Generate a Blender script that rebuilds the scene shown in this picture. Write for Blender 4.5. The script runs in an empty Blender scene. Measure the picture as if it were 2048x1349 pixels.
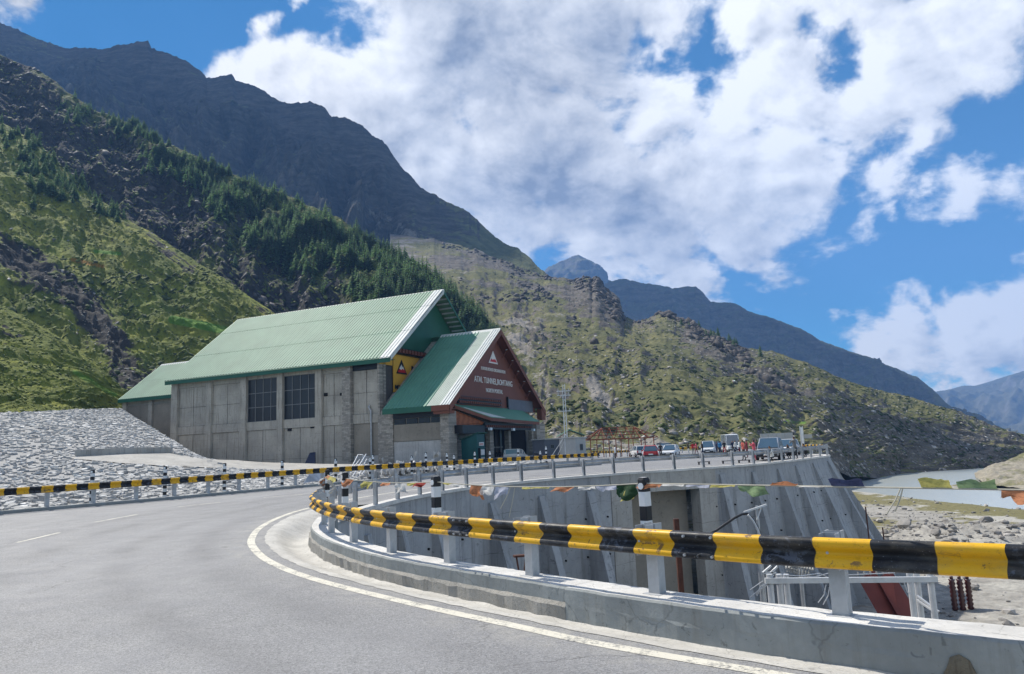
import bpy, bmesh, math, random
import numpy as np
from mathutils import Vector, Matrix, noise as mnoise
from mathutils.geometry import delaunay_2d_cdt, tessellate_polygon

random.seed(7); RNG = np.random.default_rng(7)
SC = bpy.context.scene
COL = SC.collection

# ------------------------------------------------------------------ camera
CAM_H, F, W2, H2 = 2.0, 1479.0, 1024.0, 674.5
PITCH, ROLL = math.radians(8.75), math.radians(2.4)
CM = Matrix.Rotation(math.pi/2 + PITCH, 3, 'X') @ Matrix.Rotation(-ROLL, 3, 'Z')
CMN = np.array(CM)
cam = bpy.data.objects.new('camera', bpy.data.cameras.new('camera'))
COL.objects.link(cam)
cam.matrix_world = Matrix.Translation((0, 0, CAM_H)) @ CM.to_4x4()
cam.data.sensor_width = 36; cam.data.lens = F*36/2048
cam.data.clip_start = .05; cam.data.clip_end = 30000
SC.camera = cam

# ------------------------------------------------------------------ light
SUN_AZ, SUN_EL = math.radians(-48), math.radians(51)
SUN = Vector((math.sin(SUN_AZ)*math.cos(SUN_EL), math.cos(SUN_AZ)*math.cos(SUN_EL), math.sin(SUN_EL)))
sl = bpy.data.lights.new('sun', 'SUN'); sl.energy = 4.45; sl.angle = math.radians(.53); sl.color = (1, .945, .85)
so = bpy.data.objects.new('sun', sl); COL.objects.link(so); so.rotation_euler = SUN.to_track_quat('Z', 'Y').to_euler()
SC.view_settings.view_transform = 'Standard'; SC.view_settings.look = 'None'
SC.view_settings.exposure = .72; SC.view_settings.gamma = 1; SC.view_settings.use_curve_mapping = False
SC.render.engine = 'CYCLES'
cy = SC.cycles
cy.use_denoising = True
cy.max_bounces = 6; cy.diffuse_bounces = 3; cy.glossy_bounces = 2; cy.transmission_bounces = 4; cy.volume_bounces = 0; cy.transparent_max_bounces = 8
cy.caustics_reflective = False; cy.caustics_refractive = False
cy.sample_clamp_indirect = 6

# ------------------------------------------------------------------ helpers: pixels of the 2048 px photograph -> places
def rayn(px, py):
    px = np.asarray(px, float); py = np.asarray(py, float)
    c = np.stack([(px-W2)/F, -(py-H2)/F, -np.ones_like(px)], -1)
    return c @ CMN.T
def PD(px, py, d):                      # the point at forward distance d (metres along +Y)
    r = rayn(px, py); p = r*(np.asarray(d, float)/r[..., 1])[..., None]
    p[..., 2] += CAM_H
    return p
def P(px, py, d): return Vector(PD(px, py, d))
def PZ(px, py, z):
    r = rayn(px, py); return Vector(r*((z-CAM_H)/r[2])) + Vector((0, 0, CAM_H))
def PPL(px, py, o, n):                  # ray against a plane
    r = Vector(rayn(px, py)); c = Vector((0, 0, CAM_H)); return c + r*((Vector(o)-c).dot(n)/r.dot(n))

# ------------------------------------------------------------------ helpers: nodes
def nd(nt, typ, ins=None, **attrs):
    n = nt.nodes.new(typ)
    for k, v in attrs.items(): setattr(n, k, v)
    for k, v in (ins or {}).items():
        s = n.inputs[k]
        if isinstance(v, bpy.types.NodeSocket): nt.links.new(v, s)
        else:
            if isinstance(v, (tuple, list)) and s.type == 'RGBA' and len(v) == 3: v = (*v, 1)
            s.default_value = v
    return n
def mth(nt, op, a, b=None, c=None, clamp=False):
    d = {0: a}
    if b is not None: d[1] = b
    if c is not None: d[2] = c
    return nd(nt, 'ShaderNodeMath', d, operation=op, use_clamp=clamp).outputs[0]
def vmt(nt, op, a, b=None, s=None):
    d = {0: a}
    if b is not None: d[1] = b
    if s is not None: d['Scale'] = s
    n = nd(nt, 'ShaderNodeVectorMath', d, operation=op)
    return n.outputs['Value'] if op in ('DOT_PRODUCT', 'DISTANCE', 'LENGTH') else n.outputs[0]
def mixc(nt, f, a, b, mode='MIX'):
    return nd(nt, 'ShaderNodeMix', {0: f, 6: a, 7: b}, data_type='RGBA', blend_type=mode, clamp_factor=True).outputs[2]
def rmp(nt, v, a, b, c=0., d=1., smooth=False):
    return nd(nt, 'ShaderNodeMapRange', {0: v, 1: a, 2: b, 3: c, 4: d}, interpolation_type='SMOOTHSTEP' if smooth else 'LINEAR').outputs[0]
def noi(nt, co, scale, detail=4, rough=.55, dist=0., out=0):
    return nd(nt, 'ShaderNodeTexNoise', {'Vector': co, 'Scale': scale, 'Detail': detail, 'Roughness': rough, 'Distortion': dist}).outputs[out]
def vor(nt, co, scale, out='Distance', feature='F1', rnd=1.):
    return nd(nt, 'ShaderNodeTexVoronoi', {'Vector': co, 'Scale': scale, 'Randomness': rnd}, feature=feature).outputs[out]
def sca(nt, co, s):
    return nd(nt, 'ShaderNodeMapping', {'Vector': co, 'Scale': s}).outputs[0]

# ------------------------------------------------------------------ sky: Nishita with a procedural layer of broken cloud
wd = bpy.data.worlds.new('World'); SC.world = wd; wd.use_nodes = True
wt = wd.node_tree; wt.nodes.clear()
def direction(px, py):
    r = rayn(px, py); return Vector(r).normalized()
CLOUDS = [  # px, py, radius px, weight   (directions on the sky)
 (560, 190, 150, .75), (700, 190, 180, 1.), (860, 100, 260, 1.), (1000, 150, 280, 1.), (1060, 330, 250, 1.), (900, 330, 220, .9), (1160, 60, 240, 1.), (1230, 400, 200, 1.),
 (1010, 420, 190, .9), (1180, 470, 160, .9), (1330, 450, 160, .8), (1400, 320, 220, 1.), (1330, 200, 150, .85), (1560, 330, 200, .95), (1560, 210, 190, .95), (1700, 230, 190, .95),
 (1800, 130, 200, .95), (1930, 60, 200, .95), (1480, 470, 130, .7), (1760, 340, 110, .65), (1850, 270, 90, .6), (2040, -60, 200, 1.), (1500, 40, 120, .85), (1560, 110, 110, .8), (1330, 40, 130, .8), (1450, 250, 110, .7), (1680, 20, 120, .7), (1390, 530, 130, .7),
 (1000, 480, 110, .7), (1100, -120, 400, 1.), (1750, -150, 350, 1.), (800, -60, 220, .9), (440, 135, 105, .9), (520, 165, 120, .95), (600, 185, 130, 1.), (370, 110, 75, .8), (310, 92, 55, .65),
 (800, 330, 130, .9), (740, 250, 110, .85), (860, 420, 110, .8), (40, 10, 165, 1.), (-60, -60, 220, 1.), (100, 70, 70, .7), (522, 55, 62, .75), (528, 105, 56, .75), (510, 10, 40, .6), (330, 75, 48, .68), (595, 8, 52, .66), (140, 66, 46, .66), (200, 90, 30, .5), (200, 28, 16, .4),
 (1950, 400, 85, .6), (2040, 390, 95, .65), (1850, 405, 70, .55), (1790, 410, 50, .5), (1760, 465, 50, .46), (1840, 470, 40, .44), (1910, 520, 30, .4), (1815, 520, 22, .4), (1735, 495, 18, .4), (1602, 585, 24, .38),
 (1830, 660, 110, .85), (1950, 640, 120, .95), (2050, 620, 130, .95), (1740, 690, 90, .75), (1690, 630, 36, .5), (1420, 590, 50, .62), (1460, 600, 40, .55), (1525, 625, 26, .45), (1350, 545, 70, .65),
 (1900, 780, 55, .7), (1990, 745, 65, .75), (2070, 725, 80, .8), (1240, 540, 80, .75)]
HOLES = [(1330, 105, 26, .5), (1425, 200, 28, .5), (1405, 165, 20, .4), (1645, 55, 34, .55), (1688, 98, 30, .5), (1480, 60, 22, .3), (240, 45, 130, .5), (410, 35, 90, .5), (615, 55, 34, .5), (578, 145, 26, .4)]
cg = bpy.data.node_groups.new('cloud_density', 'ShaderNodeTree')
cg.interface.new_socket('dir', in_out='INPUT', socket_type='NodeSocketVector')
cg.interface.new_socket('density', in_out='OUTPUT', socket_type='NodeSocketFloat')
gi = cg.nodes.new('NodeGroupInput'); go = cg.nodes.new('NodeGroupOutput')
dv = gi.outputs[0]
wz = noi(cg, dv, 7., 5, .6, out=1)
wv = vmt(cg, 'ADD', dv, vmt(cg, 'SCALE', vmt(cg, 'SUBTRACT', wz, (.5, .5, .5)), s=.13))
acc = None
for (px, py, r, w) in CLOUDS:
    c = direction(px, py); k = c.y
    v = rmp(cg, vmt(cg, 'DISTANCE', wv, tuple(c)), 0., r/F*k*k*1.25+.012, w, 0.)
    acc = v if acc is None else mth(cg, 'SMOOTH_MAX', acc, v, .12)
for (px, py, r, w) in HOLES:
    c = direction(px, py)
    acc = mth(cg, 'SUBTRACT', acc, rmp(cg, vmt(cg, 'DISTANCE', wv, tuple(c)), 0., r/F*1.6, w*.42, 0.))
# outside the photograph the same broken cover goes on
oth = mth(cg, 'MULTIPLY', rmp(cg, noi(cg, dv, 2.3, 3, .5), .42, .7, 0., .9), rmp(cg, vmt(cg, 'DOT_PRODUCT', dv, tuple(direction(1024, 500))), .72, .45, 0., 1.))
acc = mth(cg, 'MAXIMUM', acc, oth)
sz = nd(cg, 'ShaderNodeSeparateXYZ', {0: dv}).outputs[2]
q = vmt(cg, 'SCALE', dv, s=mth(cg, 'DIVIDE', 1., mth(cg, 'ADD', mth(cg, 'MAXIMUM', sz, 0.), .55)))
n1 = noi(cg, q, 6.0, 12, .57, .25)
n2 = noi(cg, q, 22., 8, .65, .4)
n3 = mth(cg, 'ADD', mth(cg, 'MULTIPLY', mth(cg, 'SUBTRACT', n1, .5), 1.75), mth(cg, 'MULTIPLY', mth(cg, 'SUBTRACT', n2, .5), .42))
den = mth(cg, 'ADD', mth(cg, 'SUBTRACT', acc, .24), n3)
cg.links.new(den, go.inputs[0])
cg.interface.new_socket('depth', in_out='OUTPUT', socket_type='NodeSocketFloat')
dp = None
for (px, py, r, w) in [(980, 120, 330, .75), (1080, 300, 300, .8), (1290, 385, 190, .7), (1190, 60, 260, .6), (880, 230, 230, .55), (1050, 440, 190, .5), (40, -10, 170, .8), (1500, 420, 150, .35), (1900, 690, 130, .35), (1720, 260, 130, .3)]:
    c = direction(px, py); v = rmp(cg, vmt(cg, 'DISTANCE', wv, tuple(c)), 0., r/F*c.y*c.y*1.25+.012, w, 0., True); dp = v if dp is None else mth(cg, 'SMOOTH_MAX', dp, v, .15)
cg.links.new(mth(cg, 'ADD', dp, mth(cg, 'MULTIPLY', mth(cg, 'SUBTRACT', noi(cg, q, 4., 5, .5), .5), .9)), go.inputs[1])

tc = nd(wt, 'ShaderNodeTexCoord').outputs['Generated']
def dens(v):
    n = wt.nodes.new('ShaderNodeGroup'); n.node_tree = cg; wt.links.new(v, n.inputs[0]); return n.outputs[0], n.outputs[1]
tcn = vmt(wt, 'NORMALIZE', tc)
d0, dep0 = dens(tcn)
sv = (SUN - direction(1024, 500)*.4)
d1 = dens(vmt(wt, 'NORMALIZE', vmt(wt, 'ADD', tcn, tuple(SUN*.028))))[0]
d2 = dens(vmt(wt, 'NORMALIZE', vmt(wt, 'ADD', tcn, tuple(SUN*.10))))[0]
alpha = rmp(wt, d0, 0., .30, 0., 1., True)
thick = mth(wt, 'ADD', mth(wt, 'MULTIPLY', rmp(wt, d0, .15, .95, 0., 1., True), .30), mth(wt, 'MULTIPLY', rmp(wt, d2, .1, .85, 0., 1., True), .24))
thick = mth(wt, 'ADD', thick, mth(wt, 'MULTIPLY', mth(wt, 'MAXIMUM', dep0, 0.), .72))
lit = mth(wt, 'SUBTRACT', d0, d1)
shade = mth(wt, 'SUBTRACT', thick, mth(wt, 'MULTIPLY', lit, 1.5)); shade = rmp(wt, shade, 0., 1.15, 0., 1.)
ccol = mixc(wt, mth(wt, 'MULTIPLY', mth(wt, 'POWER', mth(wt, 'MAXIMUM', shade, 0.), 1.05), 1.0), (.90, .905, .91), (.22, .255, .325))
sky = nd(wt, 'ShaderNodeTexSky', sky_type='NISHITA', sun_disc=False, sun_elevation=SUN_EL, sun_rotation=SUN_AZ, altitude=3100, air_density=1.0, dust_density=.35, ozone_density=2.2).outputs[0]
skyt = mixc(wt, 1., sky, (.27, .82, 1.02), 'MULTIPLY')
b1 = nd(wt, 'ShaderNodeBackground', {0: skyt, 1: .088}).outputs[0]
b2 = nd(wt, 'ShaderNodeBackground', {0: ccol, 1: .93}).outputs[0]
mx = nd(wt, 'ShaderNodeMixShader', {0: alpha, 1: b1, 2: b2}).outputs[0]
wo = nd(wt, 'ShaderNodeOutputWorld', {0: mx})
wd.cycles.sampling_method = 'MANUAL'; wd.cycles.sample_map_resolution = 512

# ------------------------------------------------------------------ helpers: meshes and things
def tag(o, label=None, cat=None, group=None, kind=None):
    if label: o['label'] = label
    if cat: o['category'] = cat
    if group: o['group'] = group
    if kind: o['kind'] = kind
    return o
def empty(name, loc=(0, 0, 0), rz=0, **kw):
    o = bpy.data.objects.new(name, None); COL.objects.link(o); o.location = loc; o.rotation_euler = (0, 0, rz); o.empty_display_size = .2
    return tag(o, **kw)
class MB:
    """collects faces, becomes ONE mesh object"""
    def __init__(s): s.v = []; s.f = []; s.m = []; s.a = []
    def add(s, vs, fs, m=0, a=None):
        b = len(s.v); s.v += [tuple(v) for v in vs]; s.f += [tuple(i+b for i in f) for f in fs]; s.m += [m]*len(fs)
        s.a += list(a) if a is not None else [0.]*len(vs)
        return s
    def box(s, c, sz, rz=0, m=0, M=None, taper=1.):
        x, y, z = sz[0]/2, sz[1]/2, sz[2]/2
        vs = [Vector((i*x*(taper if k > 0 else 1), j*y*(taper if k > 0 else 1), k*z)) for k in (-1, 1) for j in (-1, 1) for i in (-1, 1)]
        R = M if M is not None else Matrix.Rotation(rz, 3, 'Z')
        vs = [R @ v + Vector(c) for v in vs]
        return s.add(vs, [(0, 2, 3, 1), (4, 5, 7, 6), (0, 1, 5, 4), (1, 3, 7, 5), (3, 2, 6, 7), (2, 0, 4, 6)], m)
    def bar(s, p, q, w, h=None, m=0):
        p, q = Vector(p), Vector(q); d = (q-p); L = d.length; d.normalize()
        up = Vector((0, 0, 1)) if abs(d.z) < .95 else Vector((0, 1, 0))
        x = d.cross(up).normalized(); y = x.cross(d)
        return s.box((p+q)/2, (w, h or w, L), m=m, M=Matrix((x, y, d)).transposed())
    def tube(s, pts, r, n=8, m=0, cap=True):
        pts = [Vector(p) for p in pts]; rs = r if isinstance(r, (list, tuple)) else [r]*len(pts)
        vs = []; N = len(pts); pu = None
        for i, p in enumerate(pts):
            d = (pts[min(i+1, N-1)]-pts[max(i-1, 0)]).normalized()
            if pu is None: pu = Vector((0, 0, 1)) if abs(d.z) < .9 else Vector((1, 0, 0))
            x = d.cross(pu).normalized(); y = x.cross(d).normalized(); pu = y
            vs += [p + (x*math.cos(2*math.pi*k/n)+y*math.sin(2*math.pi*k/n))*rs[i] for k in range(n)]
        fs = [(i*n+k, i*n+(k+1) % n, (i+1)*n+(k+1) % n, (i+1)*n+k) for i in range(N-1) for k in range(n)]
        if cap: fs += [tuple(range(n-1, -1, -1)), tuple(range((N-1)*n, N*n))]
        return s.add(vs, fs, m)
    def loft(s, rings, m=0, cap=True, closed=True, a=None):
        n = len(rings[0]); vs = [v for r in rings for v in r]; K = n if closed else n-1
        fs = [(i*n+k, i*n+(k+1) % n, (i+1)*n+(k+1) % n, (i+1)*n+k) for i in range(len(rings)-1) for k in range(K)]
        if cap and closed: fs += [tuple(range(n-1, -1, -1)), tuple(range((len(rings)-1)*n, len(rings)*n))]
        return s.add(vs, fs, m, a)
    def prism(s, poly, d, m=0):
        poly = [Vector(p) for p in poly]; d = Vector(d)
        return s.loft([poly, [p+d for p in poly]], m)
    def mesh(s, name, mats, org=(0, 0, 0), smooth=False, attr=None):
        me = bpy.data.meshes.new(name); o = Vector(org)
        me.from_pydata([(v[0]-o.x, v[1]-o.y, v[2]-o.z) for v in s.v], [], s.f)
        for mt in (mats if isinstance(mats, (list, tuple)) else [mats]): me.materials.append(mt)
        me.polygons.foreach_set('material_index', s.m)
        if attr: me.attributes.new(attr, 'FLOAT', 'POINT').data.foreach_set('value', s.a)
        bm = bmesh.new(); bm.from_mesh(me); bmesh.ops.recalc_face_normals(bm, faces=bm.faces) if not attr else None; bm.to_mesh(me); bm.free()
        if smooth: me.polygons.foreach_set('use_smooth', [True]*len(me.polygons))
        return me
    def build(s, name, mats, parent=None, org=(0, 0, 0), smooth=False, attr=None, loc=None, **kw):
        o = bpy.data.objects.new(name, s.mesh(name, mats, org, smooth, attr)); COL.objects.link(o)
        if parent: o.parent = parent
        if loc is not None: o.location = loc
        return tag(o, **kw)
def bevel(o, w=.02, seg=1):
    md = o.modifiers.new('bevel', 'BEVEL'); md.width = w; md.segments = seg; md.limit_method = 'ANGLE'; md.angle_limit = .6; return o
def copy_tree(o, parent=None):
    c = o.copy(); COL.objects.link(c); c.parent = parent
    for ch in list(o.children): copy_tree(ch, c)
    return c

# ------------------------------------------------------------------ numpy noise
_pm = RNG.permutation(256); _pm = np.concatenate([_pm, _pm, _pm])
_g = RNG.normal(size=(256, 3)); _g /= np.linalg.norm(_g, axis=1)[:, None]
def perlin(p):
    i = np.floor(p).astype(int); f = p-i; i &= 255
    u = f*f*f*(f*(f*6-15)+10); r = 0
    for dx in (0, 1):
        for dy in (0, 1):
            for dz in (0, 1):
                h = _pm[_pm[_pm[i[..., 0]+dx]+i[..., 1]+dy]+i[..., 2]+dz]
                g = _g[h]; d = (g*(f-np.array([dx, dy, dz]))).sum(-1)
                r = r + d*(u[..., 0] if dx else 1-u[..., 0])*(u[..., 1] if dy else 1-u[..., 1])*(u[..., 2] if dz else 1-u[..., 2])
    return r*1.5
def fbm(p, o=5, lac=2.05, g=.5):
    a, r, s = 1., 0., 0.
    for k in range(o): r = r+a*perlin(p+17.3*k); s += a; p = p*lac; a *= g
    return r/s
def ridged(p, o=5, lac=2.1, g=.5):
    a, r, s = 1., 0., 0.
    for k in range(o): r = r+a*(1-np.abs(perlin(p+9.1*k))*2); s += a; p = p*lac; a *= g
    return r/s

# ------------------------------------------------------------------ materials
def new_mat(name):
    m = bpy.data.materials.new(name); m.use_nodes = True; t = m.node_tree; t.nodes.clear()
    b = nd(t, 'ShaderNodeBsdfPrincipled'); nd(t, 'ShaderNodeOutputMaterial', {0: b.outputs[0]})
    b.inputs['Specular IOR Level'].default_value = .35
    return m, t, b
def lk(t, b, **kw):
    for k, v in kw.items():
        s = b.inputs[k.replace('_', ' ')]
        if isinstance(v, bpy.types.NodeSocket): t.links.new(v, s)
        else: s.default_value = (*v, 1) if isinstance(v, (tuple, list)) and len(v) == 3 else v
def bump(t, b, h, st=.3, dist=.02):
    t.links.new(nd(t, 'ShaderNodeBump', {'Height': h, 'Strength': st, 'Distance': dist}).outputs[0], b.inputs['Normal'])
def oco(t): return nd(t, 'ShaderNodeTexCoord').outputs['Object']
def paint(name, col, rough=.5, metal=0., var=.12, scale=3., bs=.08, bscale=60., spec=.35):
    m, t, b = new_mat(name); co = oco(t)
    n = noi(t, co, scale, 5, .6)
    c = mixc(t, rmp(t, n, .3, .7), tuple(x*(1-var) for x in col), tuple(min(1, x*(1+var)) for x in col))
    lk(t, b, Base_Color=c, Roughness=rough, Metallic=metal); b.inputs['Specular IOR Level'].default_value = spec
    if bs: bump(t, b, noi(t, co, bscale, 3), bs, .01)
    return m
def concrete(name, col, stain=(.12, .11, .10), amt=.55, scale=.5, joint=None, crack=.25, bs=.35):
    m, t, b = new_mat(name); co = oco(t)
    big = noi(t, co, scale, 6, .62); fine = noi(t, co, scale*14, 6, .7)
    drip = noi(t, sca(t, co, (2.2*scale*2, 2.2*scale*2, .16*scale*2)), 2.0, 6, .65)
    c = mixc(t, rmp(t, big, .3, .72), tuple(x*.78 for x in col), tuple(min(1, x*1.18) for x in col))
    c = mixc(t, mth(t, 'MULTIPLY', rmp(t, fine, .35, .75), .35), c, tuple(x*.62 for x in col))
    c = mixc(t, mth(t, 'MULTIPLY', rmp(t, drip, .52, .78), amt), c, stain)
    spots = rmp(t, noi(t, co, scale*9, 4, .55, 1.2), .63, .69)
    c = mixc(t, mth(t, 'MULTIPLY', spots, .75), c, tuple(x*.45 for x in col))
    if crack:
        vd = vor(t, vmt(t, 'ADD', co, vmt(t, 'SCALE', noi(t, co, 1.5, 4, out=1), s=.7)), scale*1.1, 'Distance', 'DISTANCE_TO_EDGE')
        c = mixc(t, mth(t, 'MULTIPLY', rmp(t, vd, 0., .012, 1., 0.), crack), c, (.05, .05, .05))
    if joint:
        z = nd(t, 'ShaderNodeSeparateXYZ', {0: co}).outputs[2]
        fr = mth(t, 'FRACT', mth(t, 'DIVIDE', mth(t, 'ADD', z, mth(t, 'MULTIPLY', mth(t, 'SUBTRACT', noi(t, co, .8, 3), .5), .3)), joint))
        jm = mth(t, 'MULTIPLY', rmp(t, fr, 0., .03/joint*1.3, 1., 0.), rmp(t, noi(t, co, 1.1, 4), .42, .62))
        c = mixc(t, mth(t, 'MULTIPLY', jm, .9), c, (.06, .06, .06))
    lk(t, b, Base_Color=c, Roughness=.88); b.inputs['Specular IOR Level'].default_value = .25
    bump(t, b, mth(t, 'ADD', mth(t, 'MULTIPLY', big, .8), mth(t, 'MULTIPLY', fine, .45)), bs, .03)
    return m
M = {}
def island_rock(name, a, bcol, dark, bs=.5, s=3.):
    m, t, b = new_mat(name); g = nd(t, 'ShaderNodeNewGeometry'); ob = nd(t, 'ShaderNodeObjectInfo'); co = g.outputs['Position']
    r = mth(t, 'FRACT', mth(t, 'ADD', g.outputs['Random Per Island'], ob.outputs['Random']))
    c = mixc(t, rmp(t, r, .0, 1.), a, bcol)
    c = mixc(t, rmp(t, r, .78, .95), c, tuple(min(.8, x*1.35) for x in bcol))
    c = mixc(t, mth(t, 'MULTIPLY', rmp(t, noi(t, co, s, 5, .65), .42, .72), .75), c, dark)
    lk(t, b, Base_Color=c, Roughness=.8); bump(t, b, noi(t, co, s*3, 5, .65), bs, .08)
    return m

# asphalt: grey worn chip seal with fine aggregate
m, t, b = new_mat('asphalt'); co = oco(t)
agg = vor(t, co, 70., 'Color'); aggd = vor(t, co, 70.)
sp = nd(t, 'ShaderNodeSeparateColor', {0: agg}).outputs[0]
g1 = noi(t, co, 34., 4, .7); bigp = noi(t, co, .16, 5, .6); mid = noi(t, co, 1.3, 5, .6)
c = mixc(t, rmp(t, sp, .1, .95), (.058, .059, .063), (.30, .298, .296))
c = mixc(t, rmp(t, g1, .35, .68), c, mixc(t, .5, c, (.24, .24, .247)))
c = mixc(t, mth(t, 'MULTIPLY', rmp(t, bigp, .35, .66), .5), c, (.255, .255, .262))
c = mixc(t, mth(t, 'MULTIPLY', rmp(t, mid, .5, .75), .25), c, (.19, .19, .195))
sx = nd(t, 'ShaderNodeTexCoord').outputs['Object']
c = mixc(t, mth(t, 'MULTIPLY', rmp(t, noi(t, sca(t, co, (.5, .06, 1)), 1.6, 4, .6), .5, .7), .22), c, (.31, .31, .315))
ed = nd(t, 'ShaderNodeAttribute', attribute_name='edge').outputs['Fac']
edw = mth(t, 'ADD', ed, mth(t, 'MULTIPLY', mth(t, 'SUBTRACT', noi(t, co, .5, 3), .5), .5))
wp = None
for d_ in (1.1, 2.75, 4.7, 6.35):
    g_ = rmp(t, mth(t, 'ABSOLUTE', mth(t, 'SUBTRACT', edw, d_)), 0., .55, 1., 0., True); wp = g_ if wp is None else mth(t, 'ADD', wp, g_)
c = mixc(t, mth(t, 'MULTIPLY', mth(t, 'MULTIPLY', wp, rmp(t, noi(t, co, .35, 4), .3, .65)), .42), c, (.105, .105, .11))
dust = mth(t, 'MULTIPLY', rmp(t, edw, .75, .1, 0., 1.), rmp(t, noi(t, co, 2.5, 6, .7), .42, .62))
c = mixc(t, mth(t, 'MULTIPLY', dust, .55), c, (.36, .345, .31))
ck = vor(t, vmt(t, 'ADD', co, vmt(t, 'SCALE', noi(t, co, .9, 5, .6, out=1), s=1.6)), .22, 'Distance', 'DISTANCE_TO_EDGE')
c = mixc(t, mth(t, 'MULTIPLY', mth(t, 'MULTIPLY', rmp(t, ck, .0, .006, 1., 0.), rmp(t, noi(t, co, .2, 2), .5, .62)), .7), c, (.045, .045, .047))
c = mixc(t, mth(t, 'MULTIPLY', rmp(t, noi(t, co, .75, 5, .65, 1.), .66, .73), .35), c, (.09, .09, .095))
lk(t, b, Base_Color=c, Roughness=rmp(t, mid, .3, .7, .62, .82)); b.inputs['Specular IOR Level'].default_value = .45
bump(t, b, mth(t, 'ADD', aggd, mth(t, 'MULTIPLY', g1, .6)), .55, .006)
M['asphalt'] = m
m, t, b = new_mat('road_paint'); co = oco(t)
w = rmp(t, mth(t, 'ADD', mth(t, 'MULTIPLY', noi(t, co, 22., 6, .75), .6), mth(t, 'MULTIPLY', noi(t, co, 3., 4, .6), .4)), .40, .50)
c = mixc(t, w, (.17, .168, .165), mixc(t, noi(t, co, 2., 4), (.66, .63, .54), (.55, .52, .44)))
lk(t, b, Base_Color=c, Roughness=.7); bump(t, b, noi(t, co, 70., 3), .3, .004)
M['line'] = m
M['parapet'] = concrete('painted_concrete', (.27, .285, .28), (.15, .14, .12), .55, .9, crack=.35, bs=.6)
M['parapet_top'] = concrete('sunlit_concrete_top', (.62, .605, .575), (.34, .32, .28), .35, 1.2, crack=.3, bs=.6)  # top made paler than the front face, sunlight put into the colour
M['parapet_rough'] = concrete('rough_concrete', (.33, .315, .285), (.15, .14, .12), .6, 2.6, crack=.4, bs=1.2)
M['gutter'] = concrete('gutter_concrete', (.50, .485, .45), (.28, .265, .24), .5, 1.3, crack=.35, bs=.8)
M['wall'] = concrete('retaining_concrete', (.36, .37, .38), (.10, .095, .09), .75, .3, joint=1.9, crack=.16, bs=.5)
M['wall_bare'] = concrete('bare_concrete', (.40, .385, .355), (.12, .11, .095), .7, .4, joint=1.9, crack=.2, bs=.5)
M['build'] = concrete('weathered_concrete', (.425, .392, .335), (.15, .135, .11), .95, .35, joint=1.48, crack=.12, bs=.4)
M['build_light'] = concrete('whitewashed_concrete', (.46, .45, .43), (.20, .185, .165), .6, .5, crack=.1)
M['render'] = concrete('grey_render', (.29, .26, .215), (.15, .13, .11), .4, .3, crack=.0)
M['joint'] = concrete('dark_joint_concrete', (.10, .095, .09), (.05, .05, .05), .4, .5, crack=0)
M['dark'] = paint('dark_void', (.02, .02, .022), .9, spec=.1)
# stone cladding courses
m, t, b = new_mat('stone_cladding'); co = oco(t)
br = nd(t, 'ShaderNodeTexBrick', {'Vector': nd(t, 'ShaderNodeVectorRotate', {'Vector': vmt(t, 'ADD', co, vmt(t, 'SCALE', noi(t, co, 3., 3, out=1), s=.06)), 'Angle': math.pi/2}, rotation_type='X_AXIS').outputs[0], 'Scale': 1., 'Color1': (.42, .385, .33, 1), 'Color2': (.21, .195, .17, 1), 'Mortar': (.25, .23, .20, 1), 'Mortar Size': .018, 'Brick Width': .75, 'Row Height': .27, 'Bias': -.1})
c = mixc(t, rmp(t, noi(t, co, 4., 5, .6), .35, .75), br.outputs[0], mixc(t, .5, br.outputs[0], (.09, .085, .08)))
c = mixc(t, mth(t, 'MULTIPLY', rmp(t, noi(t, sca(t, co, (1, 1, 3)), 1.3, 4, .6), .62, .7), .6), c, (.46, .44, .41))
lk(t, b, Base_Color=c, Roughness=.85); bump(t, b, mth(t, 'SUBTRACT', noi(t, co, 7., 4), mth(t, 'MULTIPLY', br.outputs[1], .8)), .5, .05)
M['stone'] = m
M['roof'] = paint('green_roof_sheet', (.165, .285, .195), .62, 0., .10, .25, .0, spec=.28)
M['roof_pale'] = paint('pale_green_sheet', (.30, .36, .31), .6, 0., .1, .5, 0, spec=.25)
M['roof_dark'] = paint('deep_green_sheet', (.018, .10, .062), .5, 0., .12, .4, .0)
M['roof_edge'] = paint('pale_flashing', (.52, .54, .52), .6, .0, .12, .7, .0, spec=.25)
M['roof_green'] = paint('canopy_green_sheet', (.095, .235, .165), .6, 0., .1, .3, .0, spec=.28)
M['brown'] = paint('brown_panel', (.165, .060, .040), .6, 0., .12, .3, .05)
M['brown_edge'] = paint('brown_fascia', (.16, .055, .032), .6, 0., .15, .5, .05)
m, t, b = new_mat('wood_boarding'); co = oco(t)
wv_ = nd(t, 'ShaderNodeTexWave', {'Vector': sca(t, co, (1, 1, 4)), 'Scale': .9, 'Distortion': 4., 'Detail': 3}).outputs[1]
lk(t, b, Base_Color=mixc(t, wv_, (.22, .065, .022), (.34, .11, .038)), Roughness=.5); M['wood'] = m
M['yellow'] = paint('yellow_panel', (.66, .36, .045), .5, 0., .06, .3, 0)
M['black'] = paint('black_paint', (.014, .015, .018), .4, 0., .3, 2., 0)
M['white'] = paint('white_paint', (.74, .74, .72), .5, 0., .06, 2., 0)
M['letter'] = paint('pale_letters', (.72, .70, .66), .5, 0., .05, 2., 0)
M['red'] = paint('red_paint', (.50, .02, .02), .45, 0., .1, 2., 0)
M['glass'] = paint('dark_glass', (.020, .023, .028), .28, 0., .25, .4, 0, spec=.35)
M['mullion'] = paint('grey_window_bar', (.20, .20, .195), .5, .2, .1, 2., 0)
M['galv'] = paint('galvanised_steel', (.42, .43, .44), .5, .55, .22, 2.5, .1, 30)
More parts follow.
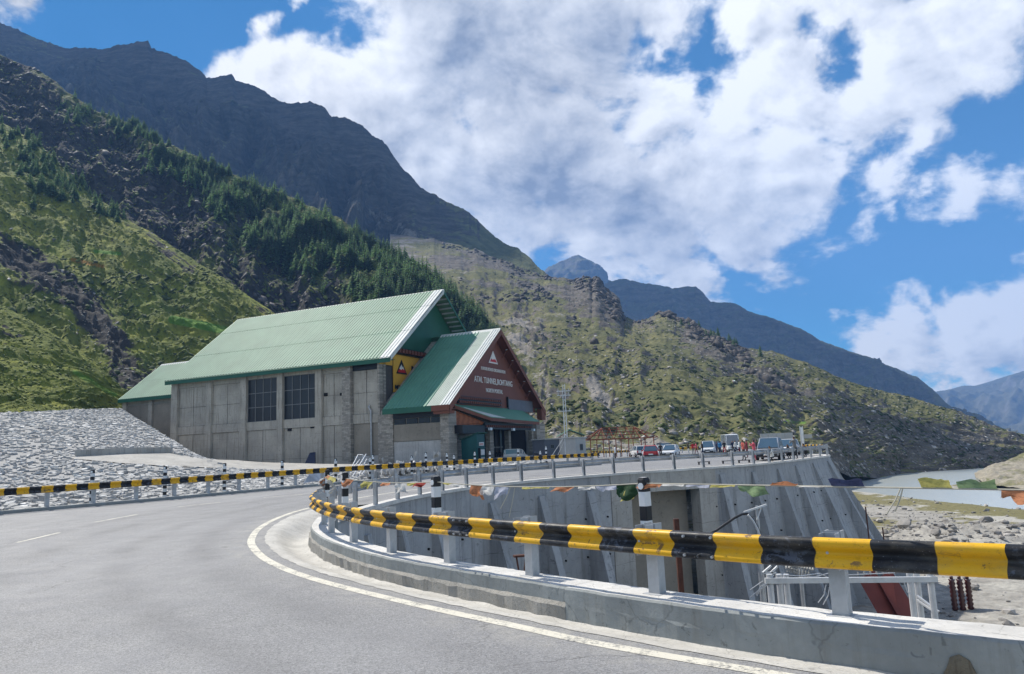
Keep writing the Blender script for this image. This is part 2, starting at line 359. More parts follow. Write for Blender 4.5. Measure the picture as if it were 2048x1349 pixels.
M['galv_post'] = paint('galvanised_post', (.42, .43, .44), .55, .25, .22, 3.5, .15, 30)
M['steel_w'] = paint('pale_galvanised_steel', (.56, .57, .58), .5, .25, .15, 2., 0)
M['rust'] = paint('red_oxide_steel', (.20, .055, .030), .7, 0., .3, 2., .1)
M['rusty'] = paint('rusty_iron', (.085, .032, .02), .8, 0., .35, 3., .2)
M['slab'] = paint('oxide_red_concrete', (.15, .034, .024), .75, 0., .2, .5, .2, 10)
M['teal'] = paint('dark_teal_sheet', (.008, .075, .075), .45, 0., .2, .6, .0)
M['tarp_b'] = paint('navy_tarpaulin', (.012, .02, .055), .5, 0., .3, 2., .3, 6)
M['tyre'] = paint('tyre_rubber', (.018, .018, .019), .8)
M['chrome'] = paint('wheel_metal', (.45, .46, .47), .35, .6, .1, 4., 0)
M['lamp'] = paint('lamp_glass', (.7, .72, .74), .15, 0, .05, 4., 0, spec=.6)
M['tail'] = paint('tail_lamp', (.35, .012, .012), .25, 0, .1, 4., 0, spec=.6)
M['plate'] = paint('number_plate', (.7, .69, .64), .5)
M['bumper'] = paint('black_plastic', (.03, .03, .032), .6)
M['autoglass'] = paint('sky_tinted_car_glass', (.06, .10, .14), .08, 0., .1, 1., 0, spec=.9)  # bluish base colour stands in for the sky mirrored in the glass
M['cabin'] = paint('grey_cabin_sheet', (.115, .125, .15), .55, 0., .12, 1., .05)
M['cabin_w'] = paint('pale_cabin_sheet', (.36, .36, .345), .55, 0., .12, 1., .05)
M['brownbox'] = paint('porcelain_brown', (.06, .014, .011), .3, 0, .2, 5., 0, spec=.6)
# guardrail paint: 0.5 m yellow and black bands along the beam, chipped
m, t, b = new_mat('striped_rail_paint'); co = oco(t)
al = nd(t, 'ShaderNodeAttribute', attribute_name='along').outputs['Fac']
wob = mth(t, 'MULTIPLY', mth(t, 'SUBTRACT', noi(t, co, 2.3, 3), .5), .05)
fr = mth(t, 'FRACT', mth(t, 'ADD', al, wob))
st = rmp(t, fr, .495, .503)
yel = mixc(t, noi(t, co, 1.6, 5, .6), (.66, .34, .008), (.80, .46, .018))
yel = mixc(t, mth(t, 'MULTIPLY', rmp(t, noi(t, co, 7., 6, .7), .56, .74), .6), yel, (.32, .17, .02))
blk = mixc(t, rmp(t, noi(t, co, 4., 5, .6), .4, .7), (.008, .009, .012), (.022, .024, .03))
c = mixc(t, st, yel, blk)
chip = rmp(t, mth(t, 'ADD', mth(t, 'MULTIPLY', noi(t, co, 6.5, 6, .72, .6), .75), mth(t, 'MULTIPLY', noi(t, co, 1.1, 3), .3)), .575, .595)
upz = nd(t, 'ShaderNodeSeparateXYZ', {0: nd(t, 'ShaderNodeNewGeometry').outputs['True Normal']}).outputs[2]
chip = mth(t, 'MULTIPLY', chip, rmp(t, upz, -.2, .6, .4, 1.))
c = mixc(t, chip, c, mixc(t, st, (.20, .115, .04), (.075, .085, .11)))
dots = mth(t, 'MULTIPLY', rmp(t, noi(t, co, 55., 2, .5), .69, .72), .7)
c = mixc(t, dots, c, mixc(t, st, (.12, .06, .02), (.25, .25, .26)))
c = mixc(t, mth(t, 'MULTIPLY', rmp(t, noi(t, sca(t, co, (1, 1, 2.5)), 2.2, 6, .7), .5, .75), .38), c, (.20, .18, .145))
lk(t, b, Base_Color=c, Roughness=rmp(t, noi(t, co, 5., 4), .3, .7, .36, .62)); b.inputs['Specular IOR Level'].default_value = .32
bump(t, b, noi(t, co, 9., 4), .06, .01)
M['stripe'] = m
# marker post bands by height
m, t, b = new_mat('banded_post_paint'); co = oco(t)
z = nd(t, 'ShaderNodeSeparateXYZ', {0: co}).outputs[2]
st = mth(t, 'GREATER_THAN', mth(t, 'FRACT', mth(t, 'DIVIDE', z, .33)), .5)
c = mixc(t, st, (.66, .67, .68), (.014, .014, .017))
c = mixc(t, mth(t, 'MULTIPLY', rmp(t, noi(t, co, 6., 5, .7), .55, .75), .4), c, (.25, .24, .23))
lk(t, b, Base_Color=c, Roughness=.5); M['band'] = m
# cloth
def cloth(name, col, var=.2):
    m, t, b = new_mat(name); co = oco(t)
    c = mixc(t, rmp(t, noi(t, co, 5., 5, .6), .3, .7), tuple(x*(1-var) for x in col), tuple(min(1, x*(1+var)) for x in col))
    pr = mth(t, 'MULTIPLY', rmp(t, noi(t, sca(t, co, (30, 30, 60)), 1., 3), .52, .6), .35)
    c = mixc(t, pr, c, tuple(x*.35 for x in col))
    lk(t, b, Base_Color=c, Roughness=.85)
    tr = nd(t, 'ShaderNodeBsdfTranslucent', {0: c}); mxs = nd(t, 'ShaderNodeMixShader', {0: .4, 1: b.outputs[0], 2: tr.outputs[0]})
    t.links.new(mxs.outputs[0], [n for n in t.nodes if n.type == 'OUTPUT_MATERIAL'][0].inputs[0])
    return m
for k, cc in dict(orange=(.52, .22, .11), white=(.60, .59, .57), yellow=(.50, .45, .14), green=(.22, .31, .16), dgreen=(.03, .075, .035), blue=(.055, .065, .13), red=(.30, .035, .025), pale=(.42, .44, .52)).items():
    M['flag_'+k] = cloth(k+'_cloth', cc)
M['rope'] = paint('pale_rope', (.38, .36, .30), .9)
M['trunk'] = paint('bark', (.075, .05, .035), .9)
m, t, b = new_mat('needles'); g = nd(t, 'ShaderNodeNewGeometry'); ob = nd(t, 'ShaderNodeObjectInfo')
c = mixc(t, g.outputs['Random Per Island'], (.060, .120, .058), (.20, .29, .155))
c = mixc(t, mth(t, 'MULTIPLY', ob.outputs['Random'], .45), c, (.12, .175, .06))
c = mixc(t, mth(t, 'MULTIPLY', rmp(t, noi(t, g.outputs['Position'], .02, 3), .4, .65), .35), c, (.04, .085, .05))
lk(t, b, Base_Color=c, Roughness=.7); b.inputs['Specular IOR Level'].default_value = .25
tr = nd(t, 'ShaderNodeBsdfTranslucent', {0: mixc(t, .5, c, (.12, .22, .06))}); mxs = nd(t, 'ShaderNodeMixShader', {0: .45, 1: b.outputs[0], 2: tr.outputs[0]})
t.links.new(mxs.outputs[0], [n for n in t.nodes if n.type == 'OUTPUT_MATERIAL'][0].inputs[0])
M['needle'] = m
m, t, b = new_mat('bush_leaves'); g = nd(t, 'ShaderNodeNewGeometry'); co = g.outputs['Position']
c = mixc(t, g.outputs['Random Per Island'], (.080, .106, .024), (.195, .210, .045))
c = mixc(t, rmp(t, noi(t, co, .015, 5, .6), .40, .6), c, mixc(t, g.outputs['Random Per Island'], (.07, .10, .03), (.14, .165, .045)))
c = mixc(t, rmp(t, noi(t, co, 2.5, 3), .45, .7), c, mixc(t, .45, c, (.03, .042, .012)))
lk(t, b, Base_Color=c, Roughness=.8); b.inputs['Specular IOR Level'].default_value = .2
M['bush'] = m
m, t, b = new_mat('dark_scrub'); g = nd(t, 'ShaderNodeNewGeometry'); co = g.outputs['Position']
c = mixc(t, g.outputs['Random Per Island'], (.034, .050, .022), (.085, .105, .040))
c = mixc(t, rmp(t, noi(t, co, 2.5, 3), .45, .7), c, mixc(t, .45, c, (.02, .03, .01)))
lk(t, b, Base_Color=c, Roughness=.85); b.inputs['Specular IOR Level'].default_value = .15
M['scrub'] = m
M['boulder'] = island_rock('boulder_rock', (.17, .16, .15), (.34, .32, .295), (.085, .08, .074), .7, .9)
M['boulder_d'] = island_rock('dark_rock', (.055, .05, .05), (.115, .105, .10), (.03, .028, .028), .7, .6)
M['crag'] = island_rock('crag_rock', (.040, .035, .032), (.11, .095, .085), (.02, .019, .018), .8, .4)
M['pitch'] = island_rock('pitching_stone', (.31, .308, .30), (.48, .475, .46), (.24, .238, .23), .3, 3.)
def terrain(name, g1, g2, g3, r1, r2, scree, gs=.03, rs=.02, bs=.8, bdist=2., fine=.35):
    """grass / rock ground; the mesh attributes rock, scree and field say where it is which"""
    m, t, b = new_mat(name); g = nd(t, 'ShaderNodeNewGeometry'); co = g.outputs['Position']
    A = lambda n: nd(t, 'ShaderNodeAttribute', attribute_name=n).outputs['Fac']
    n1 = noi(t, co, gs, 6, .62); n2 = noi(t, co, gs*9, 6, .66); n3 = noi(t, co, fine, 5, .65)
    gr = mixc(t, rmp(t, n1, .35, .65), g1, g2)
    gr = mixc(t, mth(t, 'MULTIPLY', rmp(t, mth(t, 'ADD', mth(t, 'MULTIPLY', n2, .6), mth(t, 'MULTIPLY', A('streak'), .55)), .42, .68), .8), gr, g3)
    gr = mixc(t, mth(t, 'MULTIPLY', rmp(t, n3, .45, .7), .6), gr, tuple(x*.45 for x in g1))
    lay = noi(t, sca(t, co, (1, 1, 5)), rs*2.2, 6, .62, .6)
    rk = mixc(t, rmp(t, lay, .35, .68), r1, r2)
    rk = mixc(t, rmp(t, n3, .4, .7), rk, mixc(t, .55, rk, tuple(x*.35 for x in r1)))
    sc = mixc(t, rmp(t, noi(t, co, fine*2.2, 5, .75), .38, .66), tuple(x*.6 for x in scree), scree)
    f = mth(t, 'ADD', A('rock'), mth(t, 'MULTIPLY', mth(t, 'SUBTRACT', noi(t, co, gs*4, 8, .68), .5), 1.7))
    c = mixc(t, rmp(t, f, .45, .60), gr, rk)
    f2 = mth(t, 'ADD', A('scree'), mth(t, 'MULTIPLY', mth(t, 'SUBTRACT', noi(t, co, gs*7, 8, .7), .5), 1.5))
    c = mixc(t, rmp(t, f2, .48, .6), c, sc)
    fl = A('field')
    c = mixc(t, rmp(t, mth(t, 'SUBTRACT', fl, mth(t, 'MULTIPLY', noi(t, co, .25, 4), .3)), .35, .5), c, mixc(t, noi(t, co, .3, 4), (.075, .16, .02), (.11, .20, .03)))
    fy = A('ochre')
    c = mixc(t, rmp(t, mth(t, 'SUBTRACT', fy, mth(t, 'MULTIPLY', noi(t, co, .25, 4), .4)), .3, .5), c, (.24, .135, .022))
    lk(t, b, Base_Color=c, Roughness=.92); b.inputs['Specular IOR Level'].default_value = .15
    bump(t, b, mth(t, 'ADD', mth(t, 'MULTIPLY', n2, 1.), mth(t, 'MULTIPLY', n3, .5)), bs, bdist)
    return m
GR1, GR2, GR3 = (.165, .195, .032), (.300, .290, .055), (.070, .096, .022)
M['spur'] = terrain('grass_spur', GR1, GR2, GR3, (.035, .033, .031), (.080, .074, .068), (.30, .29, .27), .02, .03, .9, 1.2, .5)
M['forest_slope'] = terrain('forest_slope', (.10, .125, .030), (.155, .16, .04), (.050, .066, .020), (.034, .032, .032), (.075, .069, .065), (.30, .28, .26), .018, .02, 1., 2., .3)
M['big_mtn'] = terrain('dark_mountain', (.120, .135, .062), (.165, .160, .082), (.080, .092, .045), (.045, .042, .039), (.125, .113, .10), (.27, .245, .21), .006, .010, 1., 9., .07)
M['mid'] = terrain('rocky_slope', (.140, .140, .056), (.210, .192, .088), (.080, .088, .042), (.085, .075, .066), (.20, .18, .158), (.30, .275, .245), .014, .03, 1., 1.0, .6)
M['far_m'] = terrain('far_mountain', (.10, .105, .06), (.13, .12, .075), (.07, .075, .05), (.07, .065, .06), (.16, .145, .13), (.16, .15, .14), .004, .006, 1., 8., .04)
M['far_pale'] = terrain('far_pale_mountain', (.13, .125, .085), (.17, .155, .11), (.10, .10, .07), (.15, .14, .12), (.2, .185, .16), (.24, .22, .19), .003, .004, 1., 10., .03)
M['valley'] = terrain('river_flat', (.17, .155, .07), (.20, .18, .09), (.125, .135, .045), (.27, .255, .23), (.40, .38, .34), (.47, .45, .40), .03, .1, .8, .4, 1.2)
M['bank'] = terrain('gravel_bank', (.20, .18, .11), (.26, .23, .15), (.13, .14, .05), (.27, .24, .19), (.36, .33, .26), (.40, .37, .30), .03, .1, .8, .4, 1.)
m, t, b = new_mat('silty_water'); co = oco(t)
lk(t, b, Base_Color=mixc(t, noi(t, sca(t, co, (.03, .012, 1)), 1., 4), (.36, .39, .37), (.43, .45, .42)), Roughness=.22); b.inputs['Specular IOR Level'].default_value = .4
bump(t, b, noi(t, sca(t, co, (.8, .35, 1)), 1.3, 5), .12, .15); M['water'] = m
m, t, b = new_mat('pitching_bed'); co = oco(t)
lk(t, b, Base_Color=mixc(t, noi(t, co, 2., 5, .7), (.25, .248, .24), (.36, .355, .345)), Roughness=.9); bump(t, b, noi(t, co, 5., 5), .8, .1); M['bed'] = m

# ------------------------------------------------------------------ terrain layers
from mathutils.bvhtree import BVHTree
def sstep(x, a, b):
    t = np.clip((x-a)/(b-a), 0, 1); return t*t*(3-2*t)
def grid_mesh(name, pts, mat, attrs, smooth=True, kind='structure', label=None):
    R, C = pts.shape[:2]
    me = bpy.data.meshes.new(name)
    idx = np.arange(R*C).reshape(R, C)
    q = np.stack([idx[:-1, :-1], idx[:-1, 1:], idx[1:, 1:], idx[1:, :-1]], -1).reshape(-1, 4)
    me.vertices.add(R*C); me.vertices.foreach_set('co', pts.reshape(-1).astype(np.float32))
    me.loops.add(len(q)*4); me.loops.foreach_set('vertex_index', q.reshape(-1).astype(np.int32))
    me.polygons.add(len(q)); me.polygons.foreach_set('loop_start', np.arange(0, len(q)*4, 4, dtype=np.int32))
    me.update(calc_edges=True)
    me.polygons.foreach_set('use_smooth', np.full(len(q), smooth))
    for k, a in (attrs or {}).items():
        me.attributes.new(k, 'FLOAT', 'POINT').data.foreach_set('value', np.ascontiguousarray(a, dtype=np.float32).reshape(-1))
    me.materials.append(mat)
    o = bpy.data.objects.new(name, me); COL.objects.link(o)
    return tag(o, label=label, kind=kind)
def normals(p):
    du = np.gradient(p, axis=1); dv = np.gradient(p, axis=0); n = np.cross(du, dv); n /= np.linalg.norm(n, axis=-1)[..., None]+1e-9
    return n*np.sign(n[..., 2:3]*.8-n[..., 1:2]*.6+1e-6)
LAY = {}
def layer(name, mat, ncol, contours, rows, amp, freq, rid=.5, gully=0., gfreq=.02, back=400., attr=None, label=None, ridge_amp=.25, base_amp=.3, octv=6, rockw=1., strk=.12, damp=None, jag=0., fade=.82):
    x0, x1 = contours[0][0][0], contours[0][-1][0]
    px = np.linspace(x0, x1, ncol); G = []; T = []
    for k in range(len(contours)-1):
        a, b = np.array(contours[k], float), np.array(contours[k+1], float)
        pa = PD(px, np.interp(px, a[:, 0], a[:, 1]), np.interp(px, a[:, 0], a[:, 2]))
        pb = PD(px, np.interp(px, b[:, 0], b[:, 1]), np.interp(px, b[:, 0], b[:, 2]))
        last = k == len(contours)-2
        if last and jag:
            jn = np.stack([px/42., np.full_like(px, 2.7), np.full_like(px, .5+ncol*.01)], -1); bb = np.interp(px, b[:, 0], b[:, 1])-jag*(np.abs(fbm(jn, 5, 2.2, .6))*2.2-.35)
            pb = PD(px, bb, np.interp(px, b[:, 0], b[:, 2]))
        for t in np.linspace(0, 1, rows[k], endpoint=last): G.append(pa*(1-t)+pb*t); T.append(k+t)
    G = np.array(G); T = np.array(T)/(len(contours)-1); nf = len(T)
    n = normals(G)
    w = (base_amp+(1-base_amp)*sstep(T, 0, .15))*(1-(1-ridge_amp)*sstep(T, fade, 1.))
    h = (1-rid)*fbm(G*freq, octv)+rid*(ridged(G*freq*1.1+5, octv)-.55)
    if gully:       # gullies that run down the slope
        arc = np.cumsum(np.linalg.norm(np.diff(G[nf//2], axis=0, prepend=G[nf//2][:1]), axis=1))
        gp = np.stack([np.broadcast_to(arc*gfreq, (nf, ncol)), np.broadcast_to((T*1.6)[:, None], (nf, ncol)), np.full((nf, ncol), 3.3)], -1)
        gp = gp + .35*np.stack([fbm(G*freq*.7+31, 3)]*3, -1)
        h = h+gully*(ridged(gp, 4)-.5)
    arc0 = np.cumsum(np.linalg.norm(np.diff(G[nf//2], axis=0, prepend=G[nf//2][:1]), axis=1)); Ls = np.linalg.norm(G[-1, ncol//2]-G[0, ncol//2])
    sp_ = np.stack([np.broadcast_to(arc0*freq*1.1, (nf, ncol)), np.broadcast_to((T*Ls*freq*6)[:, None], (nf, ncol)), np.full((nf, ncol), 8.1)], -1)+.8*np.stack([fbm(G*freq*1.5+11, 3)]*3, -1)
    streak = fbm(sp_, 5)
    h = h+strk*streak
    if damp: h = h*(1-damp[2]*sstep(px, damp[0], damp[1]))[None]
    G = G+n*(h*amp*w[:, None])[..., None]
    n2 = normals(G)
    rock = sstep(.78-n2[..., 2], -.12, .22)*.9
    rock = rock*rockw
    A = dict(streak=streak*.9+.5, rock=rock, scree=np.zeros_like(rock), field=np.zeros_like(rock), ochre=np.zeros_like(rock))
    if attr: attr(A, np.broadcast_to(px, rock.shape), np.broadcast_to(T[:, None], rock.shape), G, n2)
    full = G
    if back:        # the far side of the ridge
        bk = []
        for s in (.15, .5, 1.):
            r = G[-1].copy(); r[:, 1] += back*s; r[:, 0] *= (r[:, 1]/G[-1][:, 1]); r[:, 2] -= back*s*.75*np.minimum(1, (G[-1][:, 2]+20)/(back*.75)); bk.append(r)
        full = np.concatenate([G, np.array(bk)]); A = {k: np.concatenate([v, np.repeat(v[-1:], 3, 0)]) for k, v in A.items()}
    o = grid_mesh(name, full, mat, A, label=label)
    LAY[name if name not in LAY else name+'2'] = dict(G=G, n=n2, px=px, T=T, o=o, A=A)
    return LAY[name] if name in LAY else None
def near_line(px, py, line, wd):
    """soft mask round a polyline in the pixel plane of a layer"""
    d = np.full(px.shape, 1e9)
    for (x0, y0), (x1, y1) in zip(line[:-1], line[1:]):
        vx, vy = x1-x0, y1-y0; t = np.clip(((px-x0)*vx+(py-y0)*vy)/(vx*vx+vy*vy), 0, 1)
        d = np.minimum(d, np.hypot(px-x0-t*vx, py-y0-t*vy))
    return np.exp(-(d/wd)**2)
def topx(G):
    v = (G-np.array([0, 0, CAM_H])) @ CMN; return W2+F*v[..., 0]/-v[..., 2], H2-F*v[..., 1]/-v[..., 2]

grd = MB(); grd.add([(-9000, -3000, -16), (9000, -3000, -16), (9000, 12000, -16), (-9000, 12000, -16)], [(0, 1, 2, 3)])
grd.build('ground', M['valley'], kind='structure')

# grassy spur, its nearer lobe, and the forested spur behind
def at_spur(A, px, T, G, n):
    x, y = topx(G)
    A['rock'] += .38*sstep(fbm(G*.018+3, 4), .12, .35)+.75*near_line(x, y, [(-60, 470), (60, 530), (150, 590), (225, 680), (255, 760), (320, 800)], 34)+.5*near_line(x, y, [(300, 470), (380, 540)], 14)+.35*near_line(x, y, [(560, 640), (600, 650)], 30)-.12
    A['field'] += near_line(x, y, [(345, 640), (400, 650), (455, 662)], 11)+.9*near_line(x, y, [(190, 503), (240, 508)], 5)
    A['ochre'] += .95*near_line(x, y, [(145, 520), (205, 533)], 6)+.45*near_line(x, y, [(20, 470), (90, 490)], 10)
    A['scree'] += .25*near_line(x, y, [(170, 570), (215, 600)], 14)
layer('grassy_hillside', M['spur'], 420, [
    [(-250, 700, 215), (0, 700, 215), (200, 790, 205), (350, 830, 205), (660, 840, 205)],
    [(-250, 430, 300), (0, 470, 290), (150, 560, 280), (250, 650, 262), (350, 690, 255), (500, 700, 240), (660, 740, 230)],
    [(-250, 115, 470), (-100, 188, 440), (0, 240, 420), (80, 292, 400), (140, 347, 390), (190, 394, 380), (250, 434, 360), (330, 484, 340), (440, 554, 310), (520, 604, 290), (575, 642, 275), (660, 700, 262)]],
    [110, 190], 11., .022, .55, .4, .035, 60, at_spur, rockw=.40, strk=.38)
def at_lobe(A, px, T, G, n):
    x, y = topx(G); A['rock'] += -.15+.5*sstep(fbm(G*.04+1, 4), .12, .35)
    A['ochre'] += .22*sstep(fbm(G*.03, 3), 0, .4)
    A['field'] += .62*near_line(x, y, [(150, 745), (230, 790)], 13)
    A['scree'] += .3*near_line(x, y, [(130, 770), (200, 805)], 9)
layer('grassy_lobe', M['spur'], 300, [
    [(-250, 850, 90), (0, 838, 100), (150, 830, 122), (240, 826, 142), (300, 830, 160)],
    [(-250, 700, 140), (0, 720, 140), (150, 760, 150), (240, 800, 160), (300, 815, 170)],
    [(-250, 520, 195), (-60, 580, 190), (0, 607, 185), (60, 640, 182), (130, 682, 180), (200, 728, 178), (245, 780, 175), (275, 812, 174), (300, 825, 174)]],
    [90, 120], 5., .045, .45, .25, .06, 40, at_lobe, rockw=.4, strk=.38)
def at_forest(A, px, T, G, n):
    x, y = topx(G)
    A['rock'] += .5*near_line(x, y, [(60, 260), (250, 330), (330, 430)], 75)+.5*near_line(x, y, [(30, 180), (0, 200)], 50)+.35*near_line(x, y, [(480, 590), (640, 640)], 60)-.2*near_line(x, y, [(150, 220), (300, 290), (480, 360), (800, 510)], 30)
    A['scree'] += .55*near_line(x, y, [(345, 450), (375, 458)], 16)+.5*near_line(x, y, [(420, 478), (455, 470)], 13)+.35*near_line(x, y, [(340, 370), (300, 390)], 12)
    A['field'] += .45*near_line(x, y, [(520, 545), (640, 560)], 8)
layer('forest_hillside', M['forest_slope'], 560, [
    [(-250, 360, 470), (0, 370, 460), (140, 450, 420), (250, 510, 400), (440, 630, 340), (575, 720, 300), (750, 770, 270), (900, 790, 250), (1000, 810, 240), (1080, 850, 230)],
    [(-250, 200, 540), (0, 230, 520), (140, 300, 490), (250, 350, 470), (440, 460, 420), (575, 545, 385), (750, 600, 350), (900, 680, 320), (1000, 740, 290), (1080, 820, 250)],
    [(-250, 20, 620), (-100, 70, 600), (0, 108, 580), (60, 132, 570), (120, 176, 560), (180, 216, 550), (250, 246, 530), (330, 286, 510), (480, 353, 485), (600, 403, 462), (720, 463, 440), (800, 499, 425), (860, 537, 405), (900, 577, 390), (960, 634, 355), (1000, 692, 325), (1080, 805, 270)]],
    [110, 150], 20., .014, .6, .7, .02, 80, at_forest, rockw=.55, strk=.25)
# the big dark mountain
def at_big(A, px, T, G, n):
    x, y = topx(G)
    A['rock'] += -.12+.3*sstep(T, .5, .8)+.6*near_line(x, y, [(560, 240), (700, 320), (800, 400), (880, 470)], 60)+.5*fbm(G*.006, 4)
    A['scree'] += .5*near_line(x, y, [(700, 400), (780, 450), (880, 500)], 26)+.3*near_line(x, y, [(600, 330), (640, 380)], 20)
layer('big_mountain', M['big_mtn'], 620, [
    [(-250, 230, 1150), (0, 240, 1120), (250, 380, 1020), (480, 490, 930), (720, 590, 840), (860, 640, 790), (1000, 650, 760), (1140, 660, 740)],
    [(-250, 60, 1480), (0, 140, 1430), (250, 230, 1340), (480, 290, 1250), (720, 410, 1150), (800, 450, 1110), (860, 490, 1060), (1000, 540, 960), (1140, 600, 850)],
    [(-250, -70, 1640), (-100, -5, 1620), (0, 44, 1600), (40, 60, 1590), (60, 72, 1590), (130, 95, 1570), (200, 98, 1550), (240, 91, 1540), (280, 82, 1530), (296, 84, 1530), (303, 101, 1525), (325, 102, 1520), (370, 120, 1500), (390, 136, 1490), (412, 157, 1480), (435, 153, 1470), (463, 147, 1465), (471, 159, 1460), (515, 173, 1450), (560, 203, 1430), (590, 206, 1420), (620, 203, 1410), (650, 215, 1400), (664, 235, 1390), (690, 233, 1380), (725, 250, 1365), (745, 270, 1355), (772, 288, 1345), (800, 330, 1330), (840, 373, 1300), (880, 396, 1270), (935, 421, 1220), (960, 444, 1190), (1000, 481, 1120), (1050, 507, 1030), (1090, 546, 960), (1140, 590, 900)]],
    [120, 190], 125., .0036, .62, .95, .0065, 500, at_big, ridge_amp=.012, fade=.45, octv=8, damp=(740, 850, .88), jag=7.)
# lit rocky slope beyond the car park
def at_mid(A, px, T, G, n):
    x, y = topx(G)
    A['scree'] += .30*sstep(x, 1330, 1050)*(.3+1.4*fbm(G*.02+2, 3))+.30*sstep(fbm(G*.012+8, 3), .0, .25)
    A['rock'] += .02+.55*near_line(x, y, [(1160, 600), (1220, 620)], 38)+.35*near_line(x, y, [(1060, 650), (1130, 740)], 45)+.45*near_line(x, y, [(1380, 680), (1480, 730), (1620, 790)], 26)+.5*near_line(x, y, [(1740, 850), (1880, 880), (1990, 905)], 38)+.3*sstep(T, .6, .95)
    A['scree'] += .42*near_line(x, y, [(1030, 660), (1060, 720), (1100, 790)], 28)+.65*near_line(x, y, [(1185, 765), (1205, 800)], 20)+.40*near_line(x, y, [(1120, 860), (1260, 880), (1320, 890)], 26)+.35*near_line(x, y, [(1640, 840), (1760, 880), (1850, 910)], 22)
    A['rock'] -= .42*near_line(x, y, [(1330, 800), (1450, 815), (1600, 850)], 34)+.3*near_line(x, y, [(1090, 815), (1300, 850)], 10)+.35*near_line(x, y, [(1560, 720), (1750, 790), (1900, 840)], 14)
    A['rock'] += sstep(y, 640, 530)*sstep(x, 1180, 1100)*(.22+1.5*fbm(G*.016, 5)); A['scree'] += .08*sstep(y, 640, 530)*sstep(x, 1180, 1060)
    A['field'] += .62*near_line(x, y, [(1570, 843), (1610, 846)], 9)
MID = [
    [(780, 917, 150), (1100, 909, 148), (1300, 907, 148), (1450, 906, 150), (1560, 906, 155), (1640, 928, 180), (1700, 955, 215), (1800, 958, 255), (1960, 953, 270), (2100, 951, 275), (2280, 950, 280)],
    [(780, 720, 330), (900, 750, 290), (1100, 800, 238), (1300, 806, 228), (1500, 824, 230), (1640, 856, 252), (1800, 886, 285), (1960, 910, 295), (2100, 928, 298), (2280, 940, 302)],
    [(780, 600, 600), (900, 600, 560), (1100, 664, 420), (1300, 704, 380), (1500, 744, 360), (1640, 779, 350), (1800, 824, 350), (1960, 872, 345), (2100, 903, 335), (2280, 930, 330)],
    [(780, 468, 1000), (870, 480, 950), (910, 488, 930), (960, 503, 900), (1010, 523, 870), (1060, 543, 840), (1090, 552, 820), (1130, 557, 800), (1150, 563, 785), (1164, 555, 775), (1178, 551, 765), (1184, 560, 760), (1190, 552, 757), (1197, 557, 750), (1212, 577, 740), (1228, 587, 730), (1240, 602, 720), (1246, 633, 700), (1265, 641, 660), (1292, 639, 600), (1310, 628, 580), (1333, 623, 570), (1352, 633, 560), (1383, 647, 540), (1430, 667, 520), (1470, 691, 510), (1500, 698, 500), (1545, 703, 490), (1600, 723, 480), (1640, 739, 470), (1700, 763, 455), (1800, 789, 435), (1900, 819, 415), (1980, 849, 405), (2048, 869, 398), (2120, 890, 392), (2280, 925, 380)]]
layer('rocky_hillside', M['mid'], 760, MID, [110, 130, 150], 8.5, .022, .6, .5, .03, 90, at_mid, ridge_amp=.32, fade=.7, base_amp=.1, octv=8, strk=.32, jag=4., damp=(940, 850, .92))
layer('far_mountain', M['far_m'], 120, [
    [(1020, 680, 3600), (1320, 700, 3600)],
    [(1020, 590, 4300), (1060, 562, 4300), (1095, 536, 4300), (1120, 522, 4300), (1140, 514, 4300), (1157, 508, 4300), (1170, 517, 4300), (1190, 525, 4300), (1200, 536, 4300), (1215, 557, 4300), (1240, 574, 4300), (1320, 640, 4300)]],
    [70], 150., .0022, .6, .9, .004, 900, None, ridge_amp=.08, jag=6.)
def at_right(A, px, T, G, n):
    A['rock'] += .12
    x, y = topx(G); A['rock'] -= .5*near_line(x, y, [(1240, 600), (1300, 620)], 25)
layer('valley_mountain', M['far_m'], 420, [
    [(1130, 690, 2150), (1300, 690, 2150), (1450, 730, 2000), (1600, 780, 1850), (1800, 840, 1600), (1930, 880, 1450), (2030, 900, 1350)],
    [(1130, 612, 2650), (1180, 585, 2640), (1220, 563, 2620), (1250, 558, 2600), (1265, 562, 2600), (1300, 568, 2580), (1345, 576, 2550), (1370, 572, 2530), (1392, 572, 2510), (1405, 583, 2500), (1422, 604, 2480), (1470, 609, 2430), (1500, 623, 2400), (1545, 638, 2350), (1580, 651, 2320), (1600, 656, 2300), (1640, 681, 2260), (1660, 689, 2240), (1700, 703, 2200), (1740, 716, 2150), (1790, 736, 2100), (1832, 753, 2050), (1870, 783, 1980), (1900, 809, 1900), (1930, 826, 1830), (2030, 870, 1700)]],
    [150], 75., .0045, .6, .7, .006, 600, at_right, ridge_amp=.07, jag=4.)
layer('pale_mountain', M['far_pale'], 140, [
    [(1760, 900, 3300), (2300, 900, 3300)],
    [(1760, 830, 5200), (1830, 795, 5200), (1870, 782, 5200), (1905, 776, 5200), (1925, 771, 5200), (1950, 772, 5200), (1990, 760, 5200), (2048, 742, 5200), (2150, 700, 5200), (2300, 640, 5200)]],
    [90], 190., .0016, .5, .7, .002, 900, None, ridge_amp=.06)
def at_bank(A, px, T, G, n):
    A['rock'] += .65; A['scree'] += .25
    x, y = topx(G); A['rock'] -= .6*near_line(x, y, [(2030, 905), (2100, 890)], 12)
layer('gravel_bank', M['bank'], 120, [
    [(1950, 954, 205), (1970, 968, 181), (2048, 979, 160), (2280, 990, 150)],
    [(1950, 950, 213), (1985, 937, 208), (2048, 938, 200), (2280, 935, 190)],
    [(1950, 947, 222), (1990, 927, 222), (2012, 923, 226), (2048, 904, 236), (2280, 860, 252)]],
    [30, 40], 2.2, .12, .5, .3, .12, 40, at_bank)

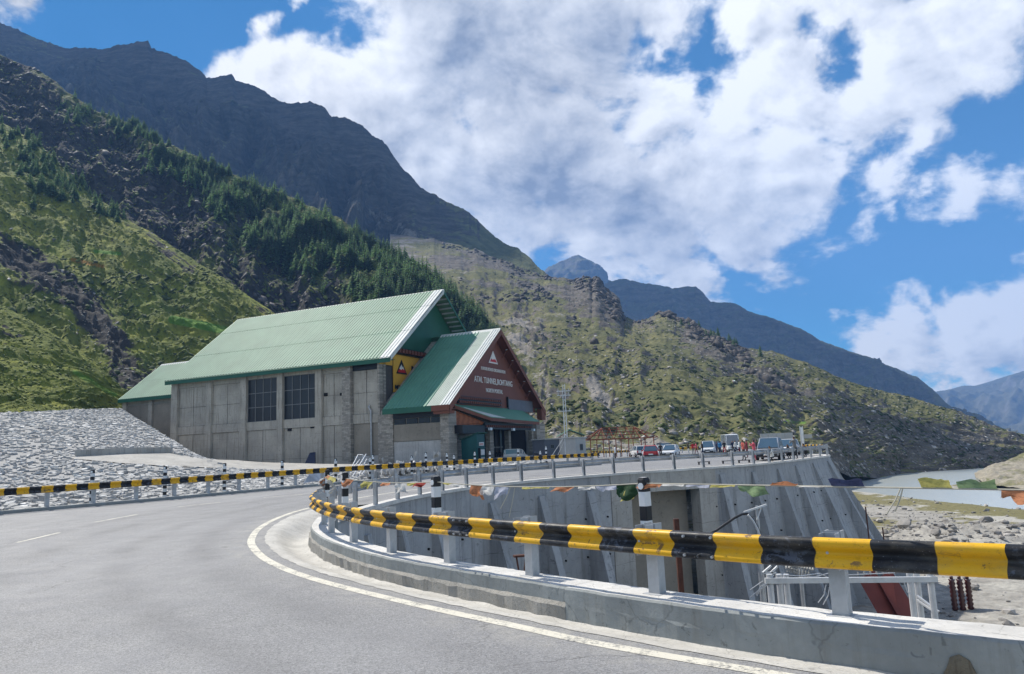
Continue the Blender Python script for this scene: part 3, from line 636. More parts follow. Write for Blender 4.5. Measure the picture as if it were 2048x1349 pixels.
# ------------------------------------------------------------------ valley floor and river
FLOOR = -10.8
gx, gy = np.meshgrid(np.linspace(-12, 210, 330), np.linspace(2, 330, 420))
gp = np.stack([gx, gy, np.zeros_like(gx)], -1)
hz = FLOOR+.35*fbm(gp*.05, 4)+.16*fbm(gp*.4, 4)
heap = np.exp(-((gx-52)/10.)**2-((gy-88)/9.)**2)*2.2+np.exp(-((gx-70)/11.)**2-((gy-84)/7.)**2)*1.9+np.exp(-((gx-43)/6.)**2-((gy-74)/8.)**2)*.8
hz += heap*(.7+.9*fbm(gp*.12, 4)+.4*ridged(gp*.4, 3))
rivd = np.minimum(gx-(85.5+3.5*np.sin(gy*.03)-.00016*(gy-130)**2*.6), 1e9)
hz -= sstep(rivd, -3, 4)*1.1
hz += np.exp(-((gx-112)/9.)**2-((gy-186)/7.)**2)*1.25           # a shingle bar in the stream
gp[..., 2] = hz
rock = .62+.5*fbm(gp*.03+7, 3)+.3*heap
grass = np.exp(-((gx-(75.5+.0*gy))/6.5)**2)*sstep(gy, 60, 90)
rock = rock-1.25*grass*(.6+.9*fbm(gp*.07, 4)); scr = .42+.35*fbm(gp*.02+3, 3)-.5*grass+.5*np.exp(-((gx-58-.12*gy)/5.)**2)
grid_mesh('river_flat', gp, M['valley'], dict(rock=rock, scree=scr, field=np.zeros_like(rock), ochre=np.zeros_like(rock)), kind='structure')
wt_ = MB(); wt_.add([(70, 40, FLOOR-.45), (330, 40, FLOOR-.45), (330, 330, FLOOR-.45), (70, 330, FLOOR-.45)], [(0, 1, 2, 3)])
wt_.build('river', M['water'], kind='structure')

# ------------------------------------------------------------------ road
def zr(x, y):
    x = np.asarray(x, float); y = np.asarray(y, float)
    z = np.interp(y, [14, 50, 75, 110], [0, .35, .45, .42])
    return z+.7*sstep(y, 78, 115)*sstep(-x, -14, -4)
def zrf(x, y): return float(zr(x, y))
def smooth_line(pts, step):
    """Catmull-Rom through points, resampled evenly"""
    p = [Vector((*q[:2], 0)) for q in pts]; out = []
    for i in range(len(p)-1):
        a, b, c, d = p[max(i-1, 0)], p[i], p[i+1], p[min(i+2, len(p)-1)]
        for k in range(24):
            t = k/24; out.append(.5*((2*b)+(c-a)*t+(2*a-5*b+4*c-d)*t*t+(3*b-a-3*c+d)*t**3))
    out.append(p[-1]); cum = [0.]
    for u, v in zip(out[:-1], out[1:]): cum.append(cum[-1]+(v-u).length)
    n = max(2, int(cum[-1]/step)+1); s = np.linspace(0, cum[-1], n); A = np.array([(v.x, v.y) for v in out])
    return np.stack([np.interp(s, cum, A[:, 0]), np.interp(s, cum, A[:, 1])], -1), s
def perp(L):
    d = np.gradient(L, axis=0); d /= np.linalg.norm(d, axis=1)[:, None]; return np.stack([-d[:, 1], d[:, 0]], -1)   # left of travel
FP0 = [(13.5, -3.0), (8.7, 2.3), (6.2, 4.35), (4.16, 6.0), (2.37, 7.4), (.84, 8.95), (-.80, 10.85), (-2.28, 12.7), (-3.38, 14.5), (-4.3, 16.3), (-5.1, 18.5), (-5.6, 21.)]
WALL0 = [(-5.6, 21.), (-5.75, 24.), (-5.5, 28.), (-4.6, 33.), (-2.3, 38.7), (1.7, 43.6), (7.2, 47.6), (12., 49.9), (16.2, 52.5), (20.0, 56.5), (22.8, 60.0), (25.3, 63.4), (27.5, 66.4), (28.6, 69.5), (28.9, 75.)]
FP, FS = smooth_line(FP0, .16); WL, WS = smooth_line(WALL0, .3)
RL0 = [(-34, 14), (-28.4, 24), (-22.7, 33.2), (-18.2, 39.), (-13.2, 46.6), (-5.6, 55.2), (3., 63.4), (7.4, 68.2)]
RL, RS = smooth_line(RL0, .4)
outer = [(33, 92), (41, 120), (46, 152), (2, 152), (-4, 118), (-1.5, 103)]+[tuple(p) for p in RL[::-1]]+[(-44, 0), (-40, -14), (16, -14)]
EL0 = [(11.2, -3.2), (6.6, 2.2), (4.7, 4.3), (2.84, 6.15), (.93, 7.85), (-.1, 8.95), (-1.6, 10.6), (-3.55, 13.), (-5.1, 15.4), (-6.26, 17.8), (-6.95, 19.7), (-7.65, 22.4), (-8.1, 25.7), (-8.1, 29.1), (-7.2, 34.), (-4.9, 39.6), (-.6, 45.2), (5.6, 49.6), (11, 52.2), (15, 54.8), (19.2, 58.4), (23, 62.6)]
EL, ES = smooth_line(EL0, .25)
GI, GS = smooth_line(EL0[:14], .2)
allw = np.concatenate([FP, WL[1:60]]); GUT = []
for i, p in enumerate(GI):
    w = allw[np.argmin(((allw-p)**2).sum(1))]; d = w-p; L = np.linalg.norm(d); u = d/L; a = min(.38, L*.45)
    if L > .3: GUT.append((p+u*a, u, L-a, GS[i]))
inner = [tuple(g[0]) for g in GUT[::2]]+[tuple(p) for p in WL[1::2] if p[1] > 30]
ring = [Vector(p) for p in inner+outer]
def inside(p, poly):
    x, y = p; c = False; j = len(poly)-1
    for i in range(len(poly)):
        xi, yi = poly[i][0], poly[i][1]; xj, yj = poly[j][0], poly[j][1]
        if (yi > y) != (yj > y) and x < (xj-xi)*(y-yi)/(yj-yi)+xi: c = not c
        j = i
    return c
extra = [Vector((x, y)) for y in (8, 14, 20, 26, 32, 38, 44, 50, 56, 62, 68, 75, 80, 86, 92, 98, 104, 110, 116, 124, 135) for x in range(-34, 44, 5) if inside((x, y), ring)]
extra = [e for e in extra if not (-14 < e.x < 12 and 2 < e.y < 34)]+[Vector((x+.3*(k % 2), y)) for k, y in enumerate(np.arange(2.5, 34, 1.)) for x in np.arange(-14, 12, 1.) if inside((x, y), ring)]
n0 = len(ring)
dv_, de_, df_, *_r = delaunay_2d_cdt(ring+extra, [(i, (i+1) % n0) for i in range(n0)], [], 1, 1e-4)
rd = MB(); rd.add([(v.x, v.y, zrf(v.x, v.y)) for v in dv_], df_)
rd.a = [float(min(12., np.sqrt(((EL-np.array([v.x, v.y]))**2).sum(1).min()))) for v in dv_]; rdo = rd.build('road', M['asphalt'], kind='structure', smooth=True, attr='edge')
if sum(p.normal.z for p in rdo.data.polygons) < 0: rdo.data.flip_normals()
def strip(L, a, b, dz, zf=zrf):
    """a ribbon between two sideways offsets of a line"""
    N = perp(L); A = L+N*a; B = L+N*b
    vs = []; 
    for p, q in zip(A, B): vs += [(p[0], p[1], zf(*p)+dz), (q[0], q[1], zf(*q)+dz)]
    return vs, [(2*i, 2*i+2, 2*i+3, 2*i+1) for i in range(len(L)-1)]
mk = MB(); mk.add(*strip(EL, -.09, .09, .004)); mk.build('edge_line', M['line'], kind='structure')
for (a, b) in (((33, 1086), (118, 1066)), ((190, 1045), (274, 1029.5)), ((355, 1014.5), (441, 1005)), ((527, 996), (606, 989)), ((690, 978), (760, 971))):
    def hit(p):
        z = 0.
        for _ in range(5): q = PZ(p[0], p[1], z); z = zrf(q.x, q.y)
        return q
    p, q = hit(a), hit(b); d = (q-p).normalized(); s = Vector((-d.y, d.x, 0))*.065
    mk = MB(); vs = []
    for t in np.linspace(0, 1, 6):
        c = p.lerp(q, t); z = zrf(c.x, c.y)+.004; vs += [(c.x-s.x, c.y-s.y, z), (c.x+s.x, c.y+s.y, z)]
    mk.add(vs, [(2*i, 2*i+2, 2*i+3, 2*i+1) for i in range(5)]); mk.build('centre_line_dash', M['line'], kind='structure')
mk = MB(); mk.add(*strip(RL, -.95, -.83, .004)); mk.build('outer_edge_line', M['line'], kind='structure')
mk = MB()
vs = []; N = perp(RL)
for p, n in zip(RL, N):
    z = zrf(*p)
    vs.append([Vector((p[0]+n[0]*o, p[1]+n[1]*o, z+h)) for o, h in ((-.32, -.2), (-.32, .12), (-.30, .15), (.12, .15), (.12, -.4))])
mk.loft(vs); mk.build('road_kerb', M['parapet'], kind='structure')
# dished gutter between the road edge and the parapet
gt = MB(); rings = []
for p, u, wdt, gs in GUT:
    dep = min(.30, max(0, (wdt-.25)*.24)); r = []
    for k in range(12):
        f = k/11; q = p+u*((wdt+.03)*f-(.05+.02*math.sin(gs*7.3+math.sin(gs*3.1)*2) if k == 0 else 0))
        z = zrf(*q)+(.006 if k == 0 else .004)-dep*(sstep(np.array(f), .12, .62)-.45*sstep(np.array(f), .7, 1.))+.014*mnoise.noise(Vector((q[0]*3, q[1]*3, 0)))*(k > 0)
        r.append(Vector((q[0], q[1], float(z))))
    rings.append(r)
gt.loft(rings, closed=False); gt.build('roadside_gutter', M['gutter'], kind='structure', smooth=True)

# ------------------------------------------------------------------ stone pitched slope left of the road, its stones
KA = np.array([(-34.5, 14.5, 0.), (-23.2, 33.6, .18), (-18.7, 39.4, .25), (-15.6, 44., .3), (-15.1, 44.8, .31), (-14.4, 45.9, .32), (-13.6, 47.0, .33), (-9.8, 51.5, .38), (-6, 55.7, .4), (-1, 60.4, .42), (7., 68.6, .45)])
KB = np.array([PD(-420, 860, 62), PD(-10, 828, 97), PD(150, 820, 119), PD(240, 817, 141.5), PD(258, 846, 140), PD(295, 874, 137.8), PD(343, 908, 129.6), PD(500, 929, 124), PD(690, 934, 114), PD(880, 925, 105.5), (-1, 104., .9)])
nu, nv = 140, 60; kk = np.linspace(0, len(KA)-1, nu)
ka = np.stack([np.interp(kk, range(len(KA)), KA[:, i]) for i in range(3)], -1); kb = np.stack([np.interp(kk, range(len(KB)), KB[:, i]) for i in range(3)], -1)
v = np.linspace(0, 1, nv)[:, None, None]
SG = ka[None]*(1-v)+kb[None]*v; SG[..., 2] += .12*fbm(SG*.25, 3)-.1*(v[..., 0]*(1-v[..., 0]))
slope = grid_mesh('stone_pitching', SG, M['bed'], None, kind='structure')
sb = BVHTree.FromPolygons([tuple(q) for q in SG.reshape(-1, 3)], [(i*nu+j, i*nu+j+1, (i+1)*nu+j+1, (i+1)*nu+j) for i in range(nv-1) for j in range(nu-1)])
def slope_hit(px, py):
    r = Vector(rayn(px, py)).normalized(); h = sb.ray_cast(Vector((0, 0, CAM_H)), r)
    return h[0]
def apron_y(px):  # pixel band of the pale concrete apron: upper, lower edge
    return np.interp(px, [140, 250, 338, 400, 520, 640, 760], [916, 910, 908, 922, 931, 935, 936]), np.interp(px, [140, 250, 338, 450, 560, 640, 760], [919, 929, 934, 939, 941, 942, 942])
def slab_verts(L, W, T, rg):
    n = rg.integers(5, 8); a = np.sort(rg.uniform(0, 2*np.pi, n)); a = np.linspace(0, 2*np.pi, n, endpoint=False)+rg.uniform(-.3, .3, n)
    r = rg.uniform(.75, 1.1, n); x = np.cos(a)*r*L/2; y = np.sin(a)*r*W/2
    top = [(x[i]*.92, y[i]*.92, T/2+rg.uniform(-.2, .2)*T) for i in range(n)]; bot = [(x[i], y[i], -T/2) for i in range(n)]
    return bot+top, [tuple(range(n, 2*n))]+[(i, (i+1) % n, n+(i+1) % n, n+i) for i in range(n)]
SN = normals(SG)
tot = 25000; uu = RNG.uniform(0, 1, tot)**.9; vv = RNG.uniform(0.004, 1, tot)**1.35
cand = []
for a, b_ in zip(uu, vv):
    j = min(nu-2, int(a*(nu-1))); i = min(nv-2, int(b_*(nv-1))); fa = a*(nu-1)-j; fb = b_*(nv-1)-i
    p = SG[i, j]*(1-fa)*(1-fb)+SG[i, j+1]*fa*(1-fb)+SG[i+1, j]*(1-fa)*fb+SG[i+1, j+1]*fa*fb
    if p[1] < 20: continue
    x, y = topx(p[None]); x, y = x[0], y[0]
    if x < -160 or x > 1090: continue
    u, l = apron_y(x)
    if 140 < x < 770 and u-1 < y < l: continue
    if x > 640 and RNG.uniform() < .55: continue
    cand.append((p[1]+(0 if -20 < x < 1000 and y < 1010 else 50), p, SN[i, j]))
cand.sort(key=lambda c: c[0])
protos = []
for k in range(16):
    L = RNG.uniform(.38, .85); W = L*RNG.uniform(.42, .75); mb = MB(); mb.add(*slab_verts(L, W, RNG.uniform(.10, .2), RNG)); protos.append(mb.mesh('stone', M['pitch']))
rest = MB()
for k, (d, p, n) in enumerate(cand):
    Rz = Matrix.Rotation(RNG.normal(.25, .7), 3, 'Z'); q = Vector(n)+Vector((RNG.normal(0, .11), RNG.normal(0, .11), 0)); R = q.to_track_quat('Z', 'Y').to_matrix() @ Rz
    if k < 300:
        o = bpy.data.objects.new('stone', protos[k % 16]); COL.objects.link(o); o.parent = slope
        o.matrix_local = Matrix.Translation(Vector(p)+Vector(n)*.05) @ R.to_4x4() @ Matrix.Scale(RNG.uniform(.7, 1.1), 4)
    else:
        L = RNG.uniform(.3, .7)*(1 if d < 70 else 1.25); vs, fs = slab_verts(L, L*RNG.uniform(.4, .75), RNG.uniform(.06, .13), RNG)
        rest.add([R @ Vector(w)+Vector(p)+Vector(n)*.05 for w in vs], fs)
rest.build('loose_stones', M['pitch'], slope, kind='stuff')
ap = MB(); xs = np.linspace(141, 760, 60); up_, lo_ = apron_y(xs); vs = []
for x, a, b_ in zip(xs, up_, lo_):
    for y in np.linspace(a, b_, 7):
        h = slope_hit(x, y) or P(x, y, 120); vs.append((h.x, h.y, h.z+.07+.40*sstep(np.array(x), 350, 500)*max(0, 1-(y-a)/(b_-a)*1.3)**1.5))
ap.add(vs, [(i*7+j, i*7+j+1, i*7+j+8, i*7+j+7) for i in range(59) for j in range(6)]); ap.build('concrete_apron', M['wall_bare'], kind='structure')
lw = MB(); rings = []
for x in np.linspace(150, 341, 24):
    h = slope_hit(x, apron_y(x)[0]-.3); rings.append([Vector((h.x, h.y, h.z+z)) + o for z, o in ((-.4, Vector()), (.55, Vector()), (.55, Vector((-.05, .5, 0))), (-.4, Vector((-.05, .5, 0))))])
lw.loft(rings); lw.build('apron_retaining_wall', M['wall_bare'], label='low grey concrete wall at the back of the pale apron beside the hall', cat='wall')

# ------------------------------------------------------------------ near parapet and the far retaining wall
def vnoise(x, y, z, s): return mnoise.noise(Vector((x*s, y*s, z*s)))
pw = empty('roadside_parapet', (FP[30][0], FP[30][1], 0), label='low grey concrete parapet curving round the hairpin under the near guardrail', cat='parapet')
FN = -perp(FP)                       # towards the pit (right of travel: travel runs from the camera's right to the nose)
cuts = [0]; jl = [18.0, 20.3, 22.8, 25.6]
for s in jl: cuts.append(int(np.argmin(abs(FS-s))))
cuts.append(len(FP)-1); cuts = sorted(set(c for c in cuts if 0 <= c <= len(FP)-1))
for a, b_ in zip(cuts[:-1], cuts[1:]):
    mb = MB(); rings = []
    idx = list(range(a, b_+1)); step_out = .035 if FS[a] < 17.8 else 0.
    for ii, i in enumerate(idx):
        p, n = FP[i], FN[i]; z0 = zrf(*p); e = .0025 if ii == 0 else (-.0025 if ii == len(idx)-1 else 0)
        t = (FP[min(i+1, len(FP)-1)]-FP[max(i-1, 0)]); t = t/np.linalg.norm(t)
        def pt(o, z, w=.012, s=3.):
            q = p+n*o+t*e; k = w*vnoise(q[0], q[1], z, s)+w*.6*vnoise(q[0], q[1], z, s*4); return Vector((q[0]+n[0]*k, q[1]+n[1]*k, z+z0+.7*w*vnoise(q[0]+5, q[1], z, s*1.7)))
        low = -step_out if step_out else -.02; rough = .045 if step_out == 0 else .012
        rings.append([pt(low, -.34), pt(low-(.015 if not step_out else 0), -.1, rough, 5), pt(low-(.02 if not step_out else 0), .13, rough, 5), pt(-step_out, .17), pt(-step_out, .325), pt(.025-step_out, .35), pt(.30, .355), pt(.52, .345), pt(.55, .32), pt(.56, -1.2), pt(.56, FLOOR-1)])
    K = len(rings[0]); nr = len(rings)
    base = len(mb.v); mb.add([v for r in rings for v in r], [])
    for i in range(nr-1):
        for k in range(K):
            mb.f.append((i*K+k, i*K+(k+1) % K, (i+1)*K+(k+1) % K, (i+1)*K+k)); mb.m.append(1 if k in (5, 6, 7) else (2 if k in (0, 1, 2) and not step_out else 0))
    mb.f += [tuple(range(K-1, -1, -1)), tuple(range((nr-1)*K, nr*K))]; mb.m += [0, 0]
    mb.build('parapet_block', [M['parapet'], M['parapet_top'], M['parapet_rough']], pw, org=pw.location, smooth=False)

i = min(((abs(float(topx(np.array([[p[0], p[1], .12]]))[0][0])-1905), i) for i, p in enumerate(FP) if p[1] > 3.5), key=lambda q: q[0])[1]
mb = MB(); t_ = (FP[i+1]-FP[i-1]); t_ /= np.linalg.norm(t_); c_ = FP[i]-FN[i]*.049
pts = [Vector((c_[0]+t_[0]*x, c_[1]+t_[1]*x, z)) for x, z in ((-.10, -.06), (-.13, .05), (-.09, .16), (-.02, .20), (.05, .17), (.08, .09), (.12, .02), (.09, -.07))]
mb.prism(pts, (FN[i][0]*.03, FN[i][1]*.03, 0)); mb.build('spalled_patch', concrete('spalled_concrete', (.21, .185, .14), (.09, .075, .06), .8, 6., crack=.3, bs=1.5), pw, org=pw.location)
rw = empty('retaining_wall', (12, 50, FLOOR), label='tall buttressed grey retaining wall holding up the far road and car park', cat='retaining wall')
WN = -perp(WL)                       # towards the pit
def wz(p): return zrf(*p)
BAT = .10
def wall_pt(s, z, out=0.):
    i = float(np.interp(s, WS, range(len(WS)))); j = min(int(i), len(WS)-2); f = i-j
    p = WL[j]*(1-f)+WL[j+1]*f; n = WN[j]*(1-f)+WN[j+1]*f; zt = zrf(*p)
    return Vector((p[0]+n[0]*out, p[1]+n[1]*out, z if z < zt else zt))
def top_at(s): 
    p = wall_pt(s, 99); return p.z
S_OP = [None, None]
# arc positions of the culvert opening from the photograph's edges
def s_of_px(px):
    best = min(((abs(float(topx(np.array([[p[0], p[1], zrf(*p)]]))[0][0])-px), s) for p, s in zip(WL, WS)), key=lambda q: q[0]); return best[1]
so0, so1 = s_of_px(1262), s_of_px(1392); zop = -.95
smax = WS[-1]
def panel(s0, s1, z0, z1, name='wall_panel', mat=M['wall'], inset=0., th=.5):
    n = max(2, int((s1-s0)/.5)+1); mb = MB(); rings = []
    for s in np.linspace(s0, s1, n):
        zt = top_at(s); a = z1 if z1 is not None else zt-.10
        e = .45 if s > s_of.end else 0
        o0, o1 = -inset+BATF(s)*(a-zt)*-1, -inset+BATF(s)*(zt-z0)
        rings.append([wall_pt(s, z0, o1), wall_pt(s, a, -inset+BATF(s)*(zt-a)), wall_pt(s, a, -inset-th), wall_pt(s, z0, -inset-th)])
    mb.loft(rings); return mb.build(name, mat, rw, org=rw.location)
class s_of: end = s_of_px(1560)
def BATF(s): return float(np.interp(s, [so1+6, smax-6], [0.0, .40]))
bays = [0.05, 4, 8, 12]+list(np.linspace(15.5, so0-1.6, 4))
edges = sorted(bays)
for a, b_ in zip(edges[:-1], edges[1:]): panel(a+.006, b_-.006, FLOOR-1, None, th=.08 if a < 12 else .5)
panel(so0-1.6, so0, FLOOR-1, None, 'opening_jamb', M['wall_bare'], -.06, .9)
panel(so1, so1+1.5, FLOOR-1, None, 'opening_jamb', M['wall_bare'], -.06, .9)
panel(so0+.01, so1-.01, zop, None, 'lintel', M['wall_bare'], -.06, .9)
panel(so0, so1, FLOOR-1, zop, 'recess_wall', M['render'], 1.3, .4)
ed2 = list(np.linspace(so1+1.5, smax-.2, 9))
for a, b_ in zip(ed2[:-1], ed2[1:]): panel(a+.006, b_-.006, FLOOR-1, None)
# coping that carries the far guardrail
cp = MB(); rings = []
for s in np.arange(3.4, smax, .4):
    z = top_at(s); rings.append([wall_pt(s, 99, .10)+Vector((0, 0, -.09)), wall_pt(s, 99, .10)+Vector((0, 0, .05)), wall_pt(s, 99, -.42)+Vector((0, 0, .05)), wall_pt(s, 99, -.42)+Vector((0, 0, -.09))])
cp.loft(rings); cp.build('coping', M['parapet_top'], rw, org=rw.location)
def buttress(s, top_drop, th, foot, mat=M['wall'], name='buttress', z0=FLOOR-1):
    zt = top_at(s)-top_drop; mb = MB(); b0 = BATF(s)
    f = lambda ds, z, o: wall_pt(s+ds, z, o)
    a = [f(-th/2, zt, b0*top_drop-.05), f(-th/2, zt, b0*top_drop+.12), f(-th/2, z0, b0*(top_at(s)-z0)+foot), f(-th/2, z0, -.05)]
    b = [f(th/2, zt, b0*top_drop-.05), f(th/2, zt, b0*top_drop+.12), f(th/2, z0, b0*(top_at(s)-z0)+foot), f(th/2, z0, -.05)]
    mb.loft([a, b]); return mb.build(name, mat, rw, org=rw.location)
for s in (6.5, 10.5, 14.2): buttress(s, .9, .5, 2.6)
for px in (985, 1078, 1178): buttress(s_of_px(px), .9, .55, 3.4)
for px in (1445, 1505, 1552): buttress(s_of_px(px), .5, .5, 2.6)
for s in np.linspace(s_of_px(1588), smax-1.2, 5): buttress(s, .4, .5, 1.6)
for s_w in np.arange(3., smax-1.5, 1.75):
    if so0-.4 < s_w < so1+.4: continue
    for z_w in (-2.2, -4.4, -6.6):
        if RNG.uniform() < .3: continue
        o0 = BATF(s_w)*(top_at(s_w)-z_w); mb = MB(); mb.tube([wall_pt(s_w, z_w, o0-.05), wall_pt(s_w, z_w-.02, o0+.09)], .055, 7); mb.build('weep_pipe', M['dark'], rw, org=rw.location)
# weep pipes
for px, py in ((1178, 1040), (1420, 1010), (1455, 985), (1300, 1005)):
    pass
# oxide red cladding at the wall's foot
for (px0, px1) in ((1742, 1778), (1780, 1812)):
    mb = MB(); a, b_, c, d = P(px0-26, 1158, 50), P(px1-30, 1140, 50.6), P(px1+26, 1232, 49.), P(px0+18, 1236, 48.4)
    mb.prism([a, b_, c, d], (.3, .6, -.1)); mb.build('red_facing_slab', M['slab'], rw, org=rw.location, label='oxide red facing slab at the foot of the wall')

# ------------------------------------------------------------------ guardrails
def wprof(n_out):     # W-beam section: (out, height)
    pr = [(.022, .158), (.062, .150), (.083, .128), (.084, .098), (.070, .070), (.034, .034), (.014, .014), (.012, 0)]
    return pr+[(o, -h) for o, h in pr[-2::-1]]
PR = wprof(1)
def beam(name, L, side, zc, parent, mats, phase=0., s0=0., seg=None, hs=1.):
    """W-beam along the line L; side is the sideways direction (per point) of the traffic face"""
    ds = np.concatenate([[0], np.cumsum(np.linalg.norm(np.diff(L, axis=0), axis=1))])
    K = len(PR); out = []
    bounds = [0]; 
    if seg:
        k = seg
        while k < ds[-1]-1.: bounds.append(int(np.argmin(abs(ds-k)))); k += seg
    bounds.append(len(L)-1)
    for bi, (a, b_) in enumerate(zip(bounds[:-1], bounds[1:])):
        mb = MB(); vs = []; al = []; ext = 1 if b_ < len(L)-1 else 0; lift = .004*(bi % 2)
        rng_ = range(a, b_+1)
        for i in rng_:
            p, n = L[i], side[i]; z = zc(p)
            for lay in (0, 1):
                for o, h in PR:
                    q = o+(0 if lay == 0 else -.005)+lift; vs.append((p[0]+n[0]*q, p[1]+n[1]*q, z+hs*h*(1 if lay == 0 else .985))); al.append(s0+ds[i]+phase)
        R = len(list(rng_)); mb.v = vs; mb.a = al
        for i in range(R-1):
            for k in range(K-1):
                A0, B0 = i*2*K+k, (i+1)*2*K+k
                mb.f.append((A0, A0+1, B0+1, B0)); mb.m.append(0)
                mb.f.append((A0+K, B0+K, B0+K+1, A0+K+1)); mb.m.append(1)
        o = mb.build(name, mats, parent, org=parent.location, attr='along', smooth=True); out.append(o)
    return out
def cpost_mesh(h, w=.15, d=.11, t=.012):
    mb = MB()
    mb.box((0, 0, h/2), (w, t, h)); mb.box((-w/2+t/2, d/2+t/2, h/2), (t, d, h)); mb.box((w/2-t/2, d/2+t/2, h/2), (t, d, h)); mb.box((0, .03, .006), (w*1.5, d*1.9, .012))
    return mb.mesh('post', M['galv_post'])
def block_mesh():
    mb = MB(); t = .01; mb.box((0, 0, 0), (.15, t, .33)); mb.box((-.07, -.07, 0), (t, .13, .33)); mb.box((.07, -.07, 0), (t, .13, .33)); return mb.mesh('spacer_block', M['galv_post'])
POST, BLOCK = cpost_mesh(.78), block_mesh()
mb = MB(); mb.tube([(0, 0, 0), (0, -.03, 0)], .014, 6); BOLT = mb.mesh('bolt', M['galv'])
def put(name, me, parent, loc, rz, **kw):
    o = bpy.data.objects.new(name, me); COL.objects.link(o); o.parent = parent
    o.location = Vector(loc)-Vector(parent.location); o.rotation_euler = (0, 0, rz); return tag(o, **kw)
# near rail
gr = empty('guardrail', (FP[40][0], FP[40][1], .35), label='near yellow and black striped guardrail along the hairpin parapet', cat='guardrail')
OFF = .06
NB = FP+FN*OFF; PO = FP+FN*(.06+.20)
phase_n = .66
nb = beam('beam', NB, -FN, lambda p: zrf(*p)+.95, gr, [M['stripe'], M['galv']], phase=phase_n, seg=4., hs=.88)
def s_fp_px(px):
    return min(((abs(float(topx(np.array([[p[0], p[1], .35]]))[0][0])-px), i) for i, p in enumerate(PO) if i > 25), key=lambda q: q[0])[1]
idxs = [s_fp_px(px) for px in (2150, 1687, 1318, 1063, 890, 776, 700)]
i0 = idxs[-1]; s_ = FS[i0]
while s_ < FS[-1]-2.2: s_ += 2.05; idxs.append(int(np.argmin(abs(FS-s_))))
idxs = [int(np.argmin(abs(FS-(FS[idxs[0]]-2.1*k)))) for k in (3, 2, 1)]+idxs
for i in idxs:
    p, n = PO[i], FN[i]; rz = math.atan2(n[1], n[0])-math.pi/2
    put('post', POST, gr, (p[0], p[1], zrf(*p)+.345), rz)
    q = PO[i]-n*.045; put('spacer_block', BLOCK, gr, (q[0]-n[0]*.0, q[1]-n[1]*.0, zrf(*p)+.95), rz)
    q = PO[i]-n*.19; put('bolt', BOLT, gr, (q[0], q[1], zrf(*p)+.95), rz)
for s_j in np.arange(4., FS[-1], 4.):
    for ds_ in (-.11, -.04, .04, .11):
        i = int(np.argmin(abs(FS-s_j-ds_))); p, n = NB[i], -FN[i]
        for hz_ in (-.095, .095):
            put('bolt', BOLT, gr, (p[0]+n[0]*.088, p[1]+n[1]*.088, zrf(*p)+.95+hz_), math.atan2(FN[i][1], FN[i][0])-math.pi/2)
# rail round the far side: galvanised back towards the camera
fr_ = empty('guardrail', (WL[60][0], WL[60][1], .3), label='plain galvanised guardrail along the top of the far retaining wall', cat='guardrail')
wb = WL+WN*np.interp(WS, [0, 5], [.06, -.34])[:, None]
beam('beam', wb, -WN, lambda p: zrf(*p)+.80+.15*max(0, 1-(p[1]-21)/5), fr_, [M['stripe'], M['galv']], seg=8.)
s_ = .6; far_posts = []
POSTF = cpost_mesh(1.02, .17, .12)
while s_ < WS[-1]-.3:
    i = int(np.argmin(abs(WS-s_))); oo = np.interp(WS[i], [0, 5], [.26, -.12]); p = WL[i]+WN[i]*oo; n = WN[i]; rz = math.atan2(n[1], n[0])-math.pi/2
    put('post', POSTF, fr_, (p[0], p[1], zrf(*p)+.0), rz); q = WL[i]+WN[i]*(oo-.08)
    put('spacer_block', BLOCK, fr_, (q[0], q[1], zrf(*p)+.80), rz); far_posts.append((p, n)); s_ += 2.45
# left and outer rail
lr = empty('guardrail', (RL[50][0], RL[50][1], .2), label='long striped guardrail along the outer edge of the bend below the stone slope', cat='guardrail')
RN = -perp(RL)                      # towards the road (right of travel)
beam('beam', RL+RN*.10, RN, lambda p: zrf(*p)+.95, lr, [M['stripe'], M['galv']], phase=.3, seg=8.)
POSTL = cpost_mesh(.98, .17, .12)
s_ = 2.
while s_ < RS[-1]:
    i = int(np.argmin(abs(RS-s_))); p = RL[i]-RN[i]*.06; n = RN[i]
    put('post', POSTL, lr, (p[0], p[1], zrf(*p)+.14), math.atan2(n[1], n[0])+math.pi/2); s_ += 2.0
# rails at the back of the car park
for (a, b_, lab) in (((1183, 911.5, 104), (1262, 905.5, 116), 'short striped guardrail in front of the rusty pavilion frame'), ((1335, 899, 128), (1470, 893, 130), 'striped guardrail behind the parked cars at the foot of the hillside')):
    A_, B_ = P(*a), P(*b_); g = empty('guardrail', (A_.x, A_.y, zrf(A_.x, A_.y)), label=lab, cat='guardrail')
    n = int((B_-A_).length/.5); L = np.array([(A_.lerp(B_, t).x, A_.lerp(B_, t).y) for t in np.linspace(0, 1, n)]); nn = -perp(L)
    beam('beam', L, nn, lambda p: zrf(*p)+.82, g, [M['stripe'], M['galv']])
    for i in range(0, n, 5): put('post', POST, g, (L[i][0]-nn[i][0]*.12, L[i][1]-nn[i][1]*.12, zrf(*L[i])), math.atan2(nn[i][1], nn[i][0])+math.pi/2)
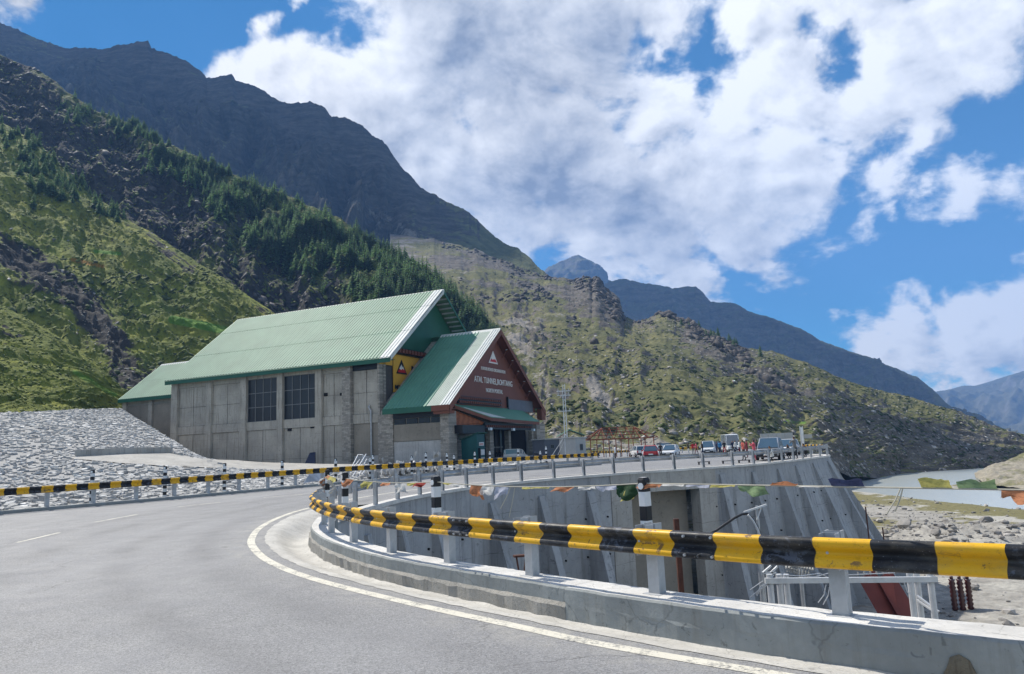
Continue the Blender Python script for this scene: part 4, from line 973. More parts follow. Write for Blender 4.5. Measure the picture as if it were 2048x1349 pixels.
# black and white marker posts
def marker(loc, h, w, lab, rz=0., lean=(0, 0), group='black and white banded marker posts'):
    mb = MB(); rings = []
    a = w/2
    for z, s in ((-.05 if h < 1 else -.25, 1), (0, 1), (h*.5, 1), (h-.03, 1), (h, .8)):
        rings.append([Vector((x*s, y*s, z)) for x, y in ((-a, -a*.75), (-a*.75, -a), (a*.75, -a), (a, -a*.75), (a, a), (-a, a))])
    rings = [[v-Vector((0, 0, h)) for v in r_] for r_ in rings]
    mb.loft(rings); o = mb.build('marker_post', M['band'], label=lab, cat='marker post', group=group)
    o.location = Vector(loc)+Vector((0, 0, h)); o.rotation_euler = (lean[0], lean[1], rz)
    r = MB(); r.tube([(0, -a-.001, -.10), (0, -a-.012, -.10)], w*.36, 14); r.build('reflector', M['lamp'], o)
    return o
def parapet_at(px):
    i = s_fp_px(px); return FP[i]+FN[i]*.40, FN[i]
for px, py, hh, w, lab in ((1281, 952, .93, .105, 'black and white post with a dark green prayer flag tied over its top'), (858, 946, .95, .12, 'black and white post with a white reflector behind the curve of the striped rail'), (676, 941, .98, .12, 'black and white post at the nose of the bend with prayer cloth behind it'), (621, 934, .98, .11, 'black and white post with knotted white scarves at the tip of the bend')):
    p, n = parapet_at(px); marker((p[0], p[1], zrf(*p)+.82), hh-.12, w, lab, math.atan2(n[1], n[0])-math.pi/2+.0)
p2, n2 = FP[int(np.argmin(abs(FS-10.)))], 0
for px, py, lab in ((48, 945, ''), (195, 0, 'banded post on the left rail below the middle of the stone slope'), (331, 0, 'banded post on the left rail below the low apron wall'), (455, 0, 'banded post on the left rail below the corner of the hall'), (571, 0, 'banded post on the left rail below the tall hall windows')):
    if not lab: continue
    i = min(((abs(float(topx(np.array([[p[0], p[1], .8]]))[0][0])-px), i) for i, p in enumerate(RL)), key=lambda q: q[0])[1]
    p = RL[i]-RN[i]*.35; marker((p[0], p[1], zrf(*p)+.1), 1.62, .15, lab, group='slim banded posts along the outer rail')
for px, h, lab in ((683, 1.55, 'slim banded post in front of the stone pilaster by the white stair rails'), (748, 1.55, 'banded post with reflector right of the white stair rails'), (788, 1.7, 'slim banded post in front of the whitewashed wall panel'), (830, 1.5, 'banded post with reflector before the whitewashed panel of the porch'), (892, 1.7, 'slim banded post before the stone pillar of the porch'), (918, 1.45, 'banded post left of the dark teal kiosk'), (928, 1.6, 'slim banded post before the dark teal kiosk'), (987, 1.6, 'slim banded post before the person at the portal'), (1018, 1.6, 'banded post in front of the white van'), (1071, 1.7, 'banded post at the right jamb of the portal'), (1088, 1.45, 'short banded post left of the grey cabin'), (1131, 1.8, 'banded post in front of the grey cabin and mast')):
    i = min(((abs(float(topx(np.array([[p[0], p[1], .8]]))[0][0])-px), i) for i, p in enumerate(RL)), key=lambda q: q[0])[1]
    k = .35 if h < 1.6 else 2.2; p = RL[i]-RN[i]*k
    marker((p[0], p[1], zrf(*p)+.1), h, .16, lab, group='slim banded posts along the outer rail')

# ------------------------------------------------------------------ the portal hall, built in its own axes (X along the ridge, Y along the gables)
HA = Vector((-18.5, 110, 0)); HR = math.radians(-24.6)
hall = empty('tunnel_portal_hall', HA, HR, label='tall concrete tunnel portal hall with green sheet roofs and brown sign gable', cat='building')
HX = Matrix.Rotation(HR, 3, 'Z')
ex, ey = HX @ Vector((1, 0, 0)), HX @ Vector((0, 1, 0))
def onX(px, py, X): q = PPL(px, py, HA+ex*X, ex)-HA; return Vector((q.dot(ex), q.dot(ey), q.z))
def onY(px, py, Y): q = PPL(px, py, HA+ey*Y, ey)-HA; return Vector((q.dot(ex), q.dot(ey), q.z))
def hb(name, mb, mat, parent=hall, **kw): return mb.build(name, mat, parent, **kw)
def lbox(mb, x, y, z, m=0): return mb.box(((x[0]+x[1])/2, (y[0]+y[1])/2, (z[0]+z[1])/2), (x[1]-x[0], y[1]-y[0], z[1]-z[0]), m=m)
def roof_sheet(x0, x1, a, b, mat, name='roof_sheet', pitch=.62, lift=0., rib=.085, parent=hall):
    """ribbed sheet between eave point a=(y,z) and upper point b=(y,z)"""
    a, b = Vector((0, *a)), Vector((0, *b)); d = (b-a).normalized(); n = Vector((0, -d.z, d.y)); n = n if n.z > 0 else -n
    xs = []; x = x0
    while x < x1-.01:
        for dx, h in ((0, 0), (pitch*.62, 0), (pitch*.72, rib), (pitch*.9, rib)):
            if x+dx < x1: xs.append((x+dx, h))
        x += pitch
    xs.append((x1, 0)); mb = MB()
    r0 = [Vector((x, 0, 0))+a+n*(h+lift+.05) for x, h in xs]+[Vector((x1, 0, 0))+a+n*(lift-.03), Vector((x0, 0, 0))+a+n*(lift-.03)]
    r1 = [Vector((x, 0, 0))+b+n*(h+lift+.05) for x, h in xs]+[Vector((x1, 0, 0))+b+n*(lift-.03), Vector((x0, 0, 0))+b+n*(lift-.03)]
    mb.loft([r0, r1]); return hb(name, mb, mat, parent)
def lerp2(a, b, t): return (a[0]+(b[0]-a[0])*t, a[1]+(b[1]-a[1])*t)
# cores
def core(x0, x1, prof, mat, name='wall_core'):
    mb = MB(); mb.loft([[Vector((x0, y, z)) for y, z in prof], [Vector((x1, y, z)) for y, z in prof]]); return hb(name, mb, mat)
EV, RG, EVR = (0., 16.9), (16.2, 29.8), (32.4, 16.9)
core(-46, -2.3, [(1.05, -2), (1.05, 16.7), (16.2, 29.2), (31.3, 16.7), (31.3, -2)], M['joint'])
core(-63.4, -46.02, [(4.9, 2), (4.9, 14.7), (13.4, 21.6), (22, 14.7), (22, 2)], M['build'])
core(-2.28, 8.4, [(.35, -1), (.35, 8.6), (15.8, 21.0), (32.2, 8.9), (32.2, -1)], M['build'])
# roofs: near slope in three lapped courses, pale sheets at the rake
for k, (t0, t1) in enumerate(((-.03, .36), (.355, .74), (.735, 1.))):
    roof_sheet(-46.8, -1.5, lerp2(EV, RG, t0), lerp2(EV, RG, t1), M['roof'], lift=.05*k)
    roof_sheet(-1.49, .35, lerp2(EV, RG, t0), lerp2(EV, RG, t1), M['roof_edge'], lift=.03+.05*k, rib=.07)
roof_sheet(-46.8, .35, EVR, RG, M['roof'], pitch=1.2)
mb = MB(); mb.prism([(-46.8, 15.6, 29.35), (-46.8, 16.2, 30.02), (-46.8, 16.8, 29.35)], (47.2, 0, 0)); hb('ridge_cap', mb, M['roof_edge'])
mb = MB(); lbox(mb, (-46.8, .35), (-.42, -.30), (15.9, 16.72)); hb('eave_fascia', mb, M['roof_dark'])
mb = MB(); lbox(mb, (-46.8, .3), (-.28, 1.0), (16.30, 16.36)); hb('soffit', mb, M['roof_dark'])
for sgn, e in ((1, EV), (-1, EVR)):
    mb = MB(); d = Vector((0, RG[0]-e[0], RG[1]-e[1])).normalized(); n = Vector((0, -d.z, d.y)) if sgn > 0 else Vector((0, d.z, -d.y)) 
    a, b_ = Vector((.36, *e))-d*.3, Vector((.36, *RG)); off = Vector((0, 0, -.55))
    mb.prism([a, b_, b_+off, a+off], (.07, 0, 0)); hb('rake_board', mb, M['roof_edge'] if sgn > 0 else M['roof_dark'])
for t in np.arange(.04, .98, .052):
    y, z = lerp2(EVR, RG, t); mb = MB(); lbox(mb, (-2.25, .3), (y-.10, y+.10), (z-.42, z-.16)); hb('purlin', mb, M['steel_w'])
for t in np.arange(.3, .95, .085):
    y, z = lerp2(EV, RG, t); mb = MB(); mb.bar((-2.2, y, z-2.2), (-.2, y, z-.35), .12); hb('rake_strut', mb, M['black'])
mb = MB(); p = [(-2.22, y, z) for y, z in ((.9, 15.9), (16.2, 29.0), (31.5, 15.9))]; mb.prism(p, (.12, 0, 0)); hb('gable_cladding', mb, M['roof_dark'])
# yellow sign on the hall gable, dark bracket cornice over it
y0 = onX(786, 708, -2.0); y1 = onX(786, 782, -2.0)
mb = MB(); lbox(mb, (-2.1, -1.95), (y0.y, y0.y+14), (y1.z-.2, y0.z)); sign = hb('sign_panel', mb, M['yellow'])
mb = MB(); lbox(mb, (-2.1, -1.9), (.2, y0.y-.35), (y0.z-1.9, y0.z-.75)); hb('sign_panel', mb, M['yellow'])
mb = MB(); lbox(mb, (-2.1, -1.5), (y0.y-.5, 18), (y0.z+.05, y0.z+1.05)); cor = hb('cornice', mb, M['black'])
for k in range(18):
    mb = MB(); lbox(mb, (-1.5, -1.1), (y0.y-.3+k*.9, y0.y+.12+k*.9), (y0.z+.25, y0.z+.85)); hb('bracket', mb, M['brown'], cor)
def text(body, size, yz, X, mat, parent, name='lettering', width=None, bold=.0, align='LEFT', depth=.05):
    cu = bpy.data.curves.new('t', 'FONT'); cu.body = body; cu.size = size; cu.extrude = depth; cu.align_x = align; cu.offset = bold; cu.resolution_u = 2
    o = bpy.data.objects.new('t', cu); COL.objects.link(o)
    bpy.context.view_layer.update(); me = bpy.data.meshes.new_from_object(o.evaluated_get(bpy.context.evaluated_depsgraph_get())); bpy.data.objects.remove(o)
    xs = [v.co.x for v in me.vertices]; w = max(xs)-min(xs); f = (width/w) if width else 1.; x0 = min(xs)
    for v in me.vertices: v.co = Vector((X+v.co.z, yz[0]+(v.co.x-x0)*f, yz[1]+v.co.y))
    me.materials.clear(); me.materials.append(mat); me.name = name
    q = bpy.data.objects.new(name, me); COL.objects.link(q); q.parent = parent; return q
def logo(yz, s, X, outer, parent, kx=1.):
    """triangular emblem: dark or red triangle, white twin peaks, red foot"""
    y, z = yz
    mb = MB(); mb.prism([(X, y-.5*s*kx, z-.45*s), (X, y+.5*s*kx, z-.45*s), (X, y, z+.75*s)], (.06, 0, 0)); lg = hb('emblem', mb, outer, parent)
    mb = MB(); mb.prism([(X+.065, y-.38*s*kx, z-.32*s), (X+.065, y+.38*s*kx, z-.32*s), (X+.065, y+.2*s*kx, z+.02*s), (X+.065, y-.2*s*kx, z+.02*s)], (.02, 0, 0)); mb.build('emblem_foot', M['red'], parent)
    mb = MB(); mb.prism([(X+.09, y-.25*s*kx, z+.0*s), (X+.09, y-.08*s*kx, z-.12*s), (X+.09, y+.06*s*kx, z+.0*s), (X+.09, y+.2*s*kx, z-.1*s), (X+.09, y+.10*s*kx, z+.2*s), (X+.09, y+.03*s*kx, z+.12*s), (X+.09, y-.03*s*kx, z+.34*s)], (.02, 0, 0)); mb.build('emblem_peak', M['letter'], parent)
q = onX(803, 738, -1.93); logo((q.y, q.z), 1.9, -1.93, M['black'], sign, 1.6)
q = onX(823, 742, -1.93); text('BORDER ROADS', 1.1, (q.y, q.z), -1.9, M['black'], sign, bold=.02)
q = onX(790, 778, -1.93); text('NORTH PORTAL', .9, (q.y, q.z), -1.9, M['black'], sign, bold=.02)
# hall front: pilasters, beams, panels, tall windows
BE = [(341, 353), (411, 421), (479, 491), (553, 564), (630, 643), (686, 703)]
pil = [(onY(a, 850, .4).x, onY(b, 850, .4).x) for a, b in BE]
pil[0] = (-46.05, pil[0][1])
pil.append((onY(757, 800, .4).x, -2.0))
for k, (a, b_) in enumerate(pil):
    mb = MB(); lbox(mb, (a, b_), (.38 if k < 5 else .15, 1.1), (-2, 16.28)); hb('pilaster', mb, M['stone'] if k >= 5 else M['build'])
mb = MB(); lbox(mb, (pil[6][0]+.4, -1.9), (1.1, 1.75), (-1, 16.2)); hb('corner_pier', mb, M['stone'])
zb0, zb1 = onY(530, 860, .8).z, onY(530, 843, .8).z; zt0 = onY(530, 757, .8).z
wins = {2: (497, 551, 757, 842), 3: (569, 629, 748, 835)}
for k in range(len(pil)-1):
    x0, x1 = pil[k][1], pil[k+1][0]
    if x1-x0 < .3: continue
    top0 = zt0 if k in wins else 15.2
    mb = MB(); lbox(mb, (x0, x1), (.72, 1.1), (zb0, zb1)); hb('ring_beam', mb, M['build'])
    mb = MB(); lbox(mb, (x0, x1), (.78, 1.1), (top0, 16.28)); hb('top_beam', mb, M['build'] if k < 5 else M['black'])
    rows = [(-.5, 2.2), (2.24, zb0-.04)]
    if k not in wins: rows += [(zb1+.04, zb1+(top0-zb1)*.48), (zb1+(top0-zb1)*.48+.05, top0-.04)]
    for r, (za, zb) in enumerate(rows):
        nc = 2 if not (k == 5 and r < 2) else 1
        for c in range(nc):
            a = x0+(x1-x0)*c/nc+.05; b_ = x0+(x1-x0)*(c+1)/nc-.05
            mb = MB(); e = RNG.uniform(-.02, .03); lbox(mb, (a, b_), (.90+e, 1.08), (za, zb))
            hb('wall_panel', mb, M['build_light'] if (k == 5 and r == 0) else (M['render'] if (k == 5 and r == 1) else M['build']))
    if k in wins:
        z0, z1 = zb1+.02, zt0-.02; W = x1-x0; bw = .10
        mb = MB()
        for i in range(5): X = x0+W*i/4; lbox(mb, (max(x0, X-bw/2), min(x1, X+bw/2)), (.86, 1.0), (z0, z1))
        for j in range(4):
            Z = z0+(z1-z0)*j/3; 
            for i in range(4): lbox(mb, (x0+W*i/4+bw/2+.002, x0+W*(i+1)/4-bw/2-.002), (.87, .99), (max(z0, Z-bw/2), min(z1, Z+bw/2)))
        wf = hb('window', mb, M['mullion'])
        for i in range(4):
            for j in range(3):
                mb = MB(); lbox(mb, (x0+W*i/4+bw/2, x0+W*(i+1)/4-bw/2), (.95, 1.0), (z0+(z1-z0)*j/3+bw/2, z0+(z1-z0)*(j+1)/3-bw/2))
                pn = hb('pane', mb, M['glass'], wf); 
for (a, b_, c, d) in ((575, 583, 853, 863), (621, 628, 848, 857), (648, 655, 786, 793), (680, 686, 786, 792)):
    p, q = onY(a, d, .84), onY(b_, c, .84); mb = MB(); lbox(mb, (p.x, q.x), (.80, .90), (p.z, q.z)); hb('vent_opening', mb, M['dark'])
# brickwork infill course and the down pipe
mb = MB(); q = onY(741, 822, .5); mb.tube([(q.x, .62, -.5), (q.x, .62, q.z), (q.x-.4, .62, q.z+.5), (q.x-.4, .9, q.z+.9)], .14, 8); hb('down_pipe', mb, M['galv'])
# annex
AE, AR = (4.1, 14.9), (13.3, 22.1)
for t0, t1 in ((-.03, .5), (.49, 1.)): roof_sheet(-64.2, -46.7, lerp2(AE, AR, t0), lerp2(AE, AR, t1), M['roof'], lift=.02*(t0 > 0))
roof_sheet(-64.2, -46.9, (22.6, 14.9), AR, M['roof'], pitch=1.2)
mb = MB(); mb.prism([(-64.2, 12.8, 21.75), (-64.2, 13.3, 22.32), (-64.2, 13.8, 21.75)], (17.2, 0, 0)); hb('ridge_cap', mb, M['roof_edge'])
mb = MB(); lbox(mb, (-64.2, -46.7), (3.75, 3.85), (14.05, 14.7)); hb('eave_fascia', mb, M['roof_dark'])
for X in (-63.2, -56.2, -49.5):
    mb = MB(); lbox(mb, (X-.5, X+.5), (4.4, 5.0), (2, 14.3)); hb('pilaster', mb, M['build'])
for X0, X1 in ((-62.68, -56.72), (-55.68, -50.02)):
    mb = MB(); lbox(mb, (X0, X1), (4.72, 4.95), (2, 13.4)); hb('wall_panel', mb, M['render'])
# porch roof
PE, PR_, PER = (-1.5, 9.0), (15.8, 21.75), (33.1, 9.3)
for k, (t0, t1) in enumerate(((-.02, .50), (.495, .78), (.775, 1.))):
    roof_sheet(-.1, 7.4, lerp2(PE, PR_, t0), lerp2(PE, PR_, t1), M['roof_green'], lift=.02*k)
    roof_sheet(7.41, 9.5, lerp2(PE, PR_, t0), lerp2(PE, PR_, t1), M['roof_pale'], lift=.02+.02*k, rib=.03, pitch=.3)
    roof_sheet(9.51, 11.15, lerp2(PE, PR_, t0), lerp2(PE, PR_, t1), M['roof_edge'], lift=.035+.02*k, rib=.08, pitch=.46)
roof_sheet(-2.2, 11.15, PER, PR_, M['roof_green'], pitch=1.2)
mb = MB(); mb.prism([(-.1, 15.3, 21.5), (-.1, 15.8, 22.02), (-.1, 16.3, 21.5)], (11.2, 0, 0)); hb('ridge_cap', mb, M['roof_edge'])
mb = MB(); lbox(mb, (-.1, 8.2), (-1.95, -1.84), (8.0, 8.78)); hb('eave_fascia', mb, M['roof_dark'])
mb = MB(); lbox(mb, (8.21, 11.1), (-1.95, -1.84), (8.0, 8.78)); hb('eave_fascia', mb, M['brown_edge'])
mb = MB(); lbox(mb, (0, 11.0), (-1.83, .3), (8.2, 8.28)); hb('soffit', mb, M['brown'])
for e, s in ((PE, 1), (PER, -1)):
    mb = MB(); a, b_ = Vector((11.16, e[0]-.35*s, e[1]-.25)), Vector((11.16, *PR_)); off = Vector((0, 0, -.95))
    mb.prism([a, b_, b_+off*.9, a+off], (.08, 0, 0)); hb('rake_board', mb, M['brown_edge'])
    mb = MB(); a, b_ = Vector((8.65, e[0]+.8*s, e[1]+.2)), Vector((8.65, PR_[0], PR_[1]-.35)); mb.prism([a, b_, b_-Vector((0, 0, .08)), a-Vector((0, 0, .08))], (2.45, 0, 0)); hb('soffit', mb, M['brown'])
    for t in np.arange(.3, .95, .13):
        y, z = lerp2(e, PR_, t); mb = MB(); mb.bar((9.7, y, z-2.0), (10.9, y, z-.55), .14); hb('rake_strut', mb, M['brown'])
        mb = MB(); mb.box((10.6, y, z-.75), (.3, .3, .1)); hb('downlight', mb, M['lamp'])
mb = MB(); mb.prism([(9.5, -.9, 8.7), (9.5, 15.8, 20.9), (9.5, 32.6, 8.7)], (.18, 0, 0)); gab = hb('gable_panel', mb, M['brown'])
mb = MB(); lbox(mb, (8.42, 11.0), (-1.75, -.2), (7.6, 8.0)); hb('eave_return', mb, M['brown_edge'])
mb = MB(); lbox(mb, (10.2, 11.15), (31.6, 33.3), (7.3, 9.3)); hb('eave_return', mb, M['brown_edge'])
def put_text(body, a, b_, h):
    p, q = onX(*a, 9.7), onX(*b_, 9.7); text(body, h, (p.y, (p.z+q.z)/2-h*.35), 9.72, M['letter'], gab, width=q.y-p.y)
put_text('BORDER ROADS ORGANISATION', (962, 737), (1010, 744), .75)
put_text('ATAL TUNNEL,ROHTANG', (948, 757), (1024, 769), 1.35)
put_text('NORTH PORTAL', (972, 780), (1005, 785), .95)
q = onX(986, 718, 9.7); logo((q.y, q.z), 1.75, 9.7, M['letter'], gab, 1.9)
# cornice over the canopy, display board, canopy
c0, c1 = onX(916, 806, 9.9), onX(1003, 806, 9.9)
zc0, zc1 = onX(916, 807, 9.9).z, onX(916, 791, 9.9).z
mb = MB(); lbox(mb, (9.69, 9.95), (c0.y, c1.y), (zc0, zc1)); cor = hb('cornice', mb, M['black'])
for r, zz in enumerate((zc0+.25, zc0+.85)):
    for k in range(22):
        y = c0.y+.2+k*(c1.y-c0.y-.4)/22; mb = MB(); lbox(mb, (9.95, 10.2), (y, y+.3), (zz-.16, zz+.2)); hb('bracket', mb, M['brown'], cor)
d0, d1 = onX(1017, 819, 9.9), onX(1064, 805, 9.9)
mb = MB(); lbox(mb, (9.7, 10.0), (d0.y, d1.y), (onX(1017, 823, 9.2).z, onX(1017, 800, 9.2).z)); hb('display_board', mb, M['cabin'])
mb = MB(); lbox(mb, (9.7, 10.02), (d0.y-.25, d0.y-.02), (zc0, zc1+.6)); hb('display_post', mb, M['black'])
XC = 12.6
Lq, Mq, Rq = onX(909, 809, 9.7), onX(981, 834, XC), onX(1078, 843, XC)
Tq = Vector((9.7, Rq.y-1., Lq.z))
up = Vector((0, 0, .14)); cv = MB(); cv.prism([Lq, Mq, Rq, Tq], (0, 0, -.12)); can = hb('canopy_roof', cv, M['roof_green'])
mb = MB(); k1, k2 = Lq.lerp(Mq, .25), Mq.lerp(Rq, .28); mb.prism([k1+up*.5, Mq+up*.5, k2+up*.5], (0, 0, -.06)); hb('canopy_flashing', mb, M['roof_edge'])
for a, b_ in ((Lq, Mq), (Mq, Rq)):
    mb = MB(); dn = Vector((0, 0, -.62)); t = Vector((.08, -.05, 0)); mb.prism([a-Vector((0, 0, .125)), b_-Vector((0, 0, .125)), b_+dn, a+dn], t); hb('canopy_fascia', mb, M['brown_edge'])
mb = MB(); mb.prism([(9.2, Lq.y+.1, Lq.z-.7), (11.6, Mq.y-.6, Mq.z-.75), (11.4, Mq.y-.6, Mq.z-1.1), (9.2, Lq.y-.8, Mq.z-1.3)], (.1, .06, 0)); hb('soffit_boarding', mb, M['wood'])
zl = Mq.z-1.25
mb = MB(); lbox(mb, (8.62, 11.6), (.9, Mq.y), (zl-1.2, zl)); hb('canopy_beam', mb, M['black'])
mb = MB(); lbox(mb, (10.9, 11.6), (Mq.y+.01, Rq.y-.5), (zl-.55, zl+.45)); lb = hb('canopy_lintel', mb, M['black'])
for k in range(26):
    y = Mq.y+.3+k*(Rq.y-Mq.y-1.2)/26; mb = MB(); lbox(mb, (11.6, 11.8), (y, y+.28), (zl-.25, zl+.1)); hb('bracket', mb, M['brown'], lb)
for k in range(3):
    y = Mq.y+.6+k*(Rq.y-Mq.y-2.2)/2; mb = MB(); lbox(mb, (11.8, 12.2), (y, y+.7), (zl-.75, zl-.35)); hb('floodlight', mb, M['lamp'])
ZG = .2
# below: side wall, pillars, glazed screen, shutter
mb = MB(); lbox(mb, (8.45, 8.9), (1.6, Mq.y), (ZG-1, zl-1.21)); hb('stone_wall', mb, M['stone'])
mb = MB(); lbox(mb, (8.9, 10.3), (-.75, 1.5), (ZG-1, 8.0)); hb('stone_pillar', mb, M['stone'])
def col(px, w, X=9.6, mat='stone', z1=None):
    q = onX(px, 880, X); mb = MB(); lbox(mb, (X-.4, X+.4), (q.y-w/2, q.y+w/2), (ZG-1, z1 or zl-.56)); hb('stone_pillar', mb, M[mat]); return q.y
ya = col(979, 1.3); yb = col(1015.5, .8); yc = col(1062, .8); yd = col(1073.5, 1.6, 10.2, z1=7.4)
mb = MB(); lbox(mb, (8.42, 8.6), (yb, yc), (ZG-1, zl)); hb('dark_shutter', mb, M['dark'])
mb = MB(); lbox(mb, (8.42, 8.55), (ya, yb), (ZG-1, zl)); gs = hb('glazed_screen', mb, M['glass'])
for k in range(4):
    y = ya+(yb-ya)*(k+.3)/4; mb = MB(); lbox(mb, (8.56, 8.68), (y, y+.22), (ZG-1, zl)); hb('mullion', mb, M['black'], gs)
mb = MB(); lbox(mb, (8.57, 8.66), (ya, yb), (2.6, 2.8)); hb('transom', mb, M['mullion'], gs)
q = onX(1093, 880, 8.6); mb = MB(); lbox(mb, (6., 8.4), (yd+.8, q.y), (ZG-1, 6.9)); hb('stone_wing', mb, M['stone'])
q = onX(965, 858, 9.); mb = MB(); lbox(mb, (8.9, 9.05), (q.y-1.1, q.y+.8), (q.z-.35, q.z+.35)); hb('wall_sign', mb, M['black'])
q = onX(970.5, 857.5, 9.); mb = MB(); lbox(mb, (8.9, 9.1), (q.y-.25, q.y+.35), (q.z-.35, q.z+.4)); hb('wall_sign', mb, M['red'], label='small red sign plate')
# porch side wall facing the road
xs0, xs1 = onY(787, 860, 0).x, 8.85
def yz(py): return onY(830, py, 0).z
for (a, b_, mat, nm, n) in ((824, 836, 'black', 'frieze', 1), (848, 882, 'render', 'wall_panel', 1), (883, 935, 'build_light', 'wall_panel', 2)):
    for k in range(n):
        mb = MB(); lbox(mb, (xs0+(xs1-xs0)*k/n+.02, xs0+(xs1-xs0)*(k+1)/n-.02), (.05 if nm == 'wall_panel' else -.1, .36), (yz(b_), yz(a))); hb(nm, mb, M[mat])
for k in range(4):
    w = (xs1-xs0)/4; mb = MB(); lbox(mb, (xs0+w*k+.12, xs0+w*(k+1)-.12), (.15, .3), (yz(847), yz(837))); hb('window', mb, M['glass'])
mb = MB(); lbox(mb, (-2.1, xs0-.02), (-.1, 1.05), (-1, 8.1)); hb('stone_pillar', mb, M['stone'])

# kiosk against the stone wall
k0, k1 = onY(923, 900, 2.2), onY(954.5, 900, 2.2); kz0, kz1 = onY(923, 881, 2.2).z, onY(954.5, 868, 2.2).z
kq = onX(969, 880, k1.x)
mb = MB(); mb.loft([[Vector((k0.x, y, -1)), Vector((k1.x, y, -1)), Vector((k1.x, y, kz1)), Vector((k0.x, y, kz0))] for y in (2.2, kq.y)])
kio = empty('kiosk', HA+ex*k1.x+ey*2.2, HR, label='dark teal sheet kiosk with a sloping roof beside the portal', cat='kiosk')
org = (k1.x, 2.2, 0)
mb.build('body', M['teal'], kio, org=org)
mb = MB(); mb.prism([(k0.x-.2, 2., kz0+.02), (k1.x+.35, 2., kz1+.12), (k1.x+.35, 2., kz1+.2), (k0.x-.2, 2., kz0+.1)], (0, kq.y-2.+.25, 0)); mb.build('roof', M['roof_dark'], kio, org=org)
mb = MB(); w = kq.y-2.2; lbox(mb, (k1.x+.005, k1.x+.05), (2.2+.12*w, 2.2+.38*w), (-.5, kz1-2.0)); mb.build('door', M['dark'], kio, org=org)
mb = MB(); lbox(mb, (k1.x+.005, k1.x+.06), (2.2+.25*w, 2.2+.85*w), (kz1-1.7, kz1-1.2)); sg = mb.build('sign', M['letter'], kio, org=org)
for k in range(5):
    mb = MB(); y = 2.2+w*(.3+.1*k); lbox(mb, (k1.x+.062, k1.x+.07), (y, y+w*.06), (kz1-1.58, kz1-1.34)); mb.build('lettering', M['red'], sg, org=org)
for (f0, f1, z0, z1, mt) in ((.45, .92, 2.6, 3.4, 'white'), (.45, .92, 1.6, 2.3, 'cabin_w')):
    mb = MB(); lbox(mb, (k1.x+.005, k1.x+.05), (2.2+f0*w, 2.2+f1*w), (z0-1, z1-1)); mb.build('notice', M[mt], kio, org=org)

# cabins, gate canopy, pavilion frame, masts
def cabin(name, px0, px1, py0, py1, d, mat, lab, depth=3., win=None):
    a, b_ = P(px0, py1, d), P(px1, py1, d*1.02); h = P(px0, py0, d).z; z0 = min(a.z, zrf(a.x, a.y))-.1
    u = (b_-a); u.z = 0; L = u.length; u.normalize(); ang = math.atan2(u.y, u.x)
    c = empty(name, (a.x, a.y, z0), ang, label=lab, cat='cabin')
    mb = MB(); mb.box((L/2, depth/2, (h-z0)/2), (L, depth, h-z0)); mb.build('body', M[mat], c)
    mb = MB(); mb.box((L/2, depth/2, h-z0+.09), (L+.3, depth+.3, .16)); mb.build('roof', M['cabin_w'], c)
    if win:
        for (f, w, z, hh) in win:
            mb = MB(); mb.box((L*f, -.02, z), (w, .06, hh)); wn = mb.build('window', M['mullion'], c)
            mb = MB(); mb.box((L*f-w*.24, -.055, z), (w*.4, .02, hh*.84)); mb.box((L*f+w*.24, -.055, z), (w*.4, .02, hh*.84)); mb.build('pane', M['glass'], wn)
    return c
cabin('site_cabin', 1091, 1131, 880, 915, 108, 'cabin', 'dark grey site cabin with one small window right of the portal', 3., [(.36, .55, 1.6, .6)])
cabin('guard_cabin', 1152, 1173, 877, 914, 100, 'cabin_w', 'pale guard cabin with a sliding window under the small green roof', 2.6, [(.55, .7, 1.5, .9)])
a = P(1140, 914, 104); gc = empty('gate_shelter', (a.x, a.y, .4), 0, label='small green pitched shelter roof on posts above the pale cabin', cat='shelter')
s = 104/1479
mb = MB(); ap_ = Vector((.1, 0, P(1143, 859, 104).z-.4)); e1 = Vector((2.3, 0, P(1172, 870, 104).z-.4)); e0 = Vector((-1.6, 0, e1.z))
mb.prism([ap_, e1, e1-Vector((0, 0, .1)), ap_-Vector((0, 0, .1))], (0, 3.4, 0)); mb.prism([ap_, e0, e0-Vector((0, 0, .1)), ap_-Vector((0, 0, .1))], (0, 3.4, 0)); mb.build('roof', M['roof_green'], gc)
for x in (-1.2, 2.):
    for y in (.3, 3.1): mb = MB(); mb.box((x, y, e1.z/2), (.1, .1, e1.z)); mb.build('post', M['rusty'], gc)
mb = MB(); mb.bar((-1.2, .3, e1.z-.05), (ap_.x, .3, ap_.z-.2), .08); mb.bar((ap_.x, .3, ap_.z-.2), (2., .3, e1.z-.05), .08); mb.build('truss', M['rusty'], gc)
